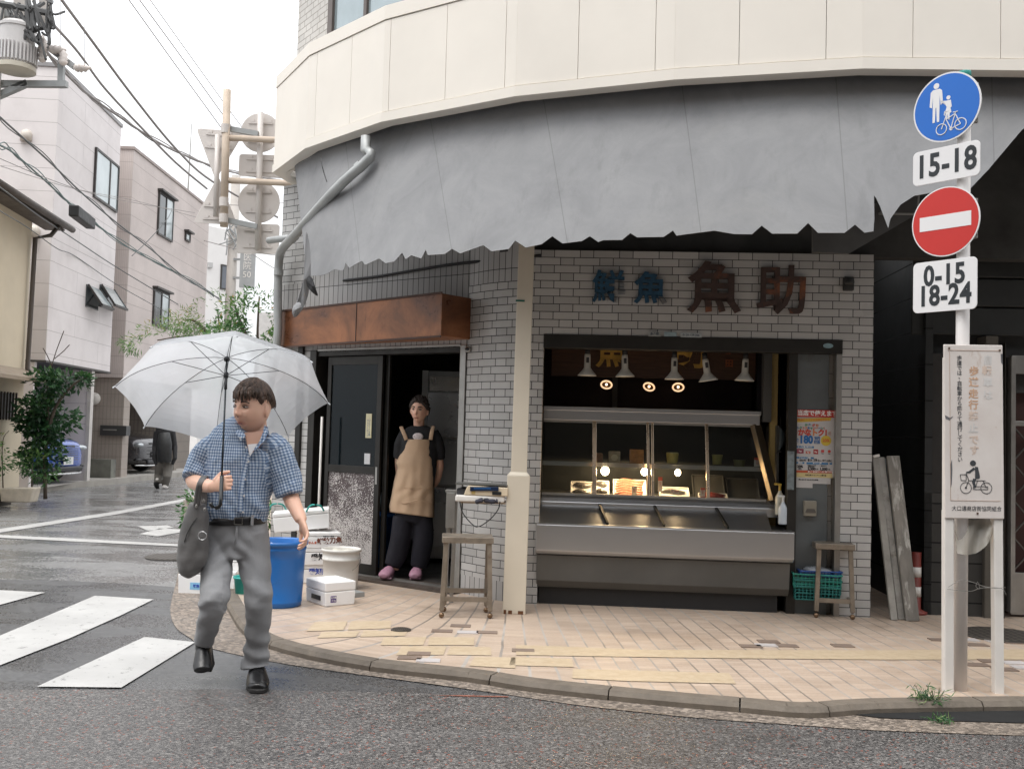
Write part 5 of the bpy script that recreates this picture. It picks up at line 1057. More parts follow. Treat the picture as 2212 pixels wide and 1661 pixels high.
g = MB(Bm); g.box(-Wb/2, Wb/2, -.004, .012, -Hb/2, Hb/2); g.build('board', boardm.m, ns, bevel=.004)
g = MB(Bm); e = .012
g.box(-Wb/2+.02,Wb/2-.02,-.0055,-.004,Hb/2-.035,Hb/2-.032); g.box(-Wb/2+.03,-Wb/2+.032,-.0055,-.004,-Hb/2+.1,Hb/2-.04); g.box(-Wb/2+.03,Wb/2-.02,-.0055,-.004,-Hb/2+.10,-Hb/2+.102); g.build('rust_line', M('rust_line', (.42,.30,.23), .8), ns)
g = MB(Bm)
for x, z in ((-Wb/2+.028,Hb/2-.022),(Wb/2-.018,Hb/2-.03),(.015,-Hb/2+.03)): disc(g, x, z, .006, -.008, -.004, 12)
g.build('screw', M('rusty_screw', (.09,.05,.03), .7), ns)
chp = M('chip_dark', (.12,.12,.13), .7, var=.4, scale=30)
g = MB(Bm); g.prism([(-Wb/2+.030,-.20),(-Wb/2+.040,-.16),(-Wb/2+.042,-.22),(-Wb/2+.038,-.30),(-Wb/2+.030,-.33)], -.0052, -.004); g.build('chipped_paint', chp, ns); g = MB(Bm); g.prism([(Wb/2-.012,Hb/2-.05),(Wb/2-.002,Hb/2-.05),(Wb/2-.002,Hb/2-.11),(Wb/2-.010,Hb/2-.10)], -.0052,-.004); g.build('chipped_paint', chp, ns); g = MB(Bm); g.prism([(-Wb/2+.002,.09),(-Wb/2+.03,.075),(-Wb/2+.05,.085),(-Wb/2+.03,.06),(-Wb/2+.006,.07)], -.0052,-.004); g.build('chipped_paint', chp, ns)
Bi = Bm.inverted()
def bxz(u, v):
    x, z = bpx_(u, v); q = Bi @ BF.w(x, 0, z); return q.x, q.z
kk = M('board_ink', (.045,.05,.055), .6); oo = M('board_orange', (.56,.36,.24), .7); ff = M('board_faded', (.60,.58,.56), .7); of = M('board_faded_orange', (.62,.50,.42), .7)
col1 = '歩道では、自転車から降りて通行してください'
y0_, y1_ = 774, 993
for i, ch in enumerate(col1):
    x, z = bxz(2071.5+.15*i/2, y0_+(y1_-y0_)*i/(len(col1)-1)); 
    if ch == '、': x += .008; z += .008
    text(ch, .0300, kk, ns, Bm, x, -.0048, z, .0004, fat=.0003, name='writing')
for (u, v, ch, m_) in ((2103,803,'歩',oo),(2102.5,827,'道',oo),(2102,852,'走',oo),(2102,876,'行',oo),(2102,900,'禁',of),(2102,926,'止',ff),(2103,951,'で',of),(2104,974,'す',of),(2133,779,'自',ff),(2131,802,'転',of),(2133,827,'車',ff),(2133,855,'は',ff)):
    x, z = bxz(u, v); text(ch, .056, m_, ns, Bm, x, -.0048, z, .0003, fat=.0018, name='faded_writing')
x, z = bxz(2109,1099); text('大口通商店街協同組合', .0305, kk, ns, Bm, x, -.0048, z, .0004, fat=.0000, name='writing', wx=.93)
# cyclist
g = MB(Bm); cxx, czz = bxz(2107,1035); q = .0030
def P2(x, y): return (cxx + (x-1005)/2.768/1.302/390*1.02, czz - (y-1238)/2.768/1.302/390*1.02)
def ln(a, b, w_): A = P2(*a); B_ = P2(*b); g.bar((A[0],-.0052,A[1]),(B_[0],-.0052,B_[1]), w_, .0016, up=(0,1,0)) if False else g.bar((A[0],-.0050,A[1]),(B_[0],-.0050,B_[1]), w_, .0018, up=(0,1,0))
for cx_, cy_ in ((927,1305),(1087,1305)):
    for a in range(20):
        ln((cx_+43*math.cos(a*math.pi/10), cy_+43*math.sin(a*math.pi/10)), (cx_+43*math.cos((a+1)*math.pi/10), cy_+43*math.sin((a+1)*math.pi/10)), .0030)
for a, b in (((927,1305),(950,1248)),((930,1190),(950,1248)),((950,1248),(1080,1248)),((1062,1248),(1087,1305)),((1018,1248),(1005,1296)),((985,1294),(1098,1294)),((985,1316),(1098,1316)),((985,1294),(985,1316)),((1098,1294),(1098,1316)),((884,1202),(930,1202)),((884,1202),(890,1248)),((890,1248),(930,1248)),((930,1202),(930,1248))): ln(a, b, .0032)
def pp_(pts): g.prism([P2(x, y) for x, y in pts][::-1], -.0058, -.0042)
pp_([(1000,1140),(1022,1142),(1038,1215),(1034,1232),(1000,1235),(1000,1180)]); pp_([(990,1145),(1003,1160),(960,1190),(932,1192),(930,1180),(950,1176)]); pp_([(985,1232),(1010,1236),(998,1262),(1008,1300),(994,1310),(975,1262)])
hx, hz = P2(984,1113); disc(g, hx, hz, .0165, -.0058, -.0042, 20); hx, hz = P2(927,1305); disc(g, hx, hz, .006, -.0058, -.0042, 12)
g.build('cyclist_symbol', kk, ns)
# plastic sheet under the board and wire
g = MB(); n = 14
top = [(2065+(2150-2065)*i/n, 1122) for i in range(n+1)]; bot = [(2068+(2152-2068)*i/n, 1195 + 3*math.sin(i*.4) - (45*max(0,(i-7)/7)**1.2)) for i in range(n+1)]
vs = []; m2 = 6
for j in range(m2+1):
    for i in range(n+1):
        a = atY(*top[i], nbp.y+.055); b = atY(*bot[i], nbp.y+.01); p = a.lerp(b, j/m2); p.y += .02*math.sin(i*.8+j*.5); vs.append(p)
g.add(vs, [(j*(n+1)+i, j*(n+1)+i+1, (j+1)*(n+1)+i+1, (j+1)*(n+1)+i) for j in range(m2) for i in range(n)])
o = g.build('plastic_sheet', glass('cloudy_plastic', (.85,.83,.78), .55, .3, (.42,.39,.34)), None, smooth=True); tag(o, 'torn cloudy plastic sheet hanging under the notice board', 'plastic sheet')
g = MB(); Yw = nbp.y-.005
for L in ([(2048,1268),(2075,1253),(2100,1257),(2125,1266),(2150,1270),(2172,1268)], [(2046,1272),(2080,1276),(2100,1276),(2118,1270),(2150,1269),(2166,1272),(2174,1285)], [(2112,1256),(2108,1266),(2116,1272),(2114,1258)]): g.tube(catm([atY(u,v,Yw-.004) for u, v in L],4), .0016, 5)
o = g.build('wire', alu, None); tag(o, 'thin loose wire tied round the two notice board posts', 'wire')
# ---- weeds
lm = NT('weed_leaf'); ux = lm.n('SeparateXYZ', {0: lm.co('UV')}).outputs[0]; weed_m = lm.set(col=lm.ramp(ux, [(0,(.03,.09,.035)),(.6,(.06,.16,.05)),(1,(.20,.26,.09))]), rough=.5)
def leaf(g, p, d, n_, L, w_, r=None):
    d = d.normalized(); s = d.cross(n_).normalized(); r = random.random() if r is None else r; n2 = s.cross(d)
    a = p; b = p + d*L*.45 + s*w_/2 + n2*.0; c = p + d*L - n2*L*.12; e = p + d*L*.45 - s*w_/2; m = p + d*L*.5 + n2*L*.06
    g.add([a,b,c,e], [(0,1,2,3)], 0, [[(r,r)]*4])
def rv(): 
    v = Vector((random.gauss(0,1), random.gauss(0,1), random.gauss(0,1))); return v.normalized()
def weeds(c, r_, n, lab, h=.12):
    t = thing('weed_clump', lab, 'weed', c); g = MB(); st_ = MB()
    for i in range(n):
        a = random.uniform(0, 6.28); b = Vector(c) + Vector((math.cos(a), math.sin(a)*.5, 0))*r_*random.random(); tip = b + Vector((random.gauss(0,.05), random.gauss(-.02,.03), h*random.uniform(.4,1.1)))
        st_.tube([b, b.lerp(tip,.5)+Vector((0,0,.01)), tip], .0012, 4)
        for k in range(5): p = b.lerp(tip, random.uniform(.3,1)); leaf(g, p, rv()+Vector((0,0,.3)), rv(), random.uniform(.03,.06), .006)
    g.build('leaves', weed_m, t); st_.build('stems', weed_m, t)
p = G(2000,1535,.0); weeds((p.x,p.y,.0), .07, 40, 'green weed clump growing at the gutter below the notice board', .13); p = G(2035,1560,.01); weeds((p.x,p.y,.0), .05, 12, 'small flat weed right of the larger clump at the gutter', .05)
# ================= LEFT STREET BACKGROUND
side_w = tiles('pale_siding', (.68,.635,.625), (.40,.37,.36), per=3.03, row=.455, half=False, offs=.5, var=.015, jw=.010, dirtc=(.50,.46,.45), rough=.6, bumpk=.4)
def ribbed(name, col, jc, row=.43, rib=.045):
    t = NT(name); sp = t.n('SeparateXYZ', {0: t.co('UV')}); x, z = sp.outputs[0], sp.outputs[1]
    fz = t.math('FRACT', t.math('DIVIDE', z, row)); j = t.math('LESS_THAN', fz, .028); fx = t.math('FRACT', t.math('DIVIDE', x, rib)); rb = t.math('LESS_THAN', fx, .3)
    c = t.mix(t.fr(t.noise(1.2,6), .3,.7), col, mul(col,.82)); c = t.mix(t.math('MULTIPLY', rb, .35), c, jc); c = t.mix(j, c, jc)
    return t.set(col=c, rough=.75, nor=t.bump(t.math('SUBTRACT', t.math('MULTIPLY', rb,-.3), j), .5, .006))
brown_s = ribbed('brown_ribbed_siding', (.60,.53,.50), (.36,.31,.29)); brown_t = ribbed('brown_tile_wall', (.25,.215,.185), (.09,.08,.07), .30, .11)
wglass = M('reflecting_glass', (.42,.47,.48), .05, .25, var=.25, scale=.6, spec=1.); dglass = M('dark_window_glass', (.06,.07,.075), .06, .2, spec=1.)
wframe = M('dark_window_frame', (.05,.045,.042), .45, .3)
C1 = G(98,778,2.6); C2 = atY(237,806,23.3); WBF = Frame(C1, C2)
wbld = thing('white_house', 'tall pale siding house with overhanging upper floors above a garage', 'house', (C1.x,C1.y,.12))
zt_ = WBF.px(123,139)[1]
g = MB(WBF.M); g.box(0, WBF.len, 0, 7, 2.6, zt_)
g.build('upper_floors', side_w, wbld)
g = MB(WBF.M); g.box(-.03, WBF.len+.03, -.03, 7, zt_, zt_+.08); g.build('roof_edge', M('roof_edge_grey', (.25,.24,.24), .5), wbld); g = MB(WBF.M); g.box(-.02,WBF.len+.02,-.02,7,2.56,2.6); g.build('overhang_trim', M('overhang_trim', (.07,.065,.06), .6), wbld)
wall_d = M('garage_wall', (.36,.34,.33), .7, var=.1)
g = MB(WBF.M); g.box(WBF.len-1.15, WBF.len-1.0, .1, 6.9, .1, 2.56); g.box(0,.12,.2,6.9,.1,2.56,0); g.box(0,WBF.len,5.2,5.3,.1,2.56); g.build('garage_wall', side_w, wbld); g = MB(WBF.M); g.box(WBF.len-1.17, WBF.len-.98, .02,.1,.1,2.56); g.build('garage_column', M('column_pale', (.52,.49,.46), .6), wbld)
g = MB(WBF.M); g.box(-.0,WBF.len,.05,5.2,.10,.125); g.build('garage_floor', grey_conc, wbld)
def window(Fr, parent, x0, x1, z0, z1, gm, split=None, y=0, fw=.05):
    g = MB(Fr.M); 
    for a in ((x0,x1,z0,z0+fw),(x0,x1,z1-fw,z1),(x0,x0+fw,z0+fw,z1-fw),(x1-fw,x1,z0+fw,z1-fw)): g.box(a[0],a[1],y-.05,y-.0,a[2],a[3])
    if split: xs = lerp(x0,x1,split); g.box(xs-fw*.6,xs+fw*.6,y-.045,y-.005,z0+fw,z1-fw)
    f = g.build('window', wframe, parent); g = MB(Fr.M); g.box(x0+fw,x1-fw,y-.03,y-.012,z0+fw,z1-fw); g.build('pane', gm, f); return f
xa, za = WBF.px(205,318); xb, zb = WBF.px(250,460); window(WBF, wbld, xa, xb, WBF.px(199,425)[1], za, wglass, .62)
for (u0_, u1_) in ((186,210),(215,241)):
    xa, za = WBF.px(u0_,616); xb, zb = WBF.px(u1_,680); z1_ = WBF.px(u0_,614)[1]; z0_ = WBF.px(u0_,663)[1]
    g = MB(WBF.M); g.box(xa,xb,-.02,.02,z0_,z1_); f = g.build('window', dglass, wbld); g = MB(WBF.M); g.bar((xa+.02,-.04,z1_),(xa+.02,-.35,z0_+.05),.04,.04); g.bar((xb-.02,-.04,z1_),(xb-.02,-.35,z0_+.05),.04,.04); g.bar((xa,-.35,z0_+.05),(xb,-.35,z0_+.05),.05,.05); g.build('sash', wframe, f)
    g = MB(WBF.M); g.add([(xa+.04,-.05,z1_-.02),(xb-.04,-.05,z1_-.02),(xb-.04,-.34,z0_+.07),(xa+.04,-.34,z0_+.07)], [(0,1,2,3)]); g.build('pane', wglass, f, thick=.01)
FC = Frame((C1.x-8, C1.y+.0), (C1.x, C1.y)); 
g = MB(FC.M); g.box(0,8,0.003,.2,2.6,zt_-.0); g.build('front_facet', side_w, wbld)
xa, za = FC.px(-12,262); xb, zb = FC.px(21,380); window(FC, wbld, xa, xb, zb, za+.15, wglass, None, 0, .13)
for (u, v) in ((60,296),(76,502)):
    x, z = FC.px(u,v); g = MB(FC.M); g.lathe([(.11,-.1),(.11,.04),(.08,.10),(.02,.13)], c=(x,-.06,z), seg=16); g.build('vent_cap', M('vent_beige', (.55,.50,.44), .5), wbld, smooth=True)
# brown house
B1 = G(266,816,2.5); B2 = atY(448,560,30.5); BF2 = Frame(B1, B2)
zb_top = BF2.px(291,325)[1]; bb = thing('brown_house', 'brown ribbed siding house beyond the white one with a van in its garage', 'house', (B1.x,B1.y,.12))
g = MB(BF2.M); g.box(0,BF2.len,0,8,2.5,zb_top); g.build('upper_floors', brown_s, bb)
g = MB(BF2.M); g.box(-.03,BF2.len+.03,-.03,8,zb_top,zb_top+.07); g.build('roof_edge', M('brown_edge', (.30,.25,.23), .6), bb)
for (u0_,v0_,u1_,v1_,gm,sp) in ((342,412,374,522,dglass,.5),(331,622,364,716,dglass,.5),(399,500,409,533,wglass,None)):
    xa, za = BF2.px(u0_,v0_); xb, _ = BF2.px(u1_,v0_+10); z0_ = BF2.px(u0_,v1_-14)[1]; f = window(BF2, bb, xa, xb, z0_, za, gm, sp); g = MB(BF2.M); g.box(xa-.05,xb+.05,-.14,0,za,za+.05); g.build('hood', wframe, f)
    if sp: g = MB(BF2.M); xm = lerp(xa,xb,.55); g.box(xm,xb-.05,-.035,-.028,z0_+.05,za-.05); g.build('pane', wglass, f)
LF_ = Frame((B1.x-3, B1.y+.05), (B1.x, B1.y+.05)); g = MB(LF_.M); xc0 = LF_.px(197,1000)[0]; xc1 = LF_.px(257,1000)[0]; g.box(xc0-.6, xc1, .15, .4, .1, 2.5); g.build('lower_wall', brown_t, bb)
xk0 = LF_.px(262,1000)[0]; g = MB(LF_.M); g.box(xk0, 0.02, 0, .38, .1, 2.5); g.build('corner_column', ribbed('column_tile', (.37,.32,.28), (.2,.17,.15), .30, .09), bb)
g = MB(LF_.M); g.lathe([(.30,.1),(.30,.22),(.22,.30)], c=((xk0)/2,.19,0), seg=4, M=Matrix.Rotation(R(45),3,'Z')); g.build('column_base', M('base_white', (.55,.50,.46), .6), bb)
xm, zm = LF_.px(251,930); g = MB(LF_.M); g.box(xm-.35,xm+.28,-.1,.16,zm-.12,zm+.12); g.box(xm-.28,xm+.05,-.11,-.1,zm+.0,zm+.03,1); g.build('letterbox', [M('letterbox_black', (.04,.04,.04), .4), alu], bb, bevel=.01)
xm, zm = LF_.px(204,861); g = MB(LF_.M); g.ell((xm,.0,zm), (.15,.1,.15), 16, 8); g.build('globe_lamp', white_pl, bb, smooth=True)
g = MB(LF_.M); xa, za = LF_.px(180,1013); xb, zb = LF_.px(259,1013); g.box(xa,xb,-.55,-.25,.1,.55); g.build('low_block_wall', M('mossy_block', (.13,.13,.11), .8, var=.3, bump=.5, bs=30), bb)
g = MB(BF2.M); g.box(4.2,4.4,0,6,.1,2.5); g.box(0,6.5,5,5.1,.1,2.5); g.box(4.4,BF2.len,0.3,.5,.1,2.5); g.build('garage_wall', brown_t, bb)
# far white building, pole
FWB = Frame(atY(432,800,39), atY(548,800,41)); fz_ = FWB.px(455,489)[1]
fb = thing('far_white_building', 'distant white building behind the backs of the road signs', 'building', (FWB.w(1,0,0).x,39,0)); g = MB(FWB.M); g.box(0,1.75,0,8,0,fz_); g.box(1.75,2.1,.2,8,0,fz_-1.8); g.build('walls', M('far_white', (.68,.66,.64), .7, var=.03), fb)
xa, za = FWB.px(477,571); xb, zb = FWB.px(491,627); window(FWB, fb, xa, xb, zb, za, M('far_glass', (.13,.14,.16), .2), None, 0, .05)
g = MB(FWB.M); x, z = FWB.px(452,573); g.box(x-.1,x+.1,-.1,0,z-.1,z+.1); g.build('vent', M('vent_grey', (.45,.44,.43), .6), fb)
ag = atY(408,440,31); t = thing('antenna', 'thin aerial rod rising behind the brown house', 'antenna', (ag.x,31,0)); g = MB(); g.tube([(ag.x,31,6),atY(406,414,31),atY(414,267,31)], [.03,.03,.012], 6); g.build('rod', alu, t)
# cream house left
H1 = atY(-160,1000,14.2); H2 = atY(43,1000,17.9); HF = Frame(H1, H2); ch_ = thing('cream_house', 'cream rendered house at the left edge with dark eaves and barred window', 'house', (H2.x,H2.y,.12)); cr_m = M('cream_render', (.60,.52,.39), .8, var=.05, scale=2, bump=.3, bs=50)
ze = HF.px(0,391,-.3)[1]
g = MB(HF.M); g.box(0,HF.len,0,6,0.1,5.1); g.build('walls', cr_m, ch_)
dkt = M('dark_eave', (.09,.075,.065), .6, .1)
Eo = HF.px(100,455,-.35); g = MB(HF.M); g.prism([(-.42,5.02),(-.42,5.14),(3,6.3),(3,6.15)], 0, HF.len+.75, 0, Matrix(((0,1,0,0),(1,0,0,0),(0,0,1,0),(0,0,0,1)))); g.box(0,HF.len+.7,-.35,0,5.0,5.03,0); g.build('roof', dkt, ch_, fixn=True)
g = MB(HF.M); g.tube([(0,-.46,5.05),(HF.len+.8,-.46,5.05)], .06, 10); g.build('gutter', dkt, ch_, smooth=True)
g = MB(HF.M); g.tube([(HF.len+.15,-.42,5.0),(HF.len+.1,-.3,4.8),(HF.len-.1,-.1,4.7),(HF.len-.1,-.08,2.35),(HF.len-.1,-.15,2.2),(HF.len+.05,-.25,2.05)], .04, 10); g.build('downpipe', dkt, ch_, smooth=True)
g = MB(HF.M); g.prism([(-.55,2.08),(-.55,2.14),(0,2.34),(0,2.14)], 0, HF.len+.1, 0, Matrix(((0,1,0,0),(1,0,0,0),(0,0,1,0),(0,0,0,1)))); g.build('lower_roof', M('brown_roof_edge', (.30,.24,.18), .7), ch_, fixn=True)
xa, za = HF.px(-60,845); xb, zb = HF.px(27,905); g = MB(HF.M); g.box(xa,xb,-.02,.05,zb,za+.02); f = g.build('window', M('barred_dark', (.025,.025,.025), .5), ch_); g = MB(HF.M)
for i in range(14): x = lerp(xa,xb,i/13); g.box(x-.012,x+.012,-.06,-.03,zb-.02,za+.04)
g.build('window_bars', M('bar_brown', (.07,.06,.05), .6), f)
# ---- cars
def car(name, lab, nose, yaw, paint, L, W, H, hood, van=False, plate='', parent=None):
    t = thing(name, lab, 'car', nose, 0); t.matrix_basis = Matrix.Translation(Vector(nose)) @ Matrix.Rotation(yaw, 4, 'Z')     # local: +x forward, nose at x=0
    g = MB(); st = []
    # stations: x, half width, z bottom, z shoulder, z top(half width at top)
    S = [(-.02,.52,.36,.60,.70,.46),(-.05,.70,.28,.66,.82,.62),(-.16,.84,.22,.74,.92,.72),(-.5,.90,.20,.84,hood,.78),(-1.0,.92,.20,.90,hood+.06,.80)]
    S += ([(-1.25,.93,.2,.95,hood+.16,.80),(-1.9,.93,.2,1.02,H,.70),(-L*.9,.93,.2,1.02,H,.70),(-L,.88,.3,1.0,H-.2,.66)] if van else [(-1.45,.92,.2,.95,hood+.12,.78),(-2.1,.92,.2,1.0,H,.62),(-L*.75,.92,.2,1.0,H,.62),(-L,.85,.35,.95,H-.45,.60)])
    N = 14; vs = []
    for x, hw, zb2, zs2, zt2, tw in S:
        hw *= W/1.84; tw *= W/1.84
        ring = [(-hw*.9,zb2),(-hw,zb2+.12),(-hw,zs2-.12),(-hw*.985,zs2),(-lerp(hw,tw,.85),lerp(zs2,zt2,.75)),(-tw*.8,zt2-.0),(-tw*.3,zt2+.02)]
        ring = ring + [(-a,b) for a, b in ring[::-1]]
        for y, z in ring: vs.append((x, y, z))
    fs = []
    for i in range(len(S)-1):
        for k in range(N): k2 = (k+1) % N; fs.append((i*N+k, (i+1)*N+k, (i+1)*N+k2, i*N+k2))
    fs.append(tuple(range(N))); fs.append(tuple((len(S)-1)*N+k for k in range(N))[::-1]); g.add(vs, fs)
    b = g.build('body', paint, t, local=True, smooth=True, subd=2)
    blk = M('car_black_trim', (.012,.012,.014), .35); chrome = M('car_chrome', (.55,.55,.55), .15, .95); gl = M('car_glass', (.03,.035,.04), .05, spec=1.)
    g = MB(); fr_ = -.0
    g.prism([(-.42,.52),(-.36,.80),(.36,.80),(.42,.52),(.30,.47),(-.30,.47)], .035, .10, 0, Matrix(((0,-1,0,0),(1,0,0,0),(0,0,1,0),(0,0,0,1)))); g.build('grille', blk, t, local=True, bevel=.01, fixn=True)
    g = MB()
    nb_ = 4 if van else 7
    for i in range(nb_): z = .50+.28*i/(nb_-1); g.box(.035 if not van else .04,.052,-.36,.36,z-.008,z+.008)
    gb = g.build('grille_bars', chrome if van else M('grille_grey', (.10,.11,.12), .4), t, local=True)
    g = MB(); g.box(.05,.062,-.17,.17,.40,.56); pl_ = g.build('number_plate', M('plate_white', (.75,.75,.74), .5), t, local=True)
    Tp = Matrix.Rotation(R(90), 4, 'Z'); text(plate, .085, M('plate_green', (.03,.16,.08), .5), pl_, Tp, 0, -.064, .45, .001, fat=.002, local=True, name='plate_number'); text('横浜 500', .04, M('plate_green2', (.03,.16,.08), .5), pl_, Tp, 0, -.064, .525, .001, local=True, name='plate_area')
    for s in (-1, 1):
        g = MB(); g.add([(-.02,s*.46,.74),(-.01,s*.50,.62),(-.22,s*.83,.66),(-.42,s*.90,.83),(-.24,s*.80,.86)], [(0,1,2,3,4)]); 
        g = MB(); g.ell((-.17,s*.66,.74), (.14,.22,.075), 14, 8, M=Matrix.Rotation(s*R(-32),3,'Z')); g.build('headlight', M('headlight_glass', (.45,.48,.5), .08, .4, spec=1.), t, local=True, smooth=True)
        g = MB(); g.ell((-.14,s*.72,.36), (.10,.14,.045), 12, 6); g.build('fog_light', blk, t, local=True, smooth=True)
        for x in (-.85, -L+.8):
            g = MB(); g.tube([(x,s*(W/2-.2),.32),(x,s*(W/2+.01),.32)], .32, 28, ref=(1,0,0)); w_ = g.build('wheel', black_rub, t, local=True, smooth=False, bevel=.02); g = MB(); g.tube([(x,s*(W/2-.0),.32),(x,s*(W/2+.018),.32)], .20, 20); g.build('rim', alu, w_, local=True)
    g = MB(); g.box(-.02,.06,-.55,.55,.25,.36); g.build('lower_intake', blk, t, local=True, bevel=.03); g = MB(); g.tube(catm([(-.18,-.78,.22),(-.0,-.55,.215),(.07,0,.21),(-.0,.55,.215),(-.18,.78,.22)],5), (.02), 8); g.build('front_lip', chrome if van else M('lip_white', (.6,.6,.6), .3,.5), t, local=True, smooth=True)
    xs0, xs1 = (-1.3,-1.85) if van else (-1.5,-2.05)
    g = MB(); z0_, z1_ = hood+.17, H-.05; g.add([(xs0,-.70,z0_),(xs0,.70,z0_),(xs1+.02,.58,z1_),(xs1+.02,-.58,z1_)], [(0,1,2,3)]); g.build('windscreen', gl, t, local=True, thick=.02)
    return t
pn_ = G(160,1022,.12)
cb = M('metallic_blue', (.015,.07,.36), .22, .35, var=.05, coat=1.); car('blue_car', 'bright blue car parked nose out in the garage under the white house', (-9.28,20.9,.12), R(-8), cb, 4.2, 1.8, 1.52, .93, plate='53-21')
car('dark_van', 'dark grey minivan parked nose out in the garage under the brown house', (-9.3,26.3,.12), R(-8), M('metallic_grey', (.05,.048,.052), .22, .4, var=.05, coat=1.), 4.6, 1.85, 1.85, .98, True, plate='20-46')
# ---- transformer pole
TY = 14.5
up_ = thing('utility_pole', 'grey utility pole with finned transformer, crossarms and insulators at top left', 'utility pole', (atY(-62,1000,TY).x,TY,0)); bx0 = atY(-22,100,TY)
concp = M('pole_concrete', (.40,.37,.34), .75, var=.1); g = MB(); g.tube([(atY(-62,1000,TY).x,TY,0),(bx0.x,TY,9.5)], [.18,.15], 18); g.build('pole', concp, up_, smooth=True)
tcn = atY(43,115,TY); tm = M('transformer_grey', (.56,.54,.53), .5, .1, var=.05); sc = TY/FPX
zb2 = atY(43,165,TY).z; zt2 = atY(43,66,TY).z; tx = tcn.x
g = MB(); r1 = 37*sc; g.lathe([(r1*.98,zb2+.10),(r1*.98,zt2-.03),(r1*1.04,zt2-.03),(r1*1.04,zt2+.01),(r1*.8,zt2+.06)], c=(tx,TY-.1,0), seg=36); tk = g.build('transformer_tank', tm, up_, smooth=False)
g = MB(); z1_ = zt2-.28
for i in range(34): a = 2*math.pi*i/34; c_ = Vector((tx+math.cos(a)*r1*1.04, TY-.1+math.sin(a)*r1*1.04, 0)); g.box(-.03,.03,-.012,.012,zb2+.14,z1_,0,Matrix.Translation(c_) @ Matrix.Rotation(a,4,'Z'))
g.build('fins', tm, tk); g = MB(); g.lathe([(r1*1.12,zb2+.04),(r1*1.12,zb2+.10),(r1*.9,zb2+.14)], c=(tx,TY-.1,0), seg=36); g.build('base_ring', M('base_ring', (.50,.46,.38), .5), tk)
gs = M('galv_arm', (.33,.34,.34), .5, .4); 
def ab(mb, a, b, w_): mb.bar(atY(a[0],a[1],TY+.1), atY(b[0],b[1],TY+.1), w_)
g = MB(); ab(g, (-15,182),(145,183), .09); ab(g, (-20,215),(60,180), .09); ab(g,(133,120),(132,190),.08); ab(g,(-15,30),(95,34),.10); ab(g,(100,100),(160,145),.09); g.build('crossarm', gs, up_); g = MB(); ab(g,(46,0),(46,70),.16); ab(g,(97,-20),(93,60),.11); g.build('short_upright', concp, up_)
ins = M('porcelain', (.66,.60,.56), .25)
for (u,v,hz) in ((92,96,0),(137,125,0),(92,118,0),(123,108,1),(177,147,1)):
    c_ = atY(u,v,TY); g = MB(); Mr = Matrix.Rotation(R(90),3,'Y') if hz else None
    g.lathe([(.02,-.12),(.05,-.10),(.07,-.06),(.05,-.05),(.075,-.01),(.05,0),(.065,.05),(.03,.09),(.015,.14)], c=c_, seg=14, M=Mr); g.build('insulator', ins, up_, smooth=True)
random.seed(3)
g = MB()
for i in range(34):
    a = (random.uniform(-5,110), random.uniform(-8,60)); b = (a[0]+random.uniform(-25,45), a[1]+random.uniform(5,60)); m_ = ((a[0]+b[0])/2+random.uniform(-15,15), max(a[1],b[1])+random.uniform(0,18)); g.tube(catm([atY(*a,TY-.2), atY(*m_,TY-.25), atY(*b,TY-.1)],5), random.choice([.012,.018,.025]), 5)
for a in (((60,20),(62,45),(66,68)),((68,15),(72,40),(70,70)),((2,10),(30,14),(70,22),(110,30))): g.tube(catm([atY(*p,TY-.2) for p in a],4), .05, 6)
g.build('jumper_wires', M('wire_black', (.07,.07,.07), .6), up_)
# ---- overhead cables
cab = M('cable_grey', (.26,.24,.23), .7); cabd = M('cable_dark', (.10,.105,.105), .6); cabt = M('cable_teal', (.10,.15,.145), .6)
def cable(lab, pts, Y0, Y1, r_, m_=None, extra=0):
    n = len(pts); g = MB(); P = [atY(u, v, lerp(Y0, Y1, i/(n-1))) for i, (u, v) in enumerate(pts)]; P = catm(P, 6); g.tube(P, r_, 6)
    if extra:
        for k in range(extra): g.tube([p + Vector((0,0,.05*math.sin(i*.7+k*2)+.02*k)) for i, p in enumerate(P)], r_*.6, 5)
    o = g.build('overhead_cable', m_ or cab, None, smooth=True); tag(o, lab, 'cable', 'overhead cables across the street'); return o
cable('thick upper cable falling from the top edge toward the sign backs', [(120,-22),(133,0),(195,84),(290,212),(382,324),(460,393),(600,470)], 12, 26, .026)
cable('thick cable starting beside the insulators and crossing the others', [(116,56),(123,62),(170,115),(226,191),(311,282),(380,352),(447,408)], 14.4, 25, .026)
cable('bundle of three cables sagging along the white house roof line', [(-20,-12),(10,13),(80,88),(142,159),(200,212),(272,262),(360,318),(456,358),(515,375),(620,392)], 13.5, 27, .024, None, 2)
cable('left one of three thin lines crossing the white sky', [(262,-20),(278,0),(380,142),(479,278),(500,306)], 14, 24, .010)
cable('middle one of three thin lines crossing the white sky', [(286,-20),(301,0),(400,135),(482,249),(520,300)], 14, 24, .010)
cable('right one of three thin lines crossing the white sky', [(310,-18),(324,0),(430,148),(518,269),(560,320)], 14, 24, .008)
cable('dark cable with wrap crossing in front of the tall window', [(-20,235),(6,259),(107,350),(181,421),(250,480),(324,537),(400,600),(477,647)], 11, 26, .014, cabd, 1)
cable('tangled dark green cable bundle carrying the black junction box', [(-20,305),(0,314),(32,333),(91,385),(155,443),(201,479),(281,537),(392,595),(462,640)], 11, 26, .014, cabt, 2)
cable('single black wire below the bundle ending at the plants', [(-20,392),(0,405),(88,470),(133,499),(181,531),(251,577),(385,658)], 12, 25, .011, cabd)
cable('lowest thin wire crossing below the small windows', [(-20,444),(0,456),(60,492),(123,537),(163,554),(251,614),(362,676)], 12, 25, .008, cabd)
cable('very thin wire crossing nearly level over both houses', [(-20,335),(0,343),(100,385),(194,417),(300,440),(421,460)], 13, 22, .006)
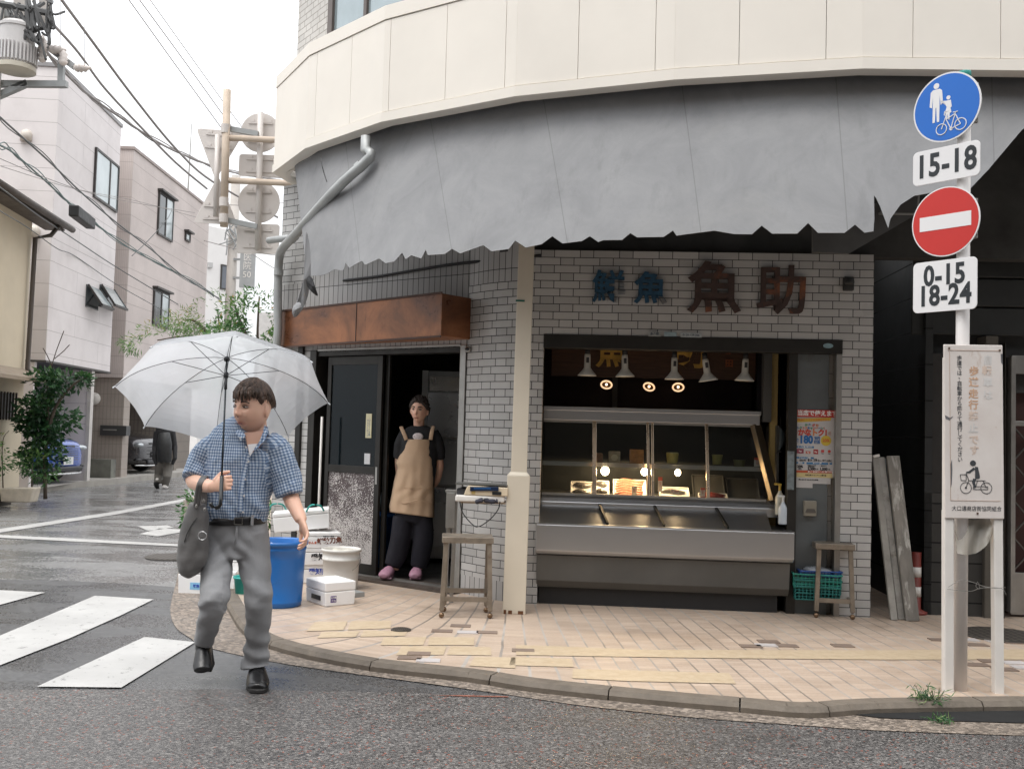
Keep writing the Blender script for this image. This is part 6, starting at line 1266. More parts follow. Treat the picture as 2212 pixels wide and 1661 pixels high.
cable('second thin wire close under the nearly level one', [(-20,352),(60,378),(160,408),(300,436),(425,470)], 13, 22, .005)
cable('thin vertical wire hanging right of the insulators', [(182,-20),(182,60),(183,143)], 14, 14.3, .004); cable('thin vertical wire hanging above the upper insulator', [(131,-20),(131,40),(130,104)], 14, 14.3, .004)
cable('thin wire rising from the cable knot beside the brown house window', [(285,553),(320,520),(360,475),(372,452)], 20, 22, .008, cabd)
for (a, b, lab) in (((440,440),(640,436),'thin far wire behind the sign backs, upper'),((440,520),(640,556),'thin far wire behind the sign backs, lower'),((540,545),(640,600),'far slanting wire right of the grey hanging sign')):
    cable(lab, [a, ((a[0]+b[0])/2,(a[1]+b[1])/2+6), b], 26, 26, .010)
ja, jb = atY(159,455,17.2), atY(196,484,18.6); g = MB(); g.bar(ja, jb, .17, .20); o = g.build('junction_box', black_rub, None, bevel=.02); tag(o, 'black junction box hanging on the cable bundle', 'junction box')
# far pole with hanging sign
fpz = atY(503,640,30); t = thing('utility_pole', 'distant utility pole with small grey hanging sign left of the shop corner', 'utility pole', (fpz.x,30,0)); g = MB(); g.tube([(fpz.x-.1,30,0),(atY(506,478,30).x,30,9.0)], [.17,.14], 12); g.build('pole', concp, t, smooth=True)
g = MB(); q0, q1 = atY(521,530,29.8), atY(549,622,29.8); g.box(min(q0.x,q1.x),max(q0.x,q1.x),29.75,29.85,q1.z,q0.z); hs_ = g.build('hanging_sign', M('hang_sign_grey', (.32,.33,.33), .6), t); text('医\n院\n50', .26, white_pl, hs_, Matrix(), (q0.x+q1.x)/2, 29.74, (q0.z+q1.z)/2, .002, name='sign_writing')
g = MB(); 
for v in (488,560,600): g = MB(); a_ = atY(495,v,29.9); g.bar(a_, a_+Vector((.5,0,0)), .06); g.build('bracket', gs, t)
g = MB()
for i in range(8): a_ = atY(random.uniform(490,512), random.uniform(480,530), 29.8); g.tube([a_, a_+Vector((random.uniform(-.3,.3),0,-.3)), a_+Vector((random.uniform(-.4,.4),0,-.5))], .02, 4)
g.build('loose_wires', gs, t)
# ---- road sign backs on a bracket pole
SY = 13.6; sc = SY/FPX
rb = thing('sign_bracket_pole', 'rusty bracket pole carrying grey backs of round, square and triangular road signs', 'road sign', (atY(483,488,SY).x,SY,atY(483,488,SY).z))
rpm = M('rusty_ochre_pipe', (.52,.43,.345), .65, .1, var=.15, scale=5, dirt=(.50,.45,.40), dk=.58, ds=6); gb = M('sign_back_grey', (.60,.56,.53), .6, .1, var=.05, dirt=(.38,.31,.25), dk=.68, ds=3)
g = MB(); g.tube([atY(483.5,490,SY-.12), atY(490.5,195,SY-.12)], 8.3*sc, 16); g.build('rusty_pole', rpm, rb, smooth=True)
wx_ = lambda Y: D.w(0,0,0).x + .9*(Y-10)/7
for v in (298,390): a_ = atY(489,v,SY-.1); g = MB(); g.tube([a_, Vector((wx_(SY)+.1, SY-.1, a_.z-.04))], 6.8*sc, 12); g.build('wall_arm', rpm, rb, smooth=True)
g = MB(); g.tube([atY(557,541,SY), atY(563,243,SY)], 6.6*sc, 14); g.build('sign_pipe', gb, rb, smooth=True); g = MB(); g.tube([atY(466,468,SY), atY(470,292,SY)], 5.5*sc, 12); g.build('sign_pipe', gb, rb, smooth=True)
for a, b in (((497,279),(558,290)),((490,476),(556,490))): g = MB(); g.bar(atY(*a,SY-.04), atY(*b,SY-.04), .05, .07); g.build('brace', gs, rb)
for v in (279,437,472): a_ = atY(487-(v-279)*.02,v,SY-.12); g = MB(); g.tube([a_-Vector((0,0,.06)), a_+Vector((0,0,.06))], 9.6*sc, 16); g.build('collar', gb, rb)
def sback(shape, u, v, w_, h_, rot=0):
    c = atY(u, v, SY+.08); g = MB(Matrix.Translation(c) @ Matrix.Rotation(R(rot),4,'Y')); s = sc
    if shape == 'o': g.prism([(w_*s*math.cos(a*math.pi/24), w_*s*math.sin(a*math.pi/24)) for a in range(48)], 0, .012)
    elif shape == 'r': g.prism(rrect(0,0,w_*s,h_*s,6*s), 0, .012)
    else:
        P = [(-w_/2*s, h_*.36*s),(w_/2*s, h_*.36*s),(0,-h_*.64*s)] if shape == 'v' else [(w_/2*s,-h_*.36*s),(-w_/2*s,-h_*.36*s),(0,h_*.64*s)]
        out = []
        for i in range(3):
            p, a, b = Vector(P[i]), Vector(P[i-1]), Vector(P[(i+1)%3]); d1 = (a-p).normalized()*9*s; d2 = (b-p).normalized()*9*s; out += [tuple(p+d1), tuple(p+(d1+d2)*.28), tuple(p+d2)]
        g.prism(out, 0, .012)
    o = g.build('sign_back', gb, rb, bevel=.004, fixn=True)
    g = MB(Matrix.Translation(c) @ Matrix.Rotation(R(rot),4,'Y'))
    for zz in ((.28,-.28) if shape != 'v' and shape != 'a' else ((.26,.0) if shape == 'v' else (-.26,.0))):
        hh = (h_ if shape != 'o' else w_*1.7)*s; ww = (w_*.66 if shape == 'r' else w_*1.2 if shape == 'o' else w_*.55)*s; z = zz*hh
        g.box(-ww/2, ww/2, -.014, 0, z-.012, z+.012)
        for sx in (-.36,.36): g.box(sx*ww-.03, sx*ww+.03, -.016, 0, z+.012, z+.05)
    g.build('rib', gb, o)
sback('o',562.5,287,44,88); sback('r',563,358,96,49); sback('o',559,437,46,92); sback('r',557,516,93,66); sback('v',472,320,107,112,3); sback('a',467,446,98,108,1)
# ---- trees and shrubs
def foliage_mat(name, stops):
    t = NT(name); ux = t.n('SeparateXYZ', {0: t.co('UV')}).outputs[0]; col = t.ramp(ux, stops); tr = t.n('BsdfTranslucent', {0: col}); t.set(col=col, rough=.42, spec=.45)
    ms = t.n('MixShader', {0: .25, 1: t.b.outputs[0], 2: tr.outputs[0]}); t.t.links.new(ms.outputs[0], t.t.nodes['Material Output'].inputs[0]); return t.m
f_dark = foliage_mat('camellia_leaf', [(0,(.012,.045,.02)),(.6,(.03,.09,.035)),(.9,(.07,.17,.05)),(1,(.16,.26,.08))]); f_light = foliage_mat('nandina_leaf', [(0,(.05,.13,.05)),(.5,(.11,.22,.07)),(.85,(.20,.30,.09)),(1,(.42,.27,.10))]); f_mid = foliage_mat('bush_leaf', [(0,(.03,.09,.03)),(.6,(.07,.18,.05)),(.93,(.16,.28,.07)),(1,(.45,.28,.08))])
bark = M('bark', (.09,.07,.055), .9, var=.3)
def tree(name, lab, cat, base, blobs, lsize, lw, mat_, limbs, tr_=.04, down=0.):
    t = thing(name, lab, cat, base); g = MB(); gl_ = MB(); base = Vector(base)
    for (c, r, n) in blobs:
        c = Vector(c); k = 0
        for i in range(n):
            d = rv(); rr = random.random()**.45; p = c + Vector((d.x*r[0], d.y*r[1], d.z*r[2]))*rr
            if noise.noise(p*2.2) < -.12: continue
            ld = (d + rv()*.8 + Vector((0,0,-down))); rnd = min(1, max(0, .5*random.random() + .3*(d.z+1)/2 + .25*noise.noise(p*1.5) + .15))
            leaf(g, p, ld, rv()+Vector((0,0,1)), lsize*random.uniform(.6,1.2), lw, rnd)
    g.build('foliage', mat_, t)
    for L in limbs: P = catm([Vector(q) for q in L], 4); gl_.tube(P, [lerp(tr_, tr_*.25, i/(len(P)-1)) for i in range(len(P))], 7)
    gl_.build('trunk', bark, t, smooth=True); return t
random.seed(11)
A = lambda u, v, Y: tuple(atY(u, v, Y))
Yt = 17.0
tb = atY(100,1040,Yt); tree('camellia_shrub', 'tall dark green shrub growing in front of the blue car garage', 'shrub', (tb.x,Yt,.3), [(A(95,835,Yt),(.40,.35,.30),420),(A(140,825,Yt),(.45,.3,.2),340),(A(95,890,Yt),(.50,.4,.36),700),(A(115,905,Yt),(.42,.4,.32),620),(A(85,945,Yt),(.5,.4,.3),620),(A(88,985,Yt),(.36,.35,.35),520),(A(178,818,Yt),(.14,.15,.08),90),(A(68,915,Yt),(.28,.3,.2),260)], .12, .055, f_dark, [[(tb.x,Yt,.1),A(98,960,Yt),A(105,880,Yt),A(100,820,Yt)],[A(98,960,Yt),A(120,880,Yt),A(160,830,Yt),A(190,815,Yt)]], .035)
g = MB()
for L_ in ([(104,830),(110,795),(122,757),(138,715)],[(112,790),(102,768),(93,752)],[(118,775),(138,758),(150,745)]): g.tube([A(*q,Yt) for q in L_], .008, 5)
g.build('bare_twig', bark, [o for o in COL.objects if o.name=='camellia_shrub'][0])
tb = atY(70,1040,16.6); tree('low_bush', 'feathery low green bush behind the white planter', 'shrub', (tb.x,16.6,.12), [(A(60,1000,16.6),(.35,.3,.25),420),(A(88,1015,16.7),(.28,.3,.25),420),(A(12,985,16.6),(.25,.2,.2),90)], .10, .018, f_mid, [[(tb.x,16.6,.12),A(70,1000,16.6)]], .02)
tb = atY(10,1040,16.2); tree('low_bush', 'sparse plant with small red blooms at the left edge', 'shrub', (tb.x,16.2,.12), [(A(2,1000,16.2),(.2,.2,.3),90),(A(-10,960,16.2),(.2,.2,.3),60)], .10, .03, f_mid, [[(tb.x,16.2,.12),A(5,960,16.2),A(20,930,16.2)]], .012)
pl0 = atY(45,1062,16.3); t = thing('planter', 'chipped white rectangular planter at the foot of the bushes', 'planter', (pl0.x,16.3,.1)); g = MB(); g.prism([(-.25,0),(.22,0),(.27,.24),(-.29,.22)], -.14, .14); g.build('planter_body', M('planter_white', (.58,.52,.43), .7, var=.15, scale=8), t, local=True, bevel=.02)
g = MB(); g.box(-.85,-.3,-.2,.2,-.1,.12); o = g.build('plant_trough', M('dark_trough', (.07,.06,.05), .8), None); o.location = (pl0.x,16.4,.12); tag(o, 'dark low trough left of the white planter', 'planter')
Yn = 13.5; tb = atY(520,1190,11.8)
tree('nandina_tree', 'light green feathery tree with yellowing tips above the umbrella', 'tree', (tb.x-.2,Yn,SZ), [(A(315,742,Yn),(.34,.4,.13),330),(A(360,722,Yn),(.40,.4,.2),520),(A(410,705,Yn),(.40,.4,.25),650),(A(455,690,Yn),(.36,.4,.3),620),(A(440,740,Yn),(.5,.4,.2),500),(A(290,750,Yn),(.18,.2,.10),90),(A(470,655,Yn),(.28,.3,.2),300)], .085, .014, f_light, [[(tb.x-.2,Yn,SZ),A(500,900,Yn),A(480,760,Yn),A(470,670,Yn)],[A(490,800,Yn),A(430,730,Yn),A(340,735,Yn)],[A(480,760,Yn),A(430,700,Yn),A(400,690,Yn)]], .03, .3)
Yn = 13.0
tree('shade_tree', 'denser green leafy tree against the shop corner downpipe', 'tree', (tb.x+.5,Yn,SZ), [(A(520,680,Yn),(.33,.4,.3),560),(A(560,690,Yn),(.30,.3,.35),560),(A(500,725,Yn),(.4,.4,.25),560),(A(565,735,Yn),(.25,.3,.3),420),(A(560,645,Yn),(.22,.3,.25),260),(A(572,620,Yn),(.12,.2,.12),70)], .085, .024, f_mid, [[(tb.x+.5,Yn,SZ),A(560,900,Yn),A(556,740,Yn),A(560,640,Yn)],[A(556,780,Yn),A(520,700,Yn),A(508,660,Yn)]], .035)
Yn = 11.6; tb = atY(505,1170,Yn)
tree('leafy_bush', 'leafy green bush behind the walking man', 'shrub', (tb.x,Yn,SZ), [(A(430,1100,Yn),(.22,.3,.35),340),(A(470,1120,Yn),(.3,.4,.38),560),(A(530,1110,Yn),(.3,.4,.4),560),(A(578,1130,Yn),(.16,.3,.40),420)], .085, .028, f_mid, [[(tb.x,Yn,SZ),A(480,1120,Yn)],[(tb.x,Yn,SZ),A(560,1120,Yn)]], .02)

# ---- unseen buildings added across the street and at right to block low sky
for nm, lab, x0_, x1_, y0_, h_, col in (('side_blocker','unseen building further right on the shop side, added to block low sky light',13.5,40,15.5,9,(.2,.19,.18)),('opposite_blocker','unseen grey building across the street behind the viewer, added to block low sky light',-40,-3.2,-5.5,11,(.17,.16,.15)),('opposite_blocker','unseen brown building across the street behind the viewer, added to block low sky light',-3.0,7.5,-5.8,12,(.14,.12,.10)),('opposite_blocker','unseen building across the street further right behind the viewer, added to block low sky light',7.7,40,-5.6,11.,(.17,.16,.15))):
    t = thing(nm, lab, 'building', ((x0_+x1_)/2,y0_,0)); g = MB(); g.box(x0_,x1_,y0_-8,y0_,0,h_); g.build('walls', M('blocker_wall', col, .8, var=.1), t)
    for k in range(3):
        for j in range(min(5,int((x1_-x0_)/2.6))):
            g = MB(); x = x0_+.9+j*2.6; z = 1.0+k*3; g.box(x,x+1.4,y0_,y0_+.05,z,z+1.4); f = g.build('window', wframe, t); g = MB(); g.box(x+.08,x+1.32,y0_+.05,y0_+.06,z+.08,z+1.32); g.build('pane', dglass, f)
t = thing('far_end_building', 'pale distant building closing the end of the side street', 'building', (-5,62,0)); g = MB(); g.box(-16,3,62,70,0,8.5); g.build('walls', M('far_end_wall', (.45,.43,.41), .8), t)
for k in range(2):
    for j in range(6): g = MB(); g.box(-15+j*3,-13.4+j*3,61.95,62,1.2+k*3.4,2.8+k*3.4); g.build('window', dglass, t)
# ================= PEOPLE
def remesh(mb, voxel, smooth=4):
    me = bpy.data.meshes.new('tmp'); me.from_pydata([tuple(p) for p in mb.v], [], mb.f); me.update()
    import bmesh
    b = bmesh.new(); b.from_mesh(me); bmesh.ops.recalc_face_normals(b, faces=b.faces); b.to_mesh(me); b.free()
    o = bpy.data.objects.new('tmp', me); COL.objects.link(o)
    m = o.modifiers.new('r', 'REMESH'); m.mode = 'VOXEL'; m.voxel_size = voxel
    if smooth: m = o.modifiers.new('s', 'SMOOTH'); m.iterations = smooth; m.factor = .5
    dg = bpy.context.evaluated_depsgraph_get(); out = bpy.data.meshes.new_from_object(o.evaluated_get(dg)); bpy.data.objects.remove(o); return out
def mesh_obj(me, name, mats, parent, smooth=True):
    me.name = name; me.materials.clear()
    for m in (mats if isinstance(mats, (list, tuple)) else [mats]): me.materials.append(m)
    me.polygons.foreach_set('material_index', [0]*len(me.polygons)); me.polygons.foreach_set('use_smooth', [smooth]*len(me.polygons))
    o = bpy.data.objects.new(name, me); COL.objects.link(o)
    if parent:
        o.parent = parent; r = parent
        while r.parent: r = r.parent
        o.matrix_parent_inverse = (r.matrix_basis.inverted() if parent is r else Matrix())
    return o
def displace(me, fn):
    n = len(me.vertices); co = np.empty(n*3, np.float32); me.vertices.foreach_get('co', co); co = co.reshape(-1,3)
    no = np.empty(n*3, np.float32); me.vertices.foreach_get('normal', no); no = no.reshape(-1,3)
    d = np.array([fn(Vector(co[i]), Vector(no[i])) for i in range(n)], np.float32)
    me.vertices.foreach_set('co', (co + no*d[:,None]).ravel()); me.update()
def gs_(x, s): return math.exp(-(x/s)**2)
def head_add(mb, c, Rm, sc, ear=True, jaw=.34, fat=0.):
    SG, RG = 72, 54; vs = []; fs = []
    for i in range(RG+1):
        ph = math.pi*i/RG - math.pi/2; 
        for k in range(SG):
            t = 2*math.pi*k/SG; x = math.cos(ph)*math.cos(t); y = math.cos(ph)*math.sin(t); z = math.sin(ph)
            px_, py, pz = x*.078, y*.098, z*.120
            dn = max(0, (-.05 - z)/.95); px_ *= 1 - (jaw)*dn**1.3 + fat*gs_(z+.45,.3)
            if y > 0: py *= 1 - .45*dn
            else: py *= 1 + .02*dn
            if y < -.2:
                f = 0; 
                f += .022*gs_(x,.16)*gs_(z+.22,.12) + .012*gs_(x,.10)*gs_(z+.02,.16) + .004*gs_(z-.24,.1)*gs_(x,.6)
                f -= .009*(gs_(x-.40,.19)+gs_(x+.40,.19))*gs_(z-.06,.11)
                f += .006*(gs_(x-.5,.2)+gs_(x+.5,.2))*gs_(z+.28,.2) + .008*gs_(x,.25)*gs_(z+.52,.05) + .006*gs_(x,.22)*gs_(z+.62,.04) - .004*gs_(x,.3)*gs_(z+.69,.04) + .008*gs_(x,.3)*gs_(z+.88,.12)
                f += .006*(gs_(x-.15,.06)+gs_(x+.15,.06))*gs_(z+.26,.06)
                py -= f
            vs.append(c + Rm @ (Vector((px_, py, pz))*sc))
    for i in range(RG):
        for k in range(SG):
            k2 = (k+1) % SG; fs.append((i*SG+k, i*SG+k2, (i+1)*SG+k2, (i+1)*SG+k))
    fs.append(tuple(range(SG))[::-1]); fs.append(tuple(RG*SG+k for k in range(SG))); mb.add(vs, fs)
    if ear:
        for s in (-1, 1): mb.ell(c + Rm @ (Vector((s*.080, .012, -.012))*sc), (.011*sc,.021*sc,.034*sc), 14, 10, M=Rm @ Matrix.Rotation(s*.35,3,'Z'))
def hair_mesh(c, Rm, sc, hl, thick=.016, seed=0, curl=0.):
    SG, RG = 150, 90; g = MB(); vs = []; fs = []
    for i in range(RG+1):
        ph = math.pi*i/RG - math.pi/2
        for k in range(SG):
            t = 2*math.pi*k/SG; x = math.cos(ph)*math.cos(t); y = math.cos(ph)*math.sin(t); z = math.sin(ph)
            az = math.atan2(x, -y)   # 0 front
            h = hl(az) + .07*noise.noise(Vector((az*5, 0, seed))) + .05*noise.noise(Vector((az*17, 1, seed)))
            m = min(1, max(0, (z - h)/.26)); m = m*m*(3-2*m)
            st = noise.noise(Vector((x*13, y*13, z*2.5+seed))) + .6*noise.noise(Vector((x*34, y*34, z*4+seed)))
            if curl: st = 1.6*noise.noise(Vector((x*9, y*9, z*9+seed)))
            o = -.014 + m*(thick+.014 + .0035*st*(1+curl) + .006*max(0,z))
            vs.append(c + Rm @ (Vector((x*(.078+o), y*(.098+o), z*(.120+o)))*sc))
    for i in range(RG):
        for k in range(SG):
            k2 = (k+1) % SG; fs.append((i*SG+k, i*SG+k2, (i+1)*SG+k2, (i+1)*SG+k))
    fs.append(tuple(range(SG))[::-1]); fs.append(tuple(RG*SG+k for k in range(SG))); g.add(vs, fs); return g
def face_bits(t, c, Rm, sc, brow, look=0, old=0):
    P = lambda x, y, z: c + Rm @ (Vector((x, y, z))*sc)
    for s in (-1, 1):
        g = MB(); g.ell(P(s*.033,-.0835,.008), (.0150*sc,.006*sc,.0044*sc), 16, 10, M=Rm @ Matrix.Rotation(s*.28,3,'Z')); e = g.build('eye', M('eye_white', (.36,.31,.28), .25), t, smooth=True)
        g = MB(); g.ell(P(s*.033+look,-.0885,.0075), (.0056*sc,.004*sc,.0044*sc), 12, 8, M=Rm); g.build('iris', M('iris_dark', (.012,.008,.006), .15), e, smooth=True)
        g = MB(); q = [P(s*.017,-.0895,.011),P(s*.027,-.0915,.0165),P(s*.038,-.0885,.0165),P(s*.049,-.0795,.010)]; g.tube(catm(q,4), [.0012,.0019,.0021,.0021,.0021,.002,.002,.002,.0018,.0016,.0013,.0011,.001], 6); g.build('eyelid', M('lid_shadow', (.07,.03,.022), .6), e, smooth=True)
        g = MB(); q = [P(s*.014,-.0985,.029),P(s*.027,-.0985,.035),P(s*.041,-.091,.035),P(s*.053,-.078,.027)]; g.tube(catm(q,4), [(.002,.0036)]*2+[(.0025,.0042)]*7+[(.002,.003)]*4, 8, ref=Rm @ Vector((0,1,0))); g.build('eyebrow', brow, t, smooth=True)
    g = MB(); q = [P(-.024,-.0945,-.0725),P(-.010,-.1015,-.0705),P(0,-.1025,-.0712),P(.010,-.1015,-.0705),P(.024,-.0945,-.0725)]; g.tube(catm(q,3), [.001]+[.0018]*11+[.001], 6); g.build('mouth_line', M('mouth_dark', (.14,.035,.03), .6), t, smooth=True)
    for s in (-1,1): g = MB(); g.ell(P(s*.0085,-.1085,-.038), (.0035*sc,.003*sc,.0022*sc), 8, 6, M=Rm); g.build('nostril', M('nostril_dark', (.10,.035,.028), .7), t)
def skin_mat(name, col, c, Rm, sc, stubble=.0):
    return skin_cols(name, col)
def skin_cols(name, col):
    t = NT(name); a = t.n('Attribute'); a.attribute_name = 'tone'; f = t.noise(14, 5); cc = t.mix(t.fr(f,.3,.7,0,.35), a.outputs['Color'], (col[0]*.92, col[1]*.80, col[2]*.74))
    t.set(col=cc, rough=.48, nor=t.bump(t.noise(220,3), .12, .002)); t.b.inputs['Subsurface Weight'].default_value = .12; t.b.inputs['Subsurface Scale'].default_value = .01; t.b.inputs['Subsurface Radius'].default_value = (1,.35,.2); return t.m
def paint_skin(me, col, c, Rm, sc, stubble=0., lip=(.42,.14,.11)):
    at = me.color_attributes.new('tone', 'FLOAT_COLOR', 'POINT'); inv = Rm.transposed(); n = len(me.vertices); arr = np.ones((n,4), np.float32); base = np.array(col)
    for i, v in enumerate(me.vertices):
        q = (inv @ (v.co - c))/sc; k = base.copy()
        if q.length < .16 and q.y < .02:
            r = gs_(q.x,.02)*gs_(q.z+.03,.03)*.35 + (gs_(q.x-.045,.02)+gs_(q.x+.045,.02))*gs_(q.z+.03,.03)*.25
            k = k*(1-r*.4) + np.array((.55,.20,.14))*r*.4
            r = (gs_(q.x-.033,.018)+gs_(q.x+.033,.018))*gs_(q.z-.012,.013); k = k*(1-.35*r)  # eye-socket shade painted into the skin tone
            if stubble: r = stubble*gs_(q.x,.045)*(gs_(q.z+.10,.022)+.8*gs_(q.z+.056,.007)); k = k*(1-r) + np.array((.13,.10,.09))*r
            if abs(q.x) < .026 and q.y < -.07: r = gs_(q.x,.024)*gs_(q.z+.070,.011); k = k*(1-r) + np.array(lip)*r
        arr[i,:3] = k
    at.data.foreach_set('color', arr.ravel())
def hand(mb, wrist, d, pn, curl, sc=1., thumb=.6, side=1, fan=.06):
    wrist = Vector(wrist); d = Vector(d).normalized(); pn = Vector(pn); pn = (pn - d*pn.dot(d)).normalized(); lat = d.cross(pn)*side
    k0 = wrist + d*.088*sc
    mb.tube([wrist - d*.01, wrist + d*.02*sc, wrist + d*.055*sc, wrist + d*.085*sc, wrist + d*.095*sc], [(.027*sc,.021*sc),(.032*sc,.018*sc),(.039*sc,.0155*sc),(.039*sc,.013*sc),(.034*sc,.010*sc)], 14, ref=lat)
    for i, (L, r) in enumerate(((.072,.0088),(.080,.0092),(.075,.0088),(.060,.0078))):
        x = (1.5 - i)*.0195*sc; p = k0 + lat*x; dd = (d + lat*fan*(1.5-i)).normalized(); pts = [p - dd*.015*sc, p]; a = 0; rs = [r*sc*1.05, r*sc*1.05]
        for j, fr_ in enumerate((.45,.30,.25)):
            a += curl[j]*(1+.06*i); dirn = dd*math.cos(a) + pn*math.sin(a)
            for h in (.5, 1.): pts.append(pts[-1] + dirn*L*sc*fr_*.5); rs.append(r*sc*(1-.08*j-.05*h))
        mb.tube(pts, rs, 9, ref=lat); mb.ell(pts[-1], (rs[-1],)*3, 8, 6)
    b = wrist + d*.028*sc + lat*.028*sc; td = (d*.62 + lat*.62 + pn*.35*thumb).normalized(); td2 = (d*.9 + lat*.05 + pn*.75*thumb).normalized()
    tp = [b - td*.01, b + td*.022*sc, b + td*.040*sc, b + td*.040*sc + td2*.018*sc, b + td*.040*sc + td2*.036*sc]; mb.tube(tp, [.015*sc,.0135*sc,.0110*sc,.0103*sc,.0088*sc], 10, ref=lat); mb.ell(tp[-1], (.0088*sc,)*3, 8, 6)
def wrk(scale, amp, st=(1,1,1), seed=0):
    def f(p, n): q = Vector((p.x*st[0], p.y*st[1], p.z*st[2]))*scale + Vector((seed,0,0)); a = noise.noise(q); return amp*(1-2*abs(a)) * .6 + amp*.6*noise.noise(q*2.3)
    return f
AP = lambda u, v, Y: atY(u, v, Y)
# ---------------- the walking man
BY = 5.6
mp = AP(520,1480,5.58); man = thing('person', 'man in a blue checked shirt and grey trousers crossing the road under a clear umbrella', 'person', (mp.x,BY,0))
hc = AP(546,881,5.56); HR = Matrix.Rotation(R(-29),3,'Z') @ Matrix.Rotation(R(4),3,'X') @ Matrix.Rotation(R(2),3,'Y'); hs_c = 1.14
sk = (.80,.50,.37)
g = MB(); head_add(g, hc, HR, hs_c, fat=.08, jaw=.25)
g.tube([AP(552,905,5.62), AP(553,925,5.62), AP(550,945,5.61), AP(545,960,5.6)], [(.060,.060),(.060,.060),(.075,.068),(.10,.08)], 24)
g.tube([AP(509,1125,BY), AP(510,1060,BY), AP(520,985,BY), AP(528,955,BY), AP(540,938,BY)], [(.15,.095),(.16,.10),(.175,.10),(.16,.085),(.09,.07)], 28)
# his right arm (image left) bent, holding the shaft
hnd = AP(478,1054,5.17); el = AP(419,1036,5.58)
g.tube(catm([AP(462,962,5.6), AP(436,1000,5.6), el, AP(437,1046,5.42), AP(455,1050,5.30), AP(461,1050,5.27)],4), [lerp(.052,.047,i/8) for i in range(8)]+[lerp(.047,.027,i/12) for i in range(13)], 16)
wr = AP(460,1050,5.27); shaft_top = AP(490,775,5.56); shd = (shaft_top - hnd).normalized()
hd = Vector((.80,-.58,.02)); hd = (hd - shd*hd.dot(shd)*.6).normalized(); pnn = Vector((.58,.80,0)) 
hand(g, wr, hd, pnn, (1.15,1.45,.9), 1.06, thumb=.9, side=-1 if (hd.cross(pnn)).z < 0 else 1, fan=0.0)
# his left arm (image right) swinging
g.tube(catm([AP(585,962,5.6), AP(612,1010,5.6), AP(627,1070,5.6), AP(638,1096,5.53), AP(649,1119,5.48), AP(651,1125,5.47)],4), [lerp(.054,.046,i/8) for i in range(8)]+[lerp(.046,.028,i/12) for i in range(13)], 16)
hand(g, AP(650,1121,5.475), Vector((.42,-.30,-.85)), Vector((-.75,-.3,-.1)), (.45,.55,.35), 1.12, side=1, fan=.05)
# legs in the trousers
g.tube([AP(480,1150,BY), AP(468,1250,5.48), AP(463,1292,5.43), AP(447,1355,5.6), AP(441,1395,5.67)], [.065,.05,.045,.04,.035], 14); g.tube([AP(538,1150,BY), AP(552,1250,5.55), AP(556,1295,5.54), AP(554,1380,5.64), AP(552,1435,5.68)], [.065,.05,.045,.04,.035], 14); g.tube([AP(508,1110,BY), AP(508,1165,BY)], [(.13,.08),(.12,.07)], 16)
me = remesh(g, .0042, 2); paint_skin(me, sk, hc, HR, hs_c, .28); body = mesh_obj(me, 'body', skin_cols('man_skin', sk), man)
browm = M('brow_hair', (.02,.013,.01), .8); face_bits(man, hc, HR, hs_c, browm, look=-.004)
def hl_man(az):
    a = abs(az); return interp([0,.5,.8,1.05,1.35,1.6,1.9,2.4,3.2], [.42,.40,.38,.30,.02,.28,.20,-.14,-.24], a)
hair_m = NT('dark_brown_hair'); hn = hair_m.noise(6, 5, hair_m.co(scale=(8,8,1.2))); hair_mat = hair_m.set(col=hair_m.mix(hair_m.fr(hn,.35,.65), (.03,.019,.013), (.11,.062,.04)), rough=.45, nor=hair_m.bump(hn, .6, .006))
hair_mesh(hc, HR, hs_c, hl_man, .019, 3).build('hair', hair_mat, man, smooth=True)
# strands over the whole crown
g = MB(); random.seed(5); crown = Vector((.15,.35,.92)).normalized()
for i in range(1500):
    d0 = (crown + rv()*random.uniform(.1,1.1)).normalized()
    if d0.z < .1: continue
    tdir = (d0 - crown*d0.dot(crown)); tdir.normalize(); side_ = d0.cross(tdir); pts = []; d = d0.copy(); cv = random.uniform(-.25,.25)
    for k in range(5):
        az = math.atan2(d.x, -d.y)
        if d.z < hl_man(az) - .02: break
        o = .0215 + .002*math.sin(k*.8) + random.uniform(-.0015,.001); pts.append(hc + HR @ (Vector((d.x*(.078+o), d.y*(.098+o), d.z*(.120+o+.006*max(0,d.z))))*hs_c)); t1 = (d - crown*d.dot(crown)).normalized() + d.cross(tdir)*cv; d = (d + t1*.13).normalized()
    if len(pts) > 2: g.tube(pts, [.001]+[.0015]*(len(pts)-2)+[.0006], 5)
# fringe strands
for i in range(46):
    az = random.uniform(-.95,.95); x = math.sin(az); y = -math.cos(az); z0_ = .62 + random.uniform(-.05,.15); z1_ = .30 + random.uniform(-.02,.14) - .05*(1-abs(az)); pts = []
    for k in range(5): z = lerp(z0_, z1_, k/4); c_ = math.sqrt(max(0,1-z*z)); sw = .10*k/4; xx = math.sin(az+sw); yy = -math.cos(az+sw); o = .021 - .012*(k/4)**2; pts.append(hc + HR @ (Vector((xx*c_*(.078+o), yy*c_*(.098+o), z*(.120+o)))*hs_c))
    g.tube(pts, [.0045,.005,.0045,.003,.001], 5)
g.build('hair_strands', hair_mat, man, smooth=True)
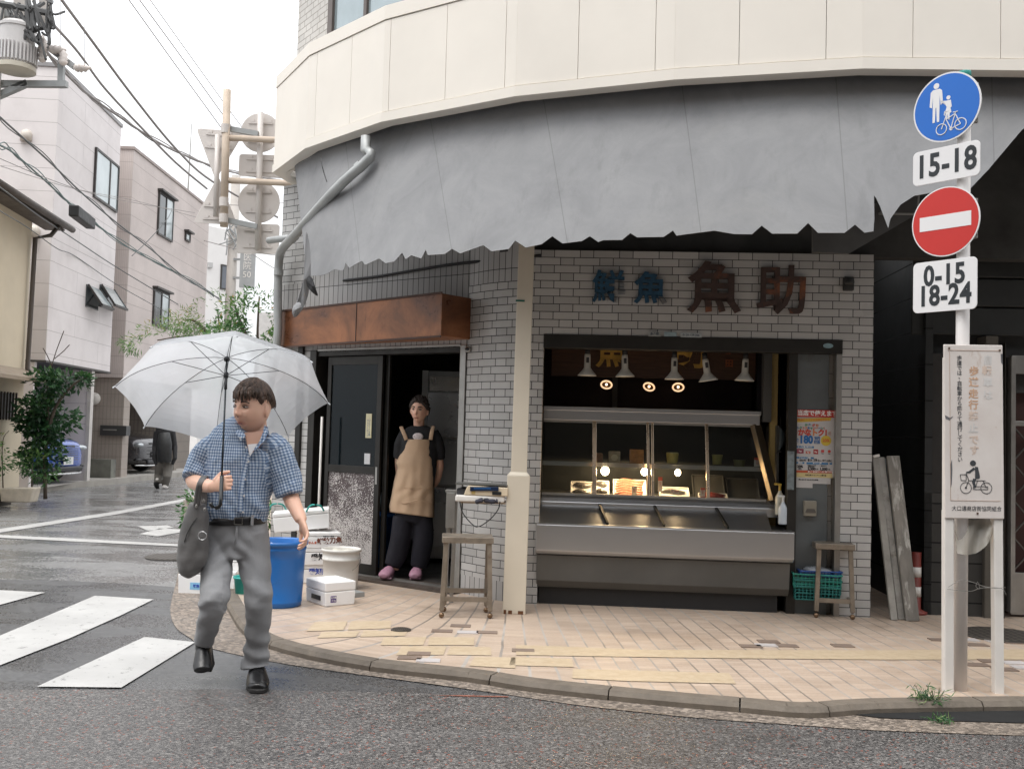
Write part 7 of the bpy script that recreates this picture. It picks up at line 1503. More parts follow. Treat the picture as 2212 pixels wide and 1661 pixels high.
# shirt
def check_mat():
    t = NT('blue_gingham'); sp = t.n('SeparateXYZ', {0: t.co('UV')}); x, z = sp.outputs[0], sp.outputs[1]; P = .0165
    def bnd(a): f = t.math('FRACT', t.math('DIVIDE', a, P)); return t.math('LESS_THAN', f, .52)
    k = t.math('MULTIPLY', t.math('ADD', bnd(x), bnd(z)), .5); f = t.noise(260, 2)
    c = t.ramp(k, [(0,(.66,.70,.75)),(.5,(.24,.33,.47)),(1,(.06,.10,.19))]); c = t.mix(.22, c, t.mix(t.noise(3,4), (.10,.17,.30), (.30,.38,.50)))
    return t.set(col=c, rough=.85, nor=t.bump(t.noise(38, 4), .35, .008))
gm = check_mat()
tors = [((507,1128),(.170,.112)),((507,1112),(.178,.122)),((508,1092),(.190,.132)),((511,1055),(.190,.128)),((519,1010),(.197,.128)),((523,980),(.200,.125)),((527,960),(.192,.112)),((534,946),(.155,.095)),((542,939),(.112,.088))]
g = MB(); g.tube(catm([AP(u,v,BY) for (u,v),r_ in tors],5), [tuple(np.interp(k/5, range(len(tors)), [q[1][j] for q in tors]) for j in (0,1)) for k in range(5*(len(tors)-1)+1)], 44)
aL = [(472,960,5.6,.070),(448,978,5.6,.074),(432,1003,5.6,.072),(422,1026,5.57,.067),(419,1034,5.555,.066)]; aR = [(575,957,5.6,.070),(598,975,5.6,.078),(611,1010,5.6,.078),(621,1045,5.6,.074),(626,1068,5.59,.070)]
for a_ in (aL, aR): g.tube(catm([AP(u,v,Y) for u,v,Y,r_ in a_],5), [float(np.interp(k/5, range(5), [q[3] for q in a_])) for k in range(21)], 28)
me = remesh(g, .0062, 5)
fA = wrk(8, .013, (1,1,.5), 2); fB = wrk(24, .0045, (1,1,.6), 9)
zw = AP(507,1112,BY).z
def rid0(a): a = abs((a/math.pi) % 2 - 1); return (1-a)**2.2
displace(me, lambda p, n: fA(p,n)+fB(p,n) - .005*rid0(p.x*40 + p.z*18 + 4*noise.noise(p*4))*max(0, noise.noise(p*3.5)+.3) + .004*math.sin((p.x*1.2+p.z)*55)*gs_(p.z-zw-.06,.06))
ul = me.uv_layers.new(name='UVMap'); sL = [AP(u,v,Y) for u,v,Y,r_ in aL]; sR = [AP(u,v,Y) for u,v,Y,r_ in aR]; tcx = AP(515,1030,BY)
def axd(p, S_):
    a, b = S_[1], S_[-1]; t = (p-a).dot(b-a)/(b-a).length_squared; q = a + (b-a)*t; return (p-q).length, t, q, (b-a).normalized(), (b-a).length
for poly in me.polygons:
    c = Vector(poly.center); dl, tl, ql, al, Ll = axd(c, sL); dr, tr_, qr, ar, Lr = axd(c, sR)
    arm = None
    if tl > -.05 and dl < .105 and c.x < tcx.x - .155: arm = sL
    elif tr_ > -.05 and dr < .11 and c.x > tcx.x + .165: arm = sR
    for li in poly.loop_indices:
        p = me.vertices[me.loops[li].vertex_index].co
        if arm: d_, t_, q_, ax, L_ = axd(p, arm); rr = p - q_; e1 = Vector((0,-1,0)); e2 = ax.cross(e1).normalized(); ul.data[li].uv = (math.atan2(rr.dot(e2), rr.dot(e1))*.07, t_*L_)
        else: 
            an = math.atan2(p.x-tcx.x, -(p.y-BY)); ul.data[li].uv = (an*.165 + (p.z-1.2)*.05, p.z)
shirt = mesh_obj(me, 'shirt', gm, man)
# collar, placket, buttons, inset
nk = AP(549,936,BY)
g = MB()
def colr(s):
    pts_t = []; 
    for k in range(9):
        a = R(75 + 105*k/8)*s; pts_t.append(a)
    vs = []; 
    for a in pts_t:
        fx = math.sin(a); fy = -math.cos(a); op = .018*max(0, math.cos(a))
        top = nk + Vector((fx*.070, fy*.072 - .0, .028 - .035*max(0,math.cos(a))**2 + .012)); botm = nk + Vector((fx*(.088)+s*op, fy*.095, -.022 - .040*max(0,math.cos(a))**2)); vs += [top, botm]
    g.add(vs, [(2*k,2*k+1,2*k+3,2*k+2) for k in range(8)], 0, [[(k*.012, .04),(k*.012,0),((k+1)*.012,0),((k+1)*.012,.04)] for k in range(8)])
colr(1); colr(-1); g.build('collar', gm, shirt, smooth=True, thick=.004)
yF = lambda z: BY - .131 - .012*gs_(z-1.05,.15)
g = MB(); pk = [(540,968),(534,990),(527,1020),(522,1050),(519,1080),(518,1108)]; P_ = [AP(u,v,BY-.132-.008*(i>2)) for i,(u,v) in enumerate(pk)]; P_ = catm(P_,4)
g.tube(P_, [(.016,.0035)]*len(P_), 8, ref=(1,0,0)); g.build('placket', gm, shirt, smooth=True)
for u, v in ((531.5,966),(536.5,997),(530,1035),(527,1071),(525,1106),(519,946)):
    p = AP(u, v, BY-.141); g = MB(); g.lathe([(.0055,-.001),(.0055,.0015),(.003,.002)], c=p, seg=10, M=Matrix.Rotation(R(90),3,'X')); g.build('button', white_pl, shirt)
g = MB(); 
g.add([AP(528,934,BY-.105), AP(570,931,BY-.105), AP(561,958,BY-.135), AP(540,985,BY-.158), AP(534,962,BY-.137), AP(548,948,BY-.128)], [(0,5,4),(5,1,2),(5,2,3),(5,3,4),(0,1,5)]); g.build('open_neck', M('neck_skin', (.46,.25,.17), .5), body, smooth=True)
g = MB(); g.add([AP(535,960,BY-.139), AP(556,958,BY-.139), AP(540,986,BY-.160)], [(0,1,2)]); g.build('undershirt', M('white_cotton', (.62,.60,.60), .8), man, thick=.002)
def wing(pts, nm='collar_wing'):
    P = [AP(u,v,BY-d) for u,v,d in pts]; g = MB(); n = len(P); g.add(P, [tuple(range(n))], 0, [[(p.x*1.1, p.z) for p in P]]); g.build(nm, gm, shirt, thick=.004)
wing([(505,918,.03),(520,929,.10),(531,941,.135),(520,952,.145),(509,936,.118)]); wing([(572,916,.03),(579,934,.09),(573,950,.125),(556,968,.155),(546,974,.162),(560,954,.146),(567,936,.115)])
# trousers and belt
tw = NT('grey_trouser_cloth'); f = tw.noise(4, 6); tcm = tw.set(col=tw.mix(tw.fr(f,.3,.7), (.25,.252,.26), (.33,.332,.34)), rough=.8, nor=tw.bump(tw.noise(30,4,tw.co(scale=(1,1,.5))), .25, .01))
g = MB(); g.tube(catm([AP(508,1112,BY), AP(508,1130,BY), AP(509,1155,BY), AP(510,1185,BY), AP(509,1202,BY)],4), [(lerp(.162,.178,min(1,i/6)) if i < 10 else lerp(.178,.11,(i-9)/7), .118) for i in range(17)], 40)
def leg(L): g.tube(catm([AP(u,v,Y) for u,v,Y,_ in L],5), [float(np.interp(k/5, range(len(L)), [q[3] for q in L])) for k in range(5*(len(L)-1)+1)], 28)
leg([(478,1150,BY,.098),(470,1200,5.56,.090),(467,1250,5.48,.082),(463,1292,5.42,.077),(457,1322,5.49,.068),(448,1355,5.59,.060),(441,1384,5.66,.056)])
leg([(541,1150,BY,.098),(547,1200,BY,.092),(553,1250,5.57,.082),(558,1292,5.54,.074),(558,1340,5.59,.068),(555,1385,5.65,.066),(552,1426,5.68,.072),(552,1441,5.68,.078)])
me = remesh(g, .0062, 6); kz = AP(558,1340,5.59).z; kz2 = AP(457,1322,5.49).z; cz_ = AP(508,1190,BY)
fA = wrk(8, .008, (1,1,.8), 5)
def rid(a): a = abs((a/math.pi) % 2 - 1); return (1-a)**2.2     # sharp crease profile
def tfn(p, n):
    d = fA(p, n)*.75
    q = p*5 + Vector((3,0,0)); wv = noise.noise(q); d -= .006*rid((p.z*24 + p.x*13 + wv*3.2)*1.0)*max(0, noise.noise(p*4)+.25) + .004*rid(p.z*47 - p.x*31 + wv*4)*max(0, noise.noise(p*5+Vector((9,0,0)))+.15)
    x = p.x - cz_.x; d += .006*math.sin((p.z + abs(x)*.9)*70)*gs_(p.z-cz_.z,.10)*gs_(abs(x)-.05,.07)
    if x > 0: d += .0075*math.sin(p.z*62 + x*22 + 2*noise.noise(p*9))*gs_(p.z-.20,.16) + .005*math.sin(p.z*50+x*30)*gs_(p.z-kz-.18,.1)
    else: d += .007*math.sin(p.z*60 - x*28 + 2*noise.noise(p*9))*gs_(p.z-kz2,.10)
    return d
displace(me, tfn); mesh_obj(me, 'trousers', tcm, man)
bel = M('black_leather', (.014,.013,.014), .35, bump=.2, bs=120); g = MB()
bp = [AP(508,1118,BY), AP(508,1131,BY)]; g.tube([AP(508,1114,BY),AP(508.2,1116,BY),AP(508,1129,BY),AP(508,1131,BY)], [(.166,.121),(.174,.130),(.176,.132),(.170,.127)], 56); g.build('belt', bel, man, smooth=True)
g = MB(); b0 = AP(515,1125,BY-.136); 
for a, b in (((-.022,.017),(.022,.017)),((-.022,-.019),(.022,-.019)),((-.022,-.019),(-.022,.017)),((.022,-.019),(.022,.017))): g.bar(b0+Vector((a[0],0,a[1])), b0+Vector((b[0],0,b[1])), .004, .006)
g.build('buckle', M('buckle_metal', (.25,.24,.22), .3, .9), man)
for u in (475,545,462): p = AP(u,1123,BY-.128+.0006*(u-510)**2*.03); g = MB(); g.box(p.x-.006,p.x+.006,p.y-.012,p.y+.01,p.z-.030,p.z+.028); g.build('belt_loop', tcm, man, bevel=.002)
g = MB(); g.tube(catm([AP(511,1136,BY-.128),AP(510,1160,BY-.132),AP(507,1188,BY-.11)],4), [(.007,.003)]*9, 6); g.build('fly', tcm, man, smooth=True)
# shoes
shm = M('black_shoe_leather', (.012,.012,.013), .32, var=.3, bump=.15, bs=50); solem = M('shoe_sole', (.018,.017,.016), .7)
a = AP(553,1455,5.69); t0 = Vector((a.x, 5.75, 0)); dx = (AP(557,1480,5.49).x - a.x)
g = MB(); P_ = [Vector((a.x-.0,5.765,.048)), Vector((a.x,5.73,.052)), Vector((a.x+.2*dx,5.67,.055)), Vector((a.x+.5*dx,5.60,.046)), Vector((a.x+.8*dx,5.54,.038)), Vector((a.x+dx,5.49,.032)), Vector((a.x+dx*1.05,5.465,.028))]
g.tube(catm(P_,3), [tuple(np.interp(k/3, range(7), q) for q in ([.026,.048,.052,.060,.064,.056,.032],[.024,.046,.056,.048,.038,.032,.02])) for k in range(19)], 24); g.tube([Vector((a.x,5.71,.05)), Vector((a.x,5.705,.12))], [(.040,.048),(.040,.046)], 20)
me = remesh(g, .005, 3); shoe = mesh_obj(me, 'shoe', shm, man)
g = MB(); so_ = [(0,5.80),(-.043,5.78),(-.048,5.68),(-.060,5.58),(-.060,5.52),(-.038,5.455),(0,5.442),(.040,5.455),(.064,5.52),(.062,5.58),(.048,5.68),(.043,5.78)]; g.slab([(a.x+x+dx*(5.75-y)/.28, y) for x, y in so_][::-1], .004, .028); g.build('sole', solem, shoe, bevel=.006, fixn=True)
g = MB()
for k in range(4): y = 5.64-.022*k; g.tube([Vector((a.x+.35*dx-.022,y,.092-.012*k-.012)), Vector((a.x+.35*dx,y,.098-.012*k)), Vector((a.x+.35*dx+.022,y,.092-.012*k-.012))], .0035, 6)
g.build('lace', M('lace_black', (.03,.03,.03), .8), shoe, smooth=True)
hA, hB = AP(440,1392,5.70), AP(437,1447,5.57); dv = (hB-hA); g = MB()
nrm_ = Vector((0,-.45,.9)).normalized()
pp3 = [hA + dv*k/5 for k in range(6)] + [hA + dv*1.04]; g.tube(catm(pp3,3), [tuple(np.interp(k/3, range(7), q) for q in ([.036,.043,.045,.050,.053,.045,.022],[.036,.045,.045,.038,.030,.025,.012])) for k in range(19)], 24, ref=(1,0,0)); g.tube([AP(440,1380,5.67), AP(439,1400,5.67)], [.042,.045], 18)
me = remesh(g, .005, 3); shoe2 = mesh_obj(me, 'shoe', shm, man)
g = MB(); off_ = Vector((0,.05,-.012)); vs = [p + off_ + Vector((s*w_,0,0)) for p, w_ in zip([hA, hA+dv*.3, hA+dv*.7, hA+dv*1.02], (.034,.040,.052,.035)) for s in (-1,1)]; g.add(vs, [(0,1,3,2),(2,3,5,4),(4,5,7,6)]); g.build('sole', solem, shoe2, thick=.02)
# ---------------- shoulder bag on his forearm
bg = thing('shoulder_bag', 'soft grey handbag hanging from the forearm of the man with the umbrella', 'bag', AP(418,1160,5.42))
bm = NT('grey_bag_cloth'); f = bm.noise(7,5); bagm = bm.set(col=bm.mix(bm.fr(f,.3,.7), (.10,.097,.095), (.16,.153,.148)), rough=.55, nor=bm.bump(bm.noise(18,4), .4, .01))
g = MB(); rb_ = [((429,1086),(.034,.06)),((428,1094),(.040,.068)),((425,1110),(.052,.075)),((421,1140),(.066,.08)),((418,1175),(.078,.085)),((415,1205),(.078,.08)),((414,1228),(.060,.07)),((420,1240),(.030,.045))]
g.tube(catm([AP(u,v,5.42) for (u,v),_ in rb_],4), [tuple(np.interp(k/4, range(len(rb_)), [q[1][j] for q in rb_]) for j in (0,1)) for k in range(29)], 32)
me = remesh(g, .007, 4); displace(me, wrk(8,.012,(1,1,.7),4)); mesh_obj(me, 'bag_body', bagm, bg)
g = MB(); g.tube(catm([AP(398,1170,5.345),AP(405,1150,5.335),AP(416,1130,5.34),AP(426,1118,5.345)],4), .0028, 6); g.build('seam', M('bag_seam', (.05,.048,.047), .7), bg)
for (x_, Y_) in ((0,5.37),(3,5.47)):
    g = MB(); L_ = catm([AP(422+x_*2,1092,5.35), AP(425+x_*2,1066,5.33), AP(430+x_*2,1044,5.31), AP(437+x_*2,1031,5.36), AP(441+x_*2,1030,5.44), AP(440+x_*2,1044,5.50), AP(437+x_*2,1092,5.48)],4); g.tube(L_, [(.011,.006)]*len(L_), 8, ref=(1,0,0)); g.build('strap', bagm, bg, smooth=True)
g = MB(); c_ = AP(437,1157,5.33); g.tube([c_ + Vector((.022*math.cos(a*math.pi/9), 0, .022*math.sin(a*math.pi/9))) for a in range(18)], .0032, 6, closed=True, ref=(0,1,0)); g.build('metal_ring', M('ring_chrome', (.6,.6,.6), .2, .95), bg, smooth=True)
for u, v in ((427,1080),(431,1070),(424,1093),(440,1082),(442,1100)): g = MB(); g.ell(AP(u,v,5.345), (.008,.005,.011), 8, 6); g.build('metal_fitting', alu, bg, smooth=True)
# ---------------- umbrella
ut = thing('umbrella', 'transparent white plastic umbrella held over the walking man', 'umbrella', hnd)
ax = (shaft_top - hnd).normalized(); ex_ = (Vector((1,0,0)) - ax*ax.x).normalized(); ey_ = ax.cross(ex_); 
UM = Matrix(((ex_.x,ey_.x,ax.x,shaft_top.x),(ex_.y,ey_.y,ax.y,shaft_top.y),(ex_.z,ey_.z,ax.z,shaft_top.z),(0,0,0,1)))
RR, DR = .565, .25
def rp(a, t, ins=1.): r = RR*math.sin(t*1.15)/math.sin(1.15); return Vector((r*math.cos(a)*ins, r*math.sin(a)*ins, -DR*t**1.75 + .012))
g = MB(UM); NV, NTt = 10, 16; vs = []; A0 = R(22.5-4)
for i in range(8):
    a, b = A0 + i*math.pi/4, A0 + (i+1)*math.pi/4
    base_i = len(vs)
    for j in range(NTt+1):
        t = j/NTt
        for k in range(NV+1):
            s = k/NV; p = rp(a,t).lerp(rp(b,t), s); sag = 4*s*(1-s); p = p + Vector((p.x,p.y,0))*(-.022*sag*t) + Vector((0,0,.012*sag*t*t + .004*noise.noise(Vector((i*3+s*4,t*5,0)))*t)); vs.append(p)
    for j in range(NTt):
        for k in range(NV): q = base_i + j*(NV+1)+k; g.f.append([q,q+1,q+NV+2,q+NV+1]); g.mi.append(0); g.uv.append(None)
g.v = [UM @ p for p in vs]
t = NT('clear_umbrella_plastic'); trn = t.n('BsdfTransparent', {0: (.93,.95,.97,1)}); tl = t.n('BsdfTranslucent', {0: (.82,.84,.87,1)}); t.set(col=(.66,.68,.71), rough=.28, spec=.5)
m1 = t.n('MixShader', {0: .5, 1: t.b.outputs[0], 2: tl.outputs[0]}); nf = t.fr(t.noise(5,5,None,.7), .3,.7,.50,.68); rf = t.n('BsdfRefraction', {0: (.9,.92,.94,1), 1: .45, 2: 1.12}); m3_ = t.n('MixShader', {0: .55, 1: trn.outputs[0], 2: rf.outputs[0]}); m2_ = t.n('MixShader', {0: nf, 1: m3_.outputs[0], 2: m1.outputs[0]}); t.t.links.new(m2_.outputs[0], t.t.nodes['Material Output'].inputs[0])
g.build('canopy', t.m, ut, smooth=False)
ribm = M('umbrella_rib', (.03,.035,.04), .35, .4); ribw = M('umbrella_rib_white', (.5,.52,.54), .3)
for i in range(8):
    a = A0 + i*math.pi/4; g = MB(UM); g.tube([rp(a, t_/10) + Vector((0,0,-.006)) for t_ in range(11)], .0017, 6, ref=(0,0,1)); rb2 = g.build('rib', ribm, ut, smooth=True)
    g = MB(UM); g.tube([Vector((.012*math.cos(a),.012*math.sin(a),-.11)), rp(a,.42)+Vector((0,0,-.008))], .0020, 6); g.build('stretcher', ribm, rb2)
    g = MB(UM); p = rp(a,1.); g.tube([p*.99, p*1.015+Vector((0,0,-.008))], .004, 6); g.build('rib_tip', ribw, rb2)
g = MB(UM); Ls = (shaft_top-hnd).length; g.tube([(0,0,.06),(0,0,-Ls-.02)], .0052, 10); g.build('shaft', M('shaft_black', (.03,.035,.04), .25, .6), ut, smooth=True)
g = MB(UM); g.tube([(0,0,-.095),(0,0,-.125)], .012, 12); g.tube([(0,0,-.125),(0,0,-.20)], .0085, 12); g.build('runner', black_rub, ut, smooth=True); g = MB(UM); g.tube([(0,0,.0),(0,0,.075)], .008, 10); g.tube([(0,0,-.012),(0,0,.003)], .016, 12); g.build('ferrule', black_rub, ut, smooth=True)
g = MB(); e0 = hnd - ax*.0; g.tube([hnd + ax*.07, hnd + ax*.055, hnd-ax*.03, hnd - ax*.06] + [hnd - ax*.085 + Vector((-.018+.026*math.cos(q)-.008, -.0, -.026*math.sin(q))) for q in (0.4,.9,1.5,2.1,2.7,3.2)], .0105, 10); g.build('handle', M('handle_black', (.012,.013,.014), .2), ut, smooth=True)
g = MB(); c_ = AP(665,792,5.62); g.tube([c_ + Vector((.010*math.cos(q*.6),0,.017*math.sin(q*.6))) for q in range(11)], .0035, 6, closed=True, ref=(0,1,0)); g.build('closing_tab', ribw, ut, smooth=True)
# ---------------- the woman in the doorway
WY = G(885,1243,.10).y; fl_z = .09
wo = thing('person', 'woman in a tan apron and black T-shirt standing in the shop doorway', 'person', (G(885,1243,.1).x, WY, fl_z))
Wc = AP(906,886,WY-.02); WR = Matrix.Rotation(R(-12),3,'Z') @ Matrix.Rotation(R(3),3,'X') @ Matrix.Rotation(R(3),3,'Y'); ws = .99; wsk = (.80,.50,.37)
g = MB(); head_add(g, Wc, WR, ws, jaw=.30, fat=.03); g.tube([AP(905,905,WY+.01), AP(905,922,WY+.02), AP(905,935,WY+.02)], [(.052,.052),(.05,.05),(.075,.06)], 20)
g.tube([AP(895,1095,WY), AP(900,1030,WY), AP(905,960,WY), AP(905,938,WY)], [(.15,.10),(.14,.09),(.16,.09),(.08,.07)], 24)
for L_ in ([(870,940,WY,.042),(863,980,WY+.04,.038),(861,1008,WY+.09,.034),(868,1040,WY+.16,.028),(890,1055,WY+.20,.024)], [(940,940,WY,.042),(948,985,WY+.04,.038),(950,1015,WY+.09,.034),(940,1045,WY+.16,.028),(915,1058,WY+.2,.024)]):
    g.tube(catm([AP(u,v,Y) for u,v,Y,_ in L_],3), [float(np.interp(k/3, range(5), [q[3] for q in L_])) for k in range(13)], 14)
hand(g, AP(890,1055,WY+.2), Vector((.8,0,-.3)), Vector((0,1,0)), (.4,.5,.4), .85, side=1); hand(g, AP(915,1058,WY+.2), Vector((-.8,0,-.3)), Vector((0,1,0)), (.4,.5,.4), .85, side=-1)
for L_ in ([(872,1110,WY),(868,1170,WY),(853,1230,WY)], [(910,1110,WY),(908,1170,WY),(904,1230,WY)]): g.tube([AP(*q) for q in L_], [.08,.055,.035], 12)
me = remesh(g, .006, 2); paint_skin(me, wsk, Wc, WR, ws, 0); mesh_obj(me, 'body', skin_cols('woman_skin', wsk), wo); face_bits(wo, Wc, WR, ws, browm)
def hl_wo(az): return interp([0,.5,.9,1.3,1.7,2.3,3.2], [.50,.44,.24,-.02,-.25,-.55,-.6], abs(az))
hair_mesh(Wc, WR, ws, hl_wo, .015, 8, curl=2.0).build('hair', M('black_curly_hair', (.035,.025,.02), .65, var=.5, scale=30, bump=.8, bs=90), wo, smooth=True)
blk_c = M('black_cotton', (.016,.016,.018), .9, var=.2); g = MB()
tw_ = [((897,1100),(.165,.115)),((900,1050),(.16,.11)),((904,985),(.172,.112)),((905,948),(.178,.105)),((905,932),(.150,.09)),((905,921),(.085,.068))]
g.tube(catm([AP(u,v,WY) for (u,v),_ in tw_],4), [tuple(np.interp(k/4, range(6), [q[1][j] for q in tw_]) for j in (0,1)) for k in range(21)], 32)
for L_ in ([(876,934,WY,.052),(865,960,WY+.01,.056),(862,988,WY+.05,.052)], [(935,934,WY,.052),(947,960,WY+.01,.056),(949,990,WY+.05,.052)]): g.tube(catm([AP(u,v,Y) for u,v,Y,_ in L_],4), [float(np.interp(k/4, range(3), [q[3] for q in L_])) for k in range(9)], 20)
me = remesh(g, .008, 4); displace(me, wrk(9,.006)); ts = mesh_obj(me, 't_shirt', blk_c, wo)
g = MB(); c_ = AP(903,943,WY-.117); g.ell(c_, (.05,.012,.035), 14, 8); g.build('shirt_print', M('print_white', (.62,.55,.55), .8, var=.3, scale=60), ts, smooth=True)
ap_m = M('tan_apron_cloth', (.52,.36,.235), .85, var=.08, bump=.3, bs=50)
g = MB(); rows = [(949,872,936),(975,866,937),(1000,854,938),(1012,858,938),(1040,851,938),(1070,846,938),(1092,841,938),(1108,842,938)]; NB = 26; vs = []; NRr = 40
for j in range(NRr+1):
    v = lerp(949,1106,j/NRr); l = interp([r_[0] for r_ in rows],[r_[1] for r_ in rows],v); r_ = interp([q[0] for q in rows],[q[2] for q in rows],v); 
    for i in range(NB+1):
        s = i/NB; u = lerp(l,r_,s); vv = v + (s*12*(j/NRr)**2); bul = math.sqrt(max(0,1-(2*s-1)**2)); Yy = WY + .03 - .155*bul**.8 - .02*(j/NRr); p = AP(u,vv,Yy)
        w_ = .006*noise.noise(Vector((s*5,j*.18,1)))+.005*math.sin(s*26+2*noise.noise(Vector((s*2,j*.1,4))))*(j/NRr); p.y += w_ + (.008*math.sin((s*30+j)*.6)*gs_(v-1060,12)); vs.append(p)
g.add(vs, [(j*(NB+1)+i, j*(NB+1)+i+1, (j+1)*(NB+1)+i+1, (j+1)*(NB+1)+i) for j in range(NRr) for i in range(NB)]); ap = g.build('apron', ap_m, wo, smooth=True, thick=.004)
for L_ in ([(878,950,WY-.10),(871,932,WY-.09),(867,923,WY-.04),(869,921,WY+.03)], [(930,950,WY-.10),(933,932,WY-.09),(936,922,WY-.04),(934,920,WY+.03)]): g = MB(); P_ = catm([AP(*q) for q in L_],4); g.tube(P_, [(.018,.003)]*len(P_), 8, ref=(1,0,0)); g.build('apron_strap', ap_m, ap, smooth=True)
g = MB(); g.tube(catm([AP(860,1049,WY-.08),AP(890,1055,WY-.155),AP(932,1054,WY-.09)],5), [(.0035,.003)]*11, 6); g.tube(catm([AP(860,1080,WY-.09),AP(875,1087,WY-.15),AP(905,1080,WY-.175),AP(936,1086,WY-.09)],5), [(.005,.004)]*16, 6); g.build('pocket_edge', ap_m, ap, smooth=True)
dk_t = M('dark_navy_trousers', (.010,.0095,.016), .85, var=.2); g = MB(); g.tube([AP(895,1085,WY),AP(893,1110,WY),AP(890,1125,WY)], [(.165,.12),(.17,.12),(.14,.11)], 28)
for L_ in ([(872,1115,WY,.098),(866,1160,WY,.098),(856,1200,WY,.088),(848,1222,WY-.01,.072)], [(912,1115,WY,.098),(914,1160,WY,.095),(909,1200,WY,.086),(904,1224,WY,.072)]): g.tube(catm([AP(u,v,Y) for u,v,Y,_ in L_],4), [float(np.interp(k/4, range(4), [q[3] for q in L_])) for k in range(13)], 20)
me = remesh(g, .009, 4); displace(me, wrk(6,.010,(1,1,.4))); mesh_obj(me, 'trousers', dk_t, wo)
pk_ = M('pink_clog', (.38,.20,.27), .6, var=.08)
for (u, Yo, dx_) in ((844,-.03,-.04),(901,0,-.005)):
    a = AP(u,1232,WY+Yo); g = MB(); P_ = [Vector((a.x,WY+Yo+.06,fl_z+.05)), Vector((a.x+dx_*.3,WY+Yo-.03,fl_z+.055)), Vector((a.x+dx_*.7,WY+Yo-.10,fl_z+.045)), Vector((a.x+dx_,WY+Yo-.16,fl_z+.035)), Vector((a.x+dx_*1.1,WY+Yo-.19,fl_z+.03))]; g.tube(catm(P_,4), [tuple(np.interp(k/4, range(5), q) for q in ([.03,.048,.058,.056,.03],[.03,.05,.045,.034,.018])) for k in range(17)], 20)
    me = remesh(g, .006, 2); cl_ = mesh_obj(me, 'clog', pk_, wo); g = MB()
    for k in range(5): q = Vector((a.x+dx_*.8-.03+.015*k, WY+Yo-.11-.018*(k%2), fl_z+.082-.004*abs(k-2))); g.ell(q, (.005,.006,.004), 8, 5)
    g.build('vent_holes', M('clog_hole', (.10,.04,.06), .8), cl_)
    g = MB(); g.box(a.x+dx_*.5-.05, a.x+dx_*.5+.05, WY+Yo-.17, WY+Yo+.07, fl_z-.0, fl_z+.016); g.build('sole', M('clog_sole', (.25,.14,.18), .7), cl_, bevel=.006)
# fridge and things inside the doorway
fp0, fp1 = AP(918,800,WY+1.15), AP(1050,800,WY+1.15); fr_t = thing('steel_refrigerator', 'tall stainless steel refrigerator behind the woman in the doorway', 'refrigerator', (fp0.x,WY+1.15,.08))
g = MB(); zt3 = AP(960,802,WY+1.15).z; g.box(fp0.x, fp0.x+.95, WY+1.15, WY+1.8, .12, zt3); g.build('cabinet', M('fridge_body', (.30,.30,.29), .35, .7), fr_t)
for v0, v1 in ((846,944),(949,1047),(1052,1180)):
    a, b = AP(927,v0,WY+1.12).z, AP(927,v1,WY+1.12).z; g = MB(); g.box(fp0.x+.035, fp0.x+.93, WY+1.11, WY+1.15, b, a); g.build('door', M('fridge_door', (.33,.335,.335), .3, .7, var=.1, scale=2), fr_t, bevel=.006)
g = MB(); a, b = AP(927,812,WY+1.12).z, AP(927,843,WY+1.12).z; g.box(fp0.x+.06, fp0.x+.93, WY+1.12, WY+1.15, b, a); g.build('top_panel', M('fridge_panel', (.25,.24,.22), .2, .8), fr_t); g = MB(); g.box(fp0.x-.02, fp0.x+.04, WY+1.09, WY+1.15, .12, zt3); g.build('side_trim', white_paint, fr_t)
p = AP(835,1232,WY+.75); t = thing('blue_tub', 'tall blue tub inside the doorway behind the sliding door edge', 'tub', (p.x,WY+.75,.08)); g = MB(); g.lathe([(.13,0),(.17,.50),(.18,.50),(.18,.53),(.165,.52),(.12,.03)], seg=28); g.build('tub_body', bl, t, local=True, smooth=True)
p = AP(826,1090,WY+.8); t = thing('kettle', 'dim metal kettle standing over the blue tub in the doorway', 'kettle', (p.x,WY+.8,.62)); g = MB(); g.lathe([(.05,0),(.08,.02),(.085,.09),(.05,.15),(.02,.16),(.02,.19)], seg=20); g.build('kettle_body', steel_dull, t, local=True, smooth=True); g = MB(); g.tube(catm([(-.07,0,.12),(-.08,0,.2),(0,0,.24),(.08,0,.2),(.07,0,.12)],4), .006, 6); g.build('kettle_handle', black_rub, t, local=True)
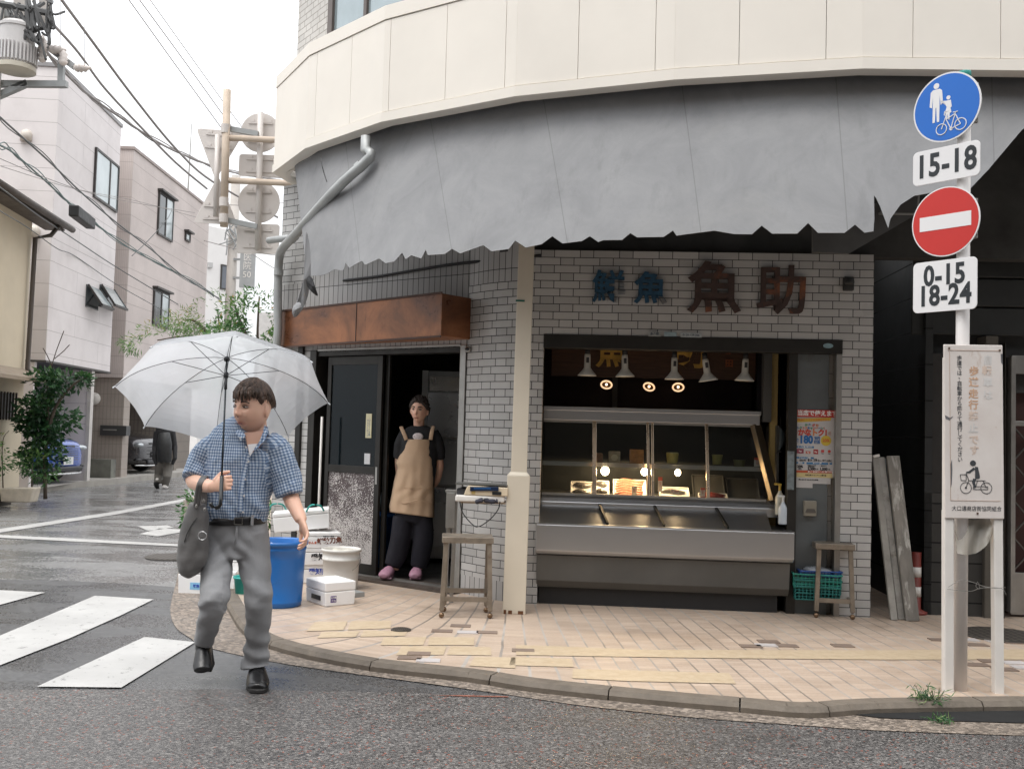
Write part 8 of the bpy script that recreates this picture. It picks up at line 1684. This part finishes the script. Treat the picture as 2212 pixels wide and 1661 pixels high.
# ---------------- far pedestrian walking away
PY = 22.0; sc = PY/FPX; fp_ = AP(352,1055,PY); ped = thing('person', 'distant person in black walking away with a backpack, seen below the umbrella rim', 'person', (fp_.x,PY,0))
g = MB(); pc_ = AP(356,905,PY)
g.ell(pc_, (.085,.10,.12), 16, 12); g.tube([AP(356,915,PY),AP(356,922,PY)], [.05,.05], 10)
g.tube(catm([AP(355,1005,PY),AP(355,980,PY),AP(355,945,PY),AP(355,928,PY),AP(356,922,PY)],3), [(.16,.12)]*4+[(.18,.13)]*5+[(.19,.12)]*2+[(.12,.09)]*2, 18)
for L_ in ([(338,932,PY),(334,965,PY),(333,990,PY-.1),(338,1003,PY-.1)], [(373,932,PY),(378,965,PY),(378,990,PY-.1),(372,1003,PY-.1)]): g.tube([AP(*q) for q in L_], [.06,.055,.045,.035], 10)
for L_ in ([(348,1000,PY),(344,1025,PY+.05),(340,1045,PY-.05)], [(362,1000,PY),(360,1028,PY-.1),(356,1050,PY+.05)]): g.tube([AP(*q) for q in L_], [.09,.07,.05], 10)
me = remesh(g, .014, 2); mesh_obj(me, 'body', M('dark_jacket', (.018,.018,.02), .8), ped)
g = MB(); g.ell(pc_ + Vector((0,.01,.02)), (.098,.112,.12), 16, 12); g.build('hair', M('hair_black', (.015,.013,.012), .6), ped, smooth=True)
g = MB()
for L_ in ([(347,1003,PY-.01),(343,1026,PY+.04),(340,1043,PY-.06)], [(363,1003,PY-.01),(361,1028,PY-.11),(357,1049,PY+.04)]): g.tube([AP(*q) for q in L_], [.125,.095,.075], 12)
g.tube([AP(355,998,PY),AP(355,1010,PY)], [(.18,.14),(.17,.13)], 16); me = remesh(g, .015, 2); mesh_obj(me, 'trousers', M('grey_brown_trousers', (.15,.14,.125), .85, var=.15), ped)
g = MB(); g.tube([AP(355,935,PY-.14),AP(355,960,PY-.2),AP(355,998,PY-.18)], [(.12,.06),(.17,.10),(.15,.09)], 16); g.build('backpack', M('black_backpack', (.02,.021,.022), .5, var=.4, scale=12), ped, smooth=True, bevel=.01)
wsh = M('white_shoe', (.66,.63,.60), .6)
for (u, v, dz, m_) in ((338,1052,.0,black_rub),(357,1055,0,wsh)):
    a = AP(u, v, PY); g = MB(); g.ell(a + Vector((0,.0,.04)), (.055,.14,.05), 14, 8, M=Matrix.Rotation(R(-35 if m_ is black_rub else 0),3,'X')); g.build('shoe', m_, ped, smooth=True)
g = MB(); g.ell(AP(340,1036,PY-.06), (.05,.05,.05), 10, 6); g.build('sock', wsh, ped, smooth=True)
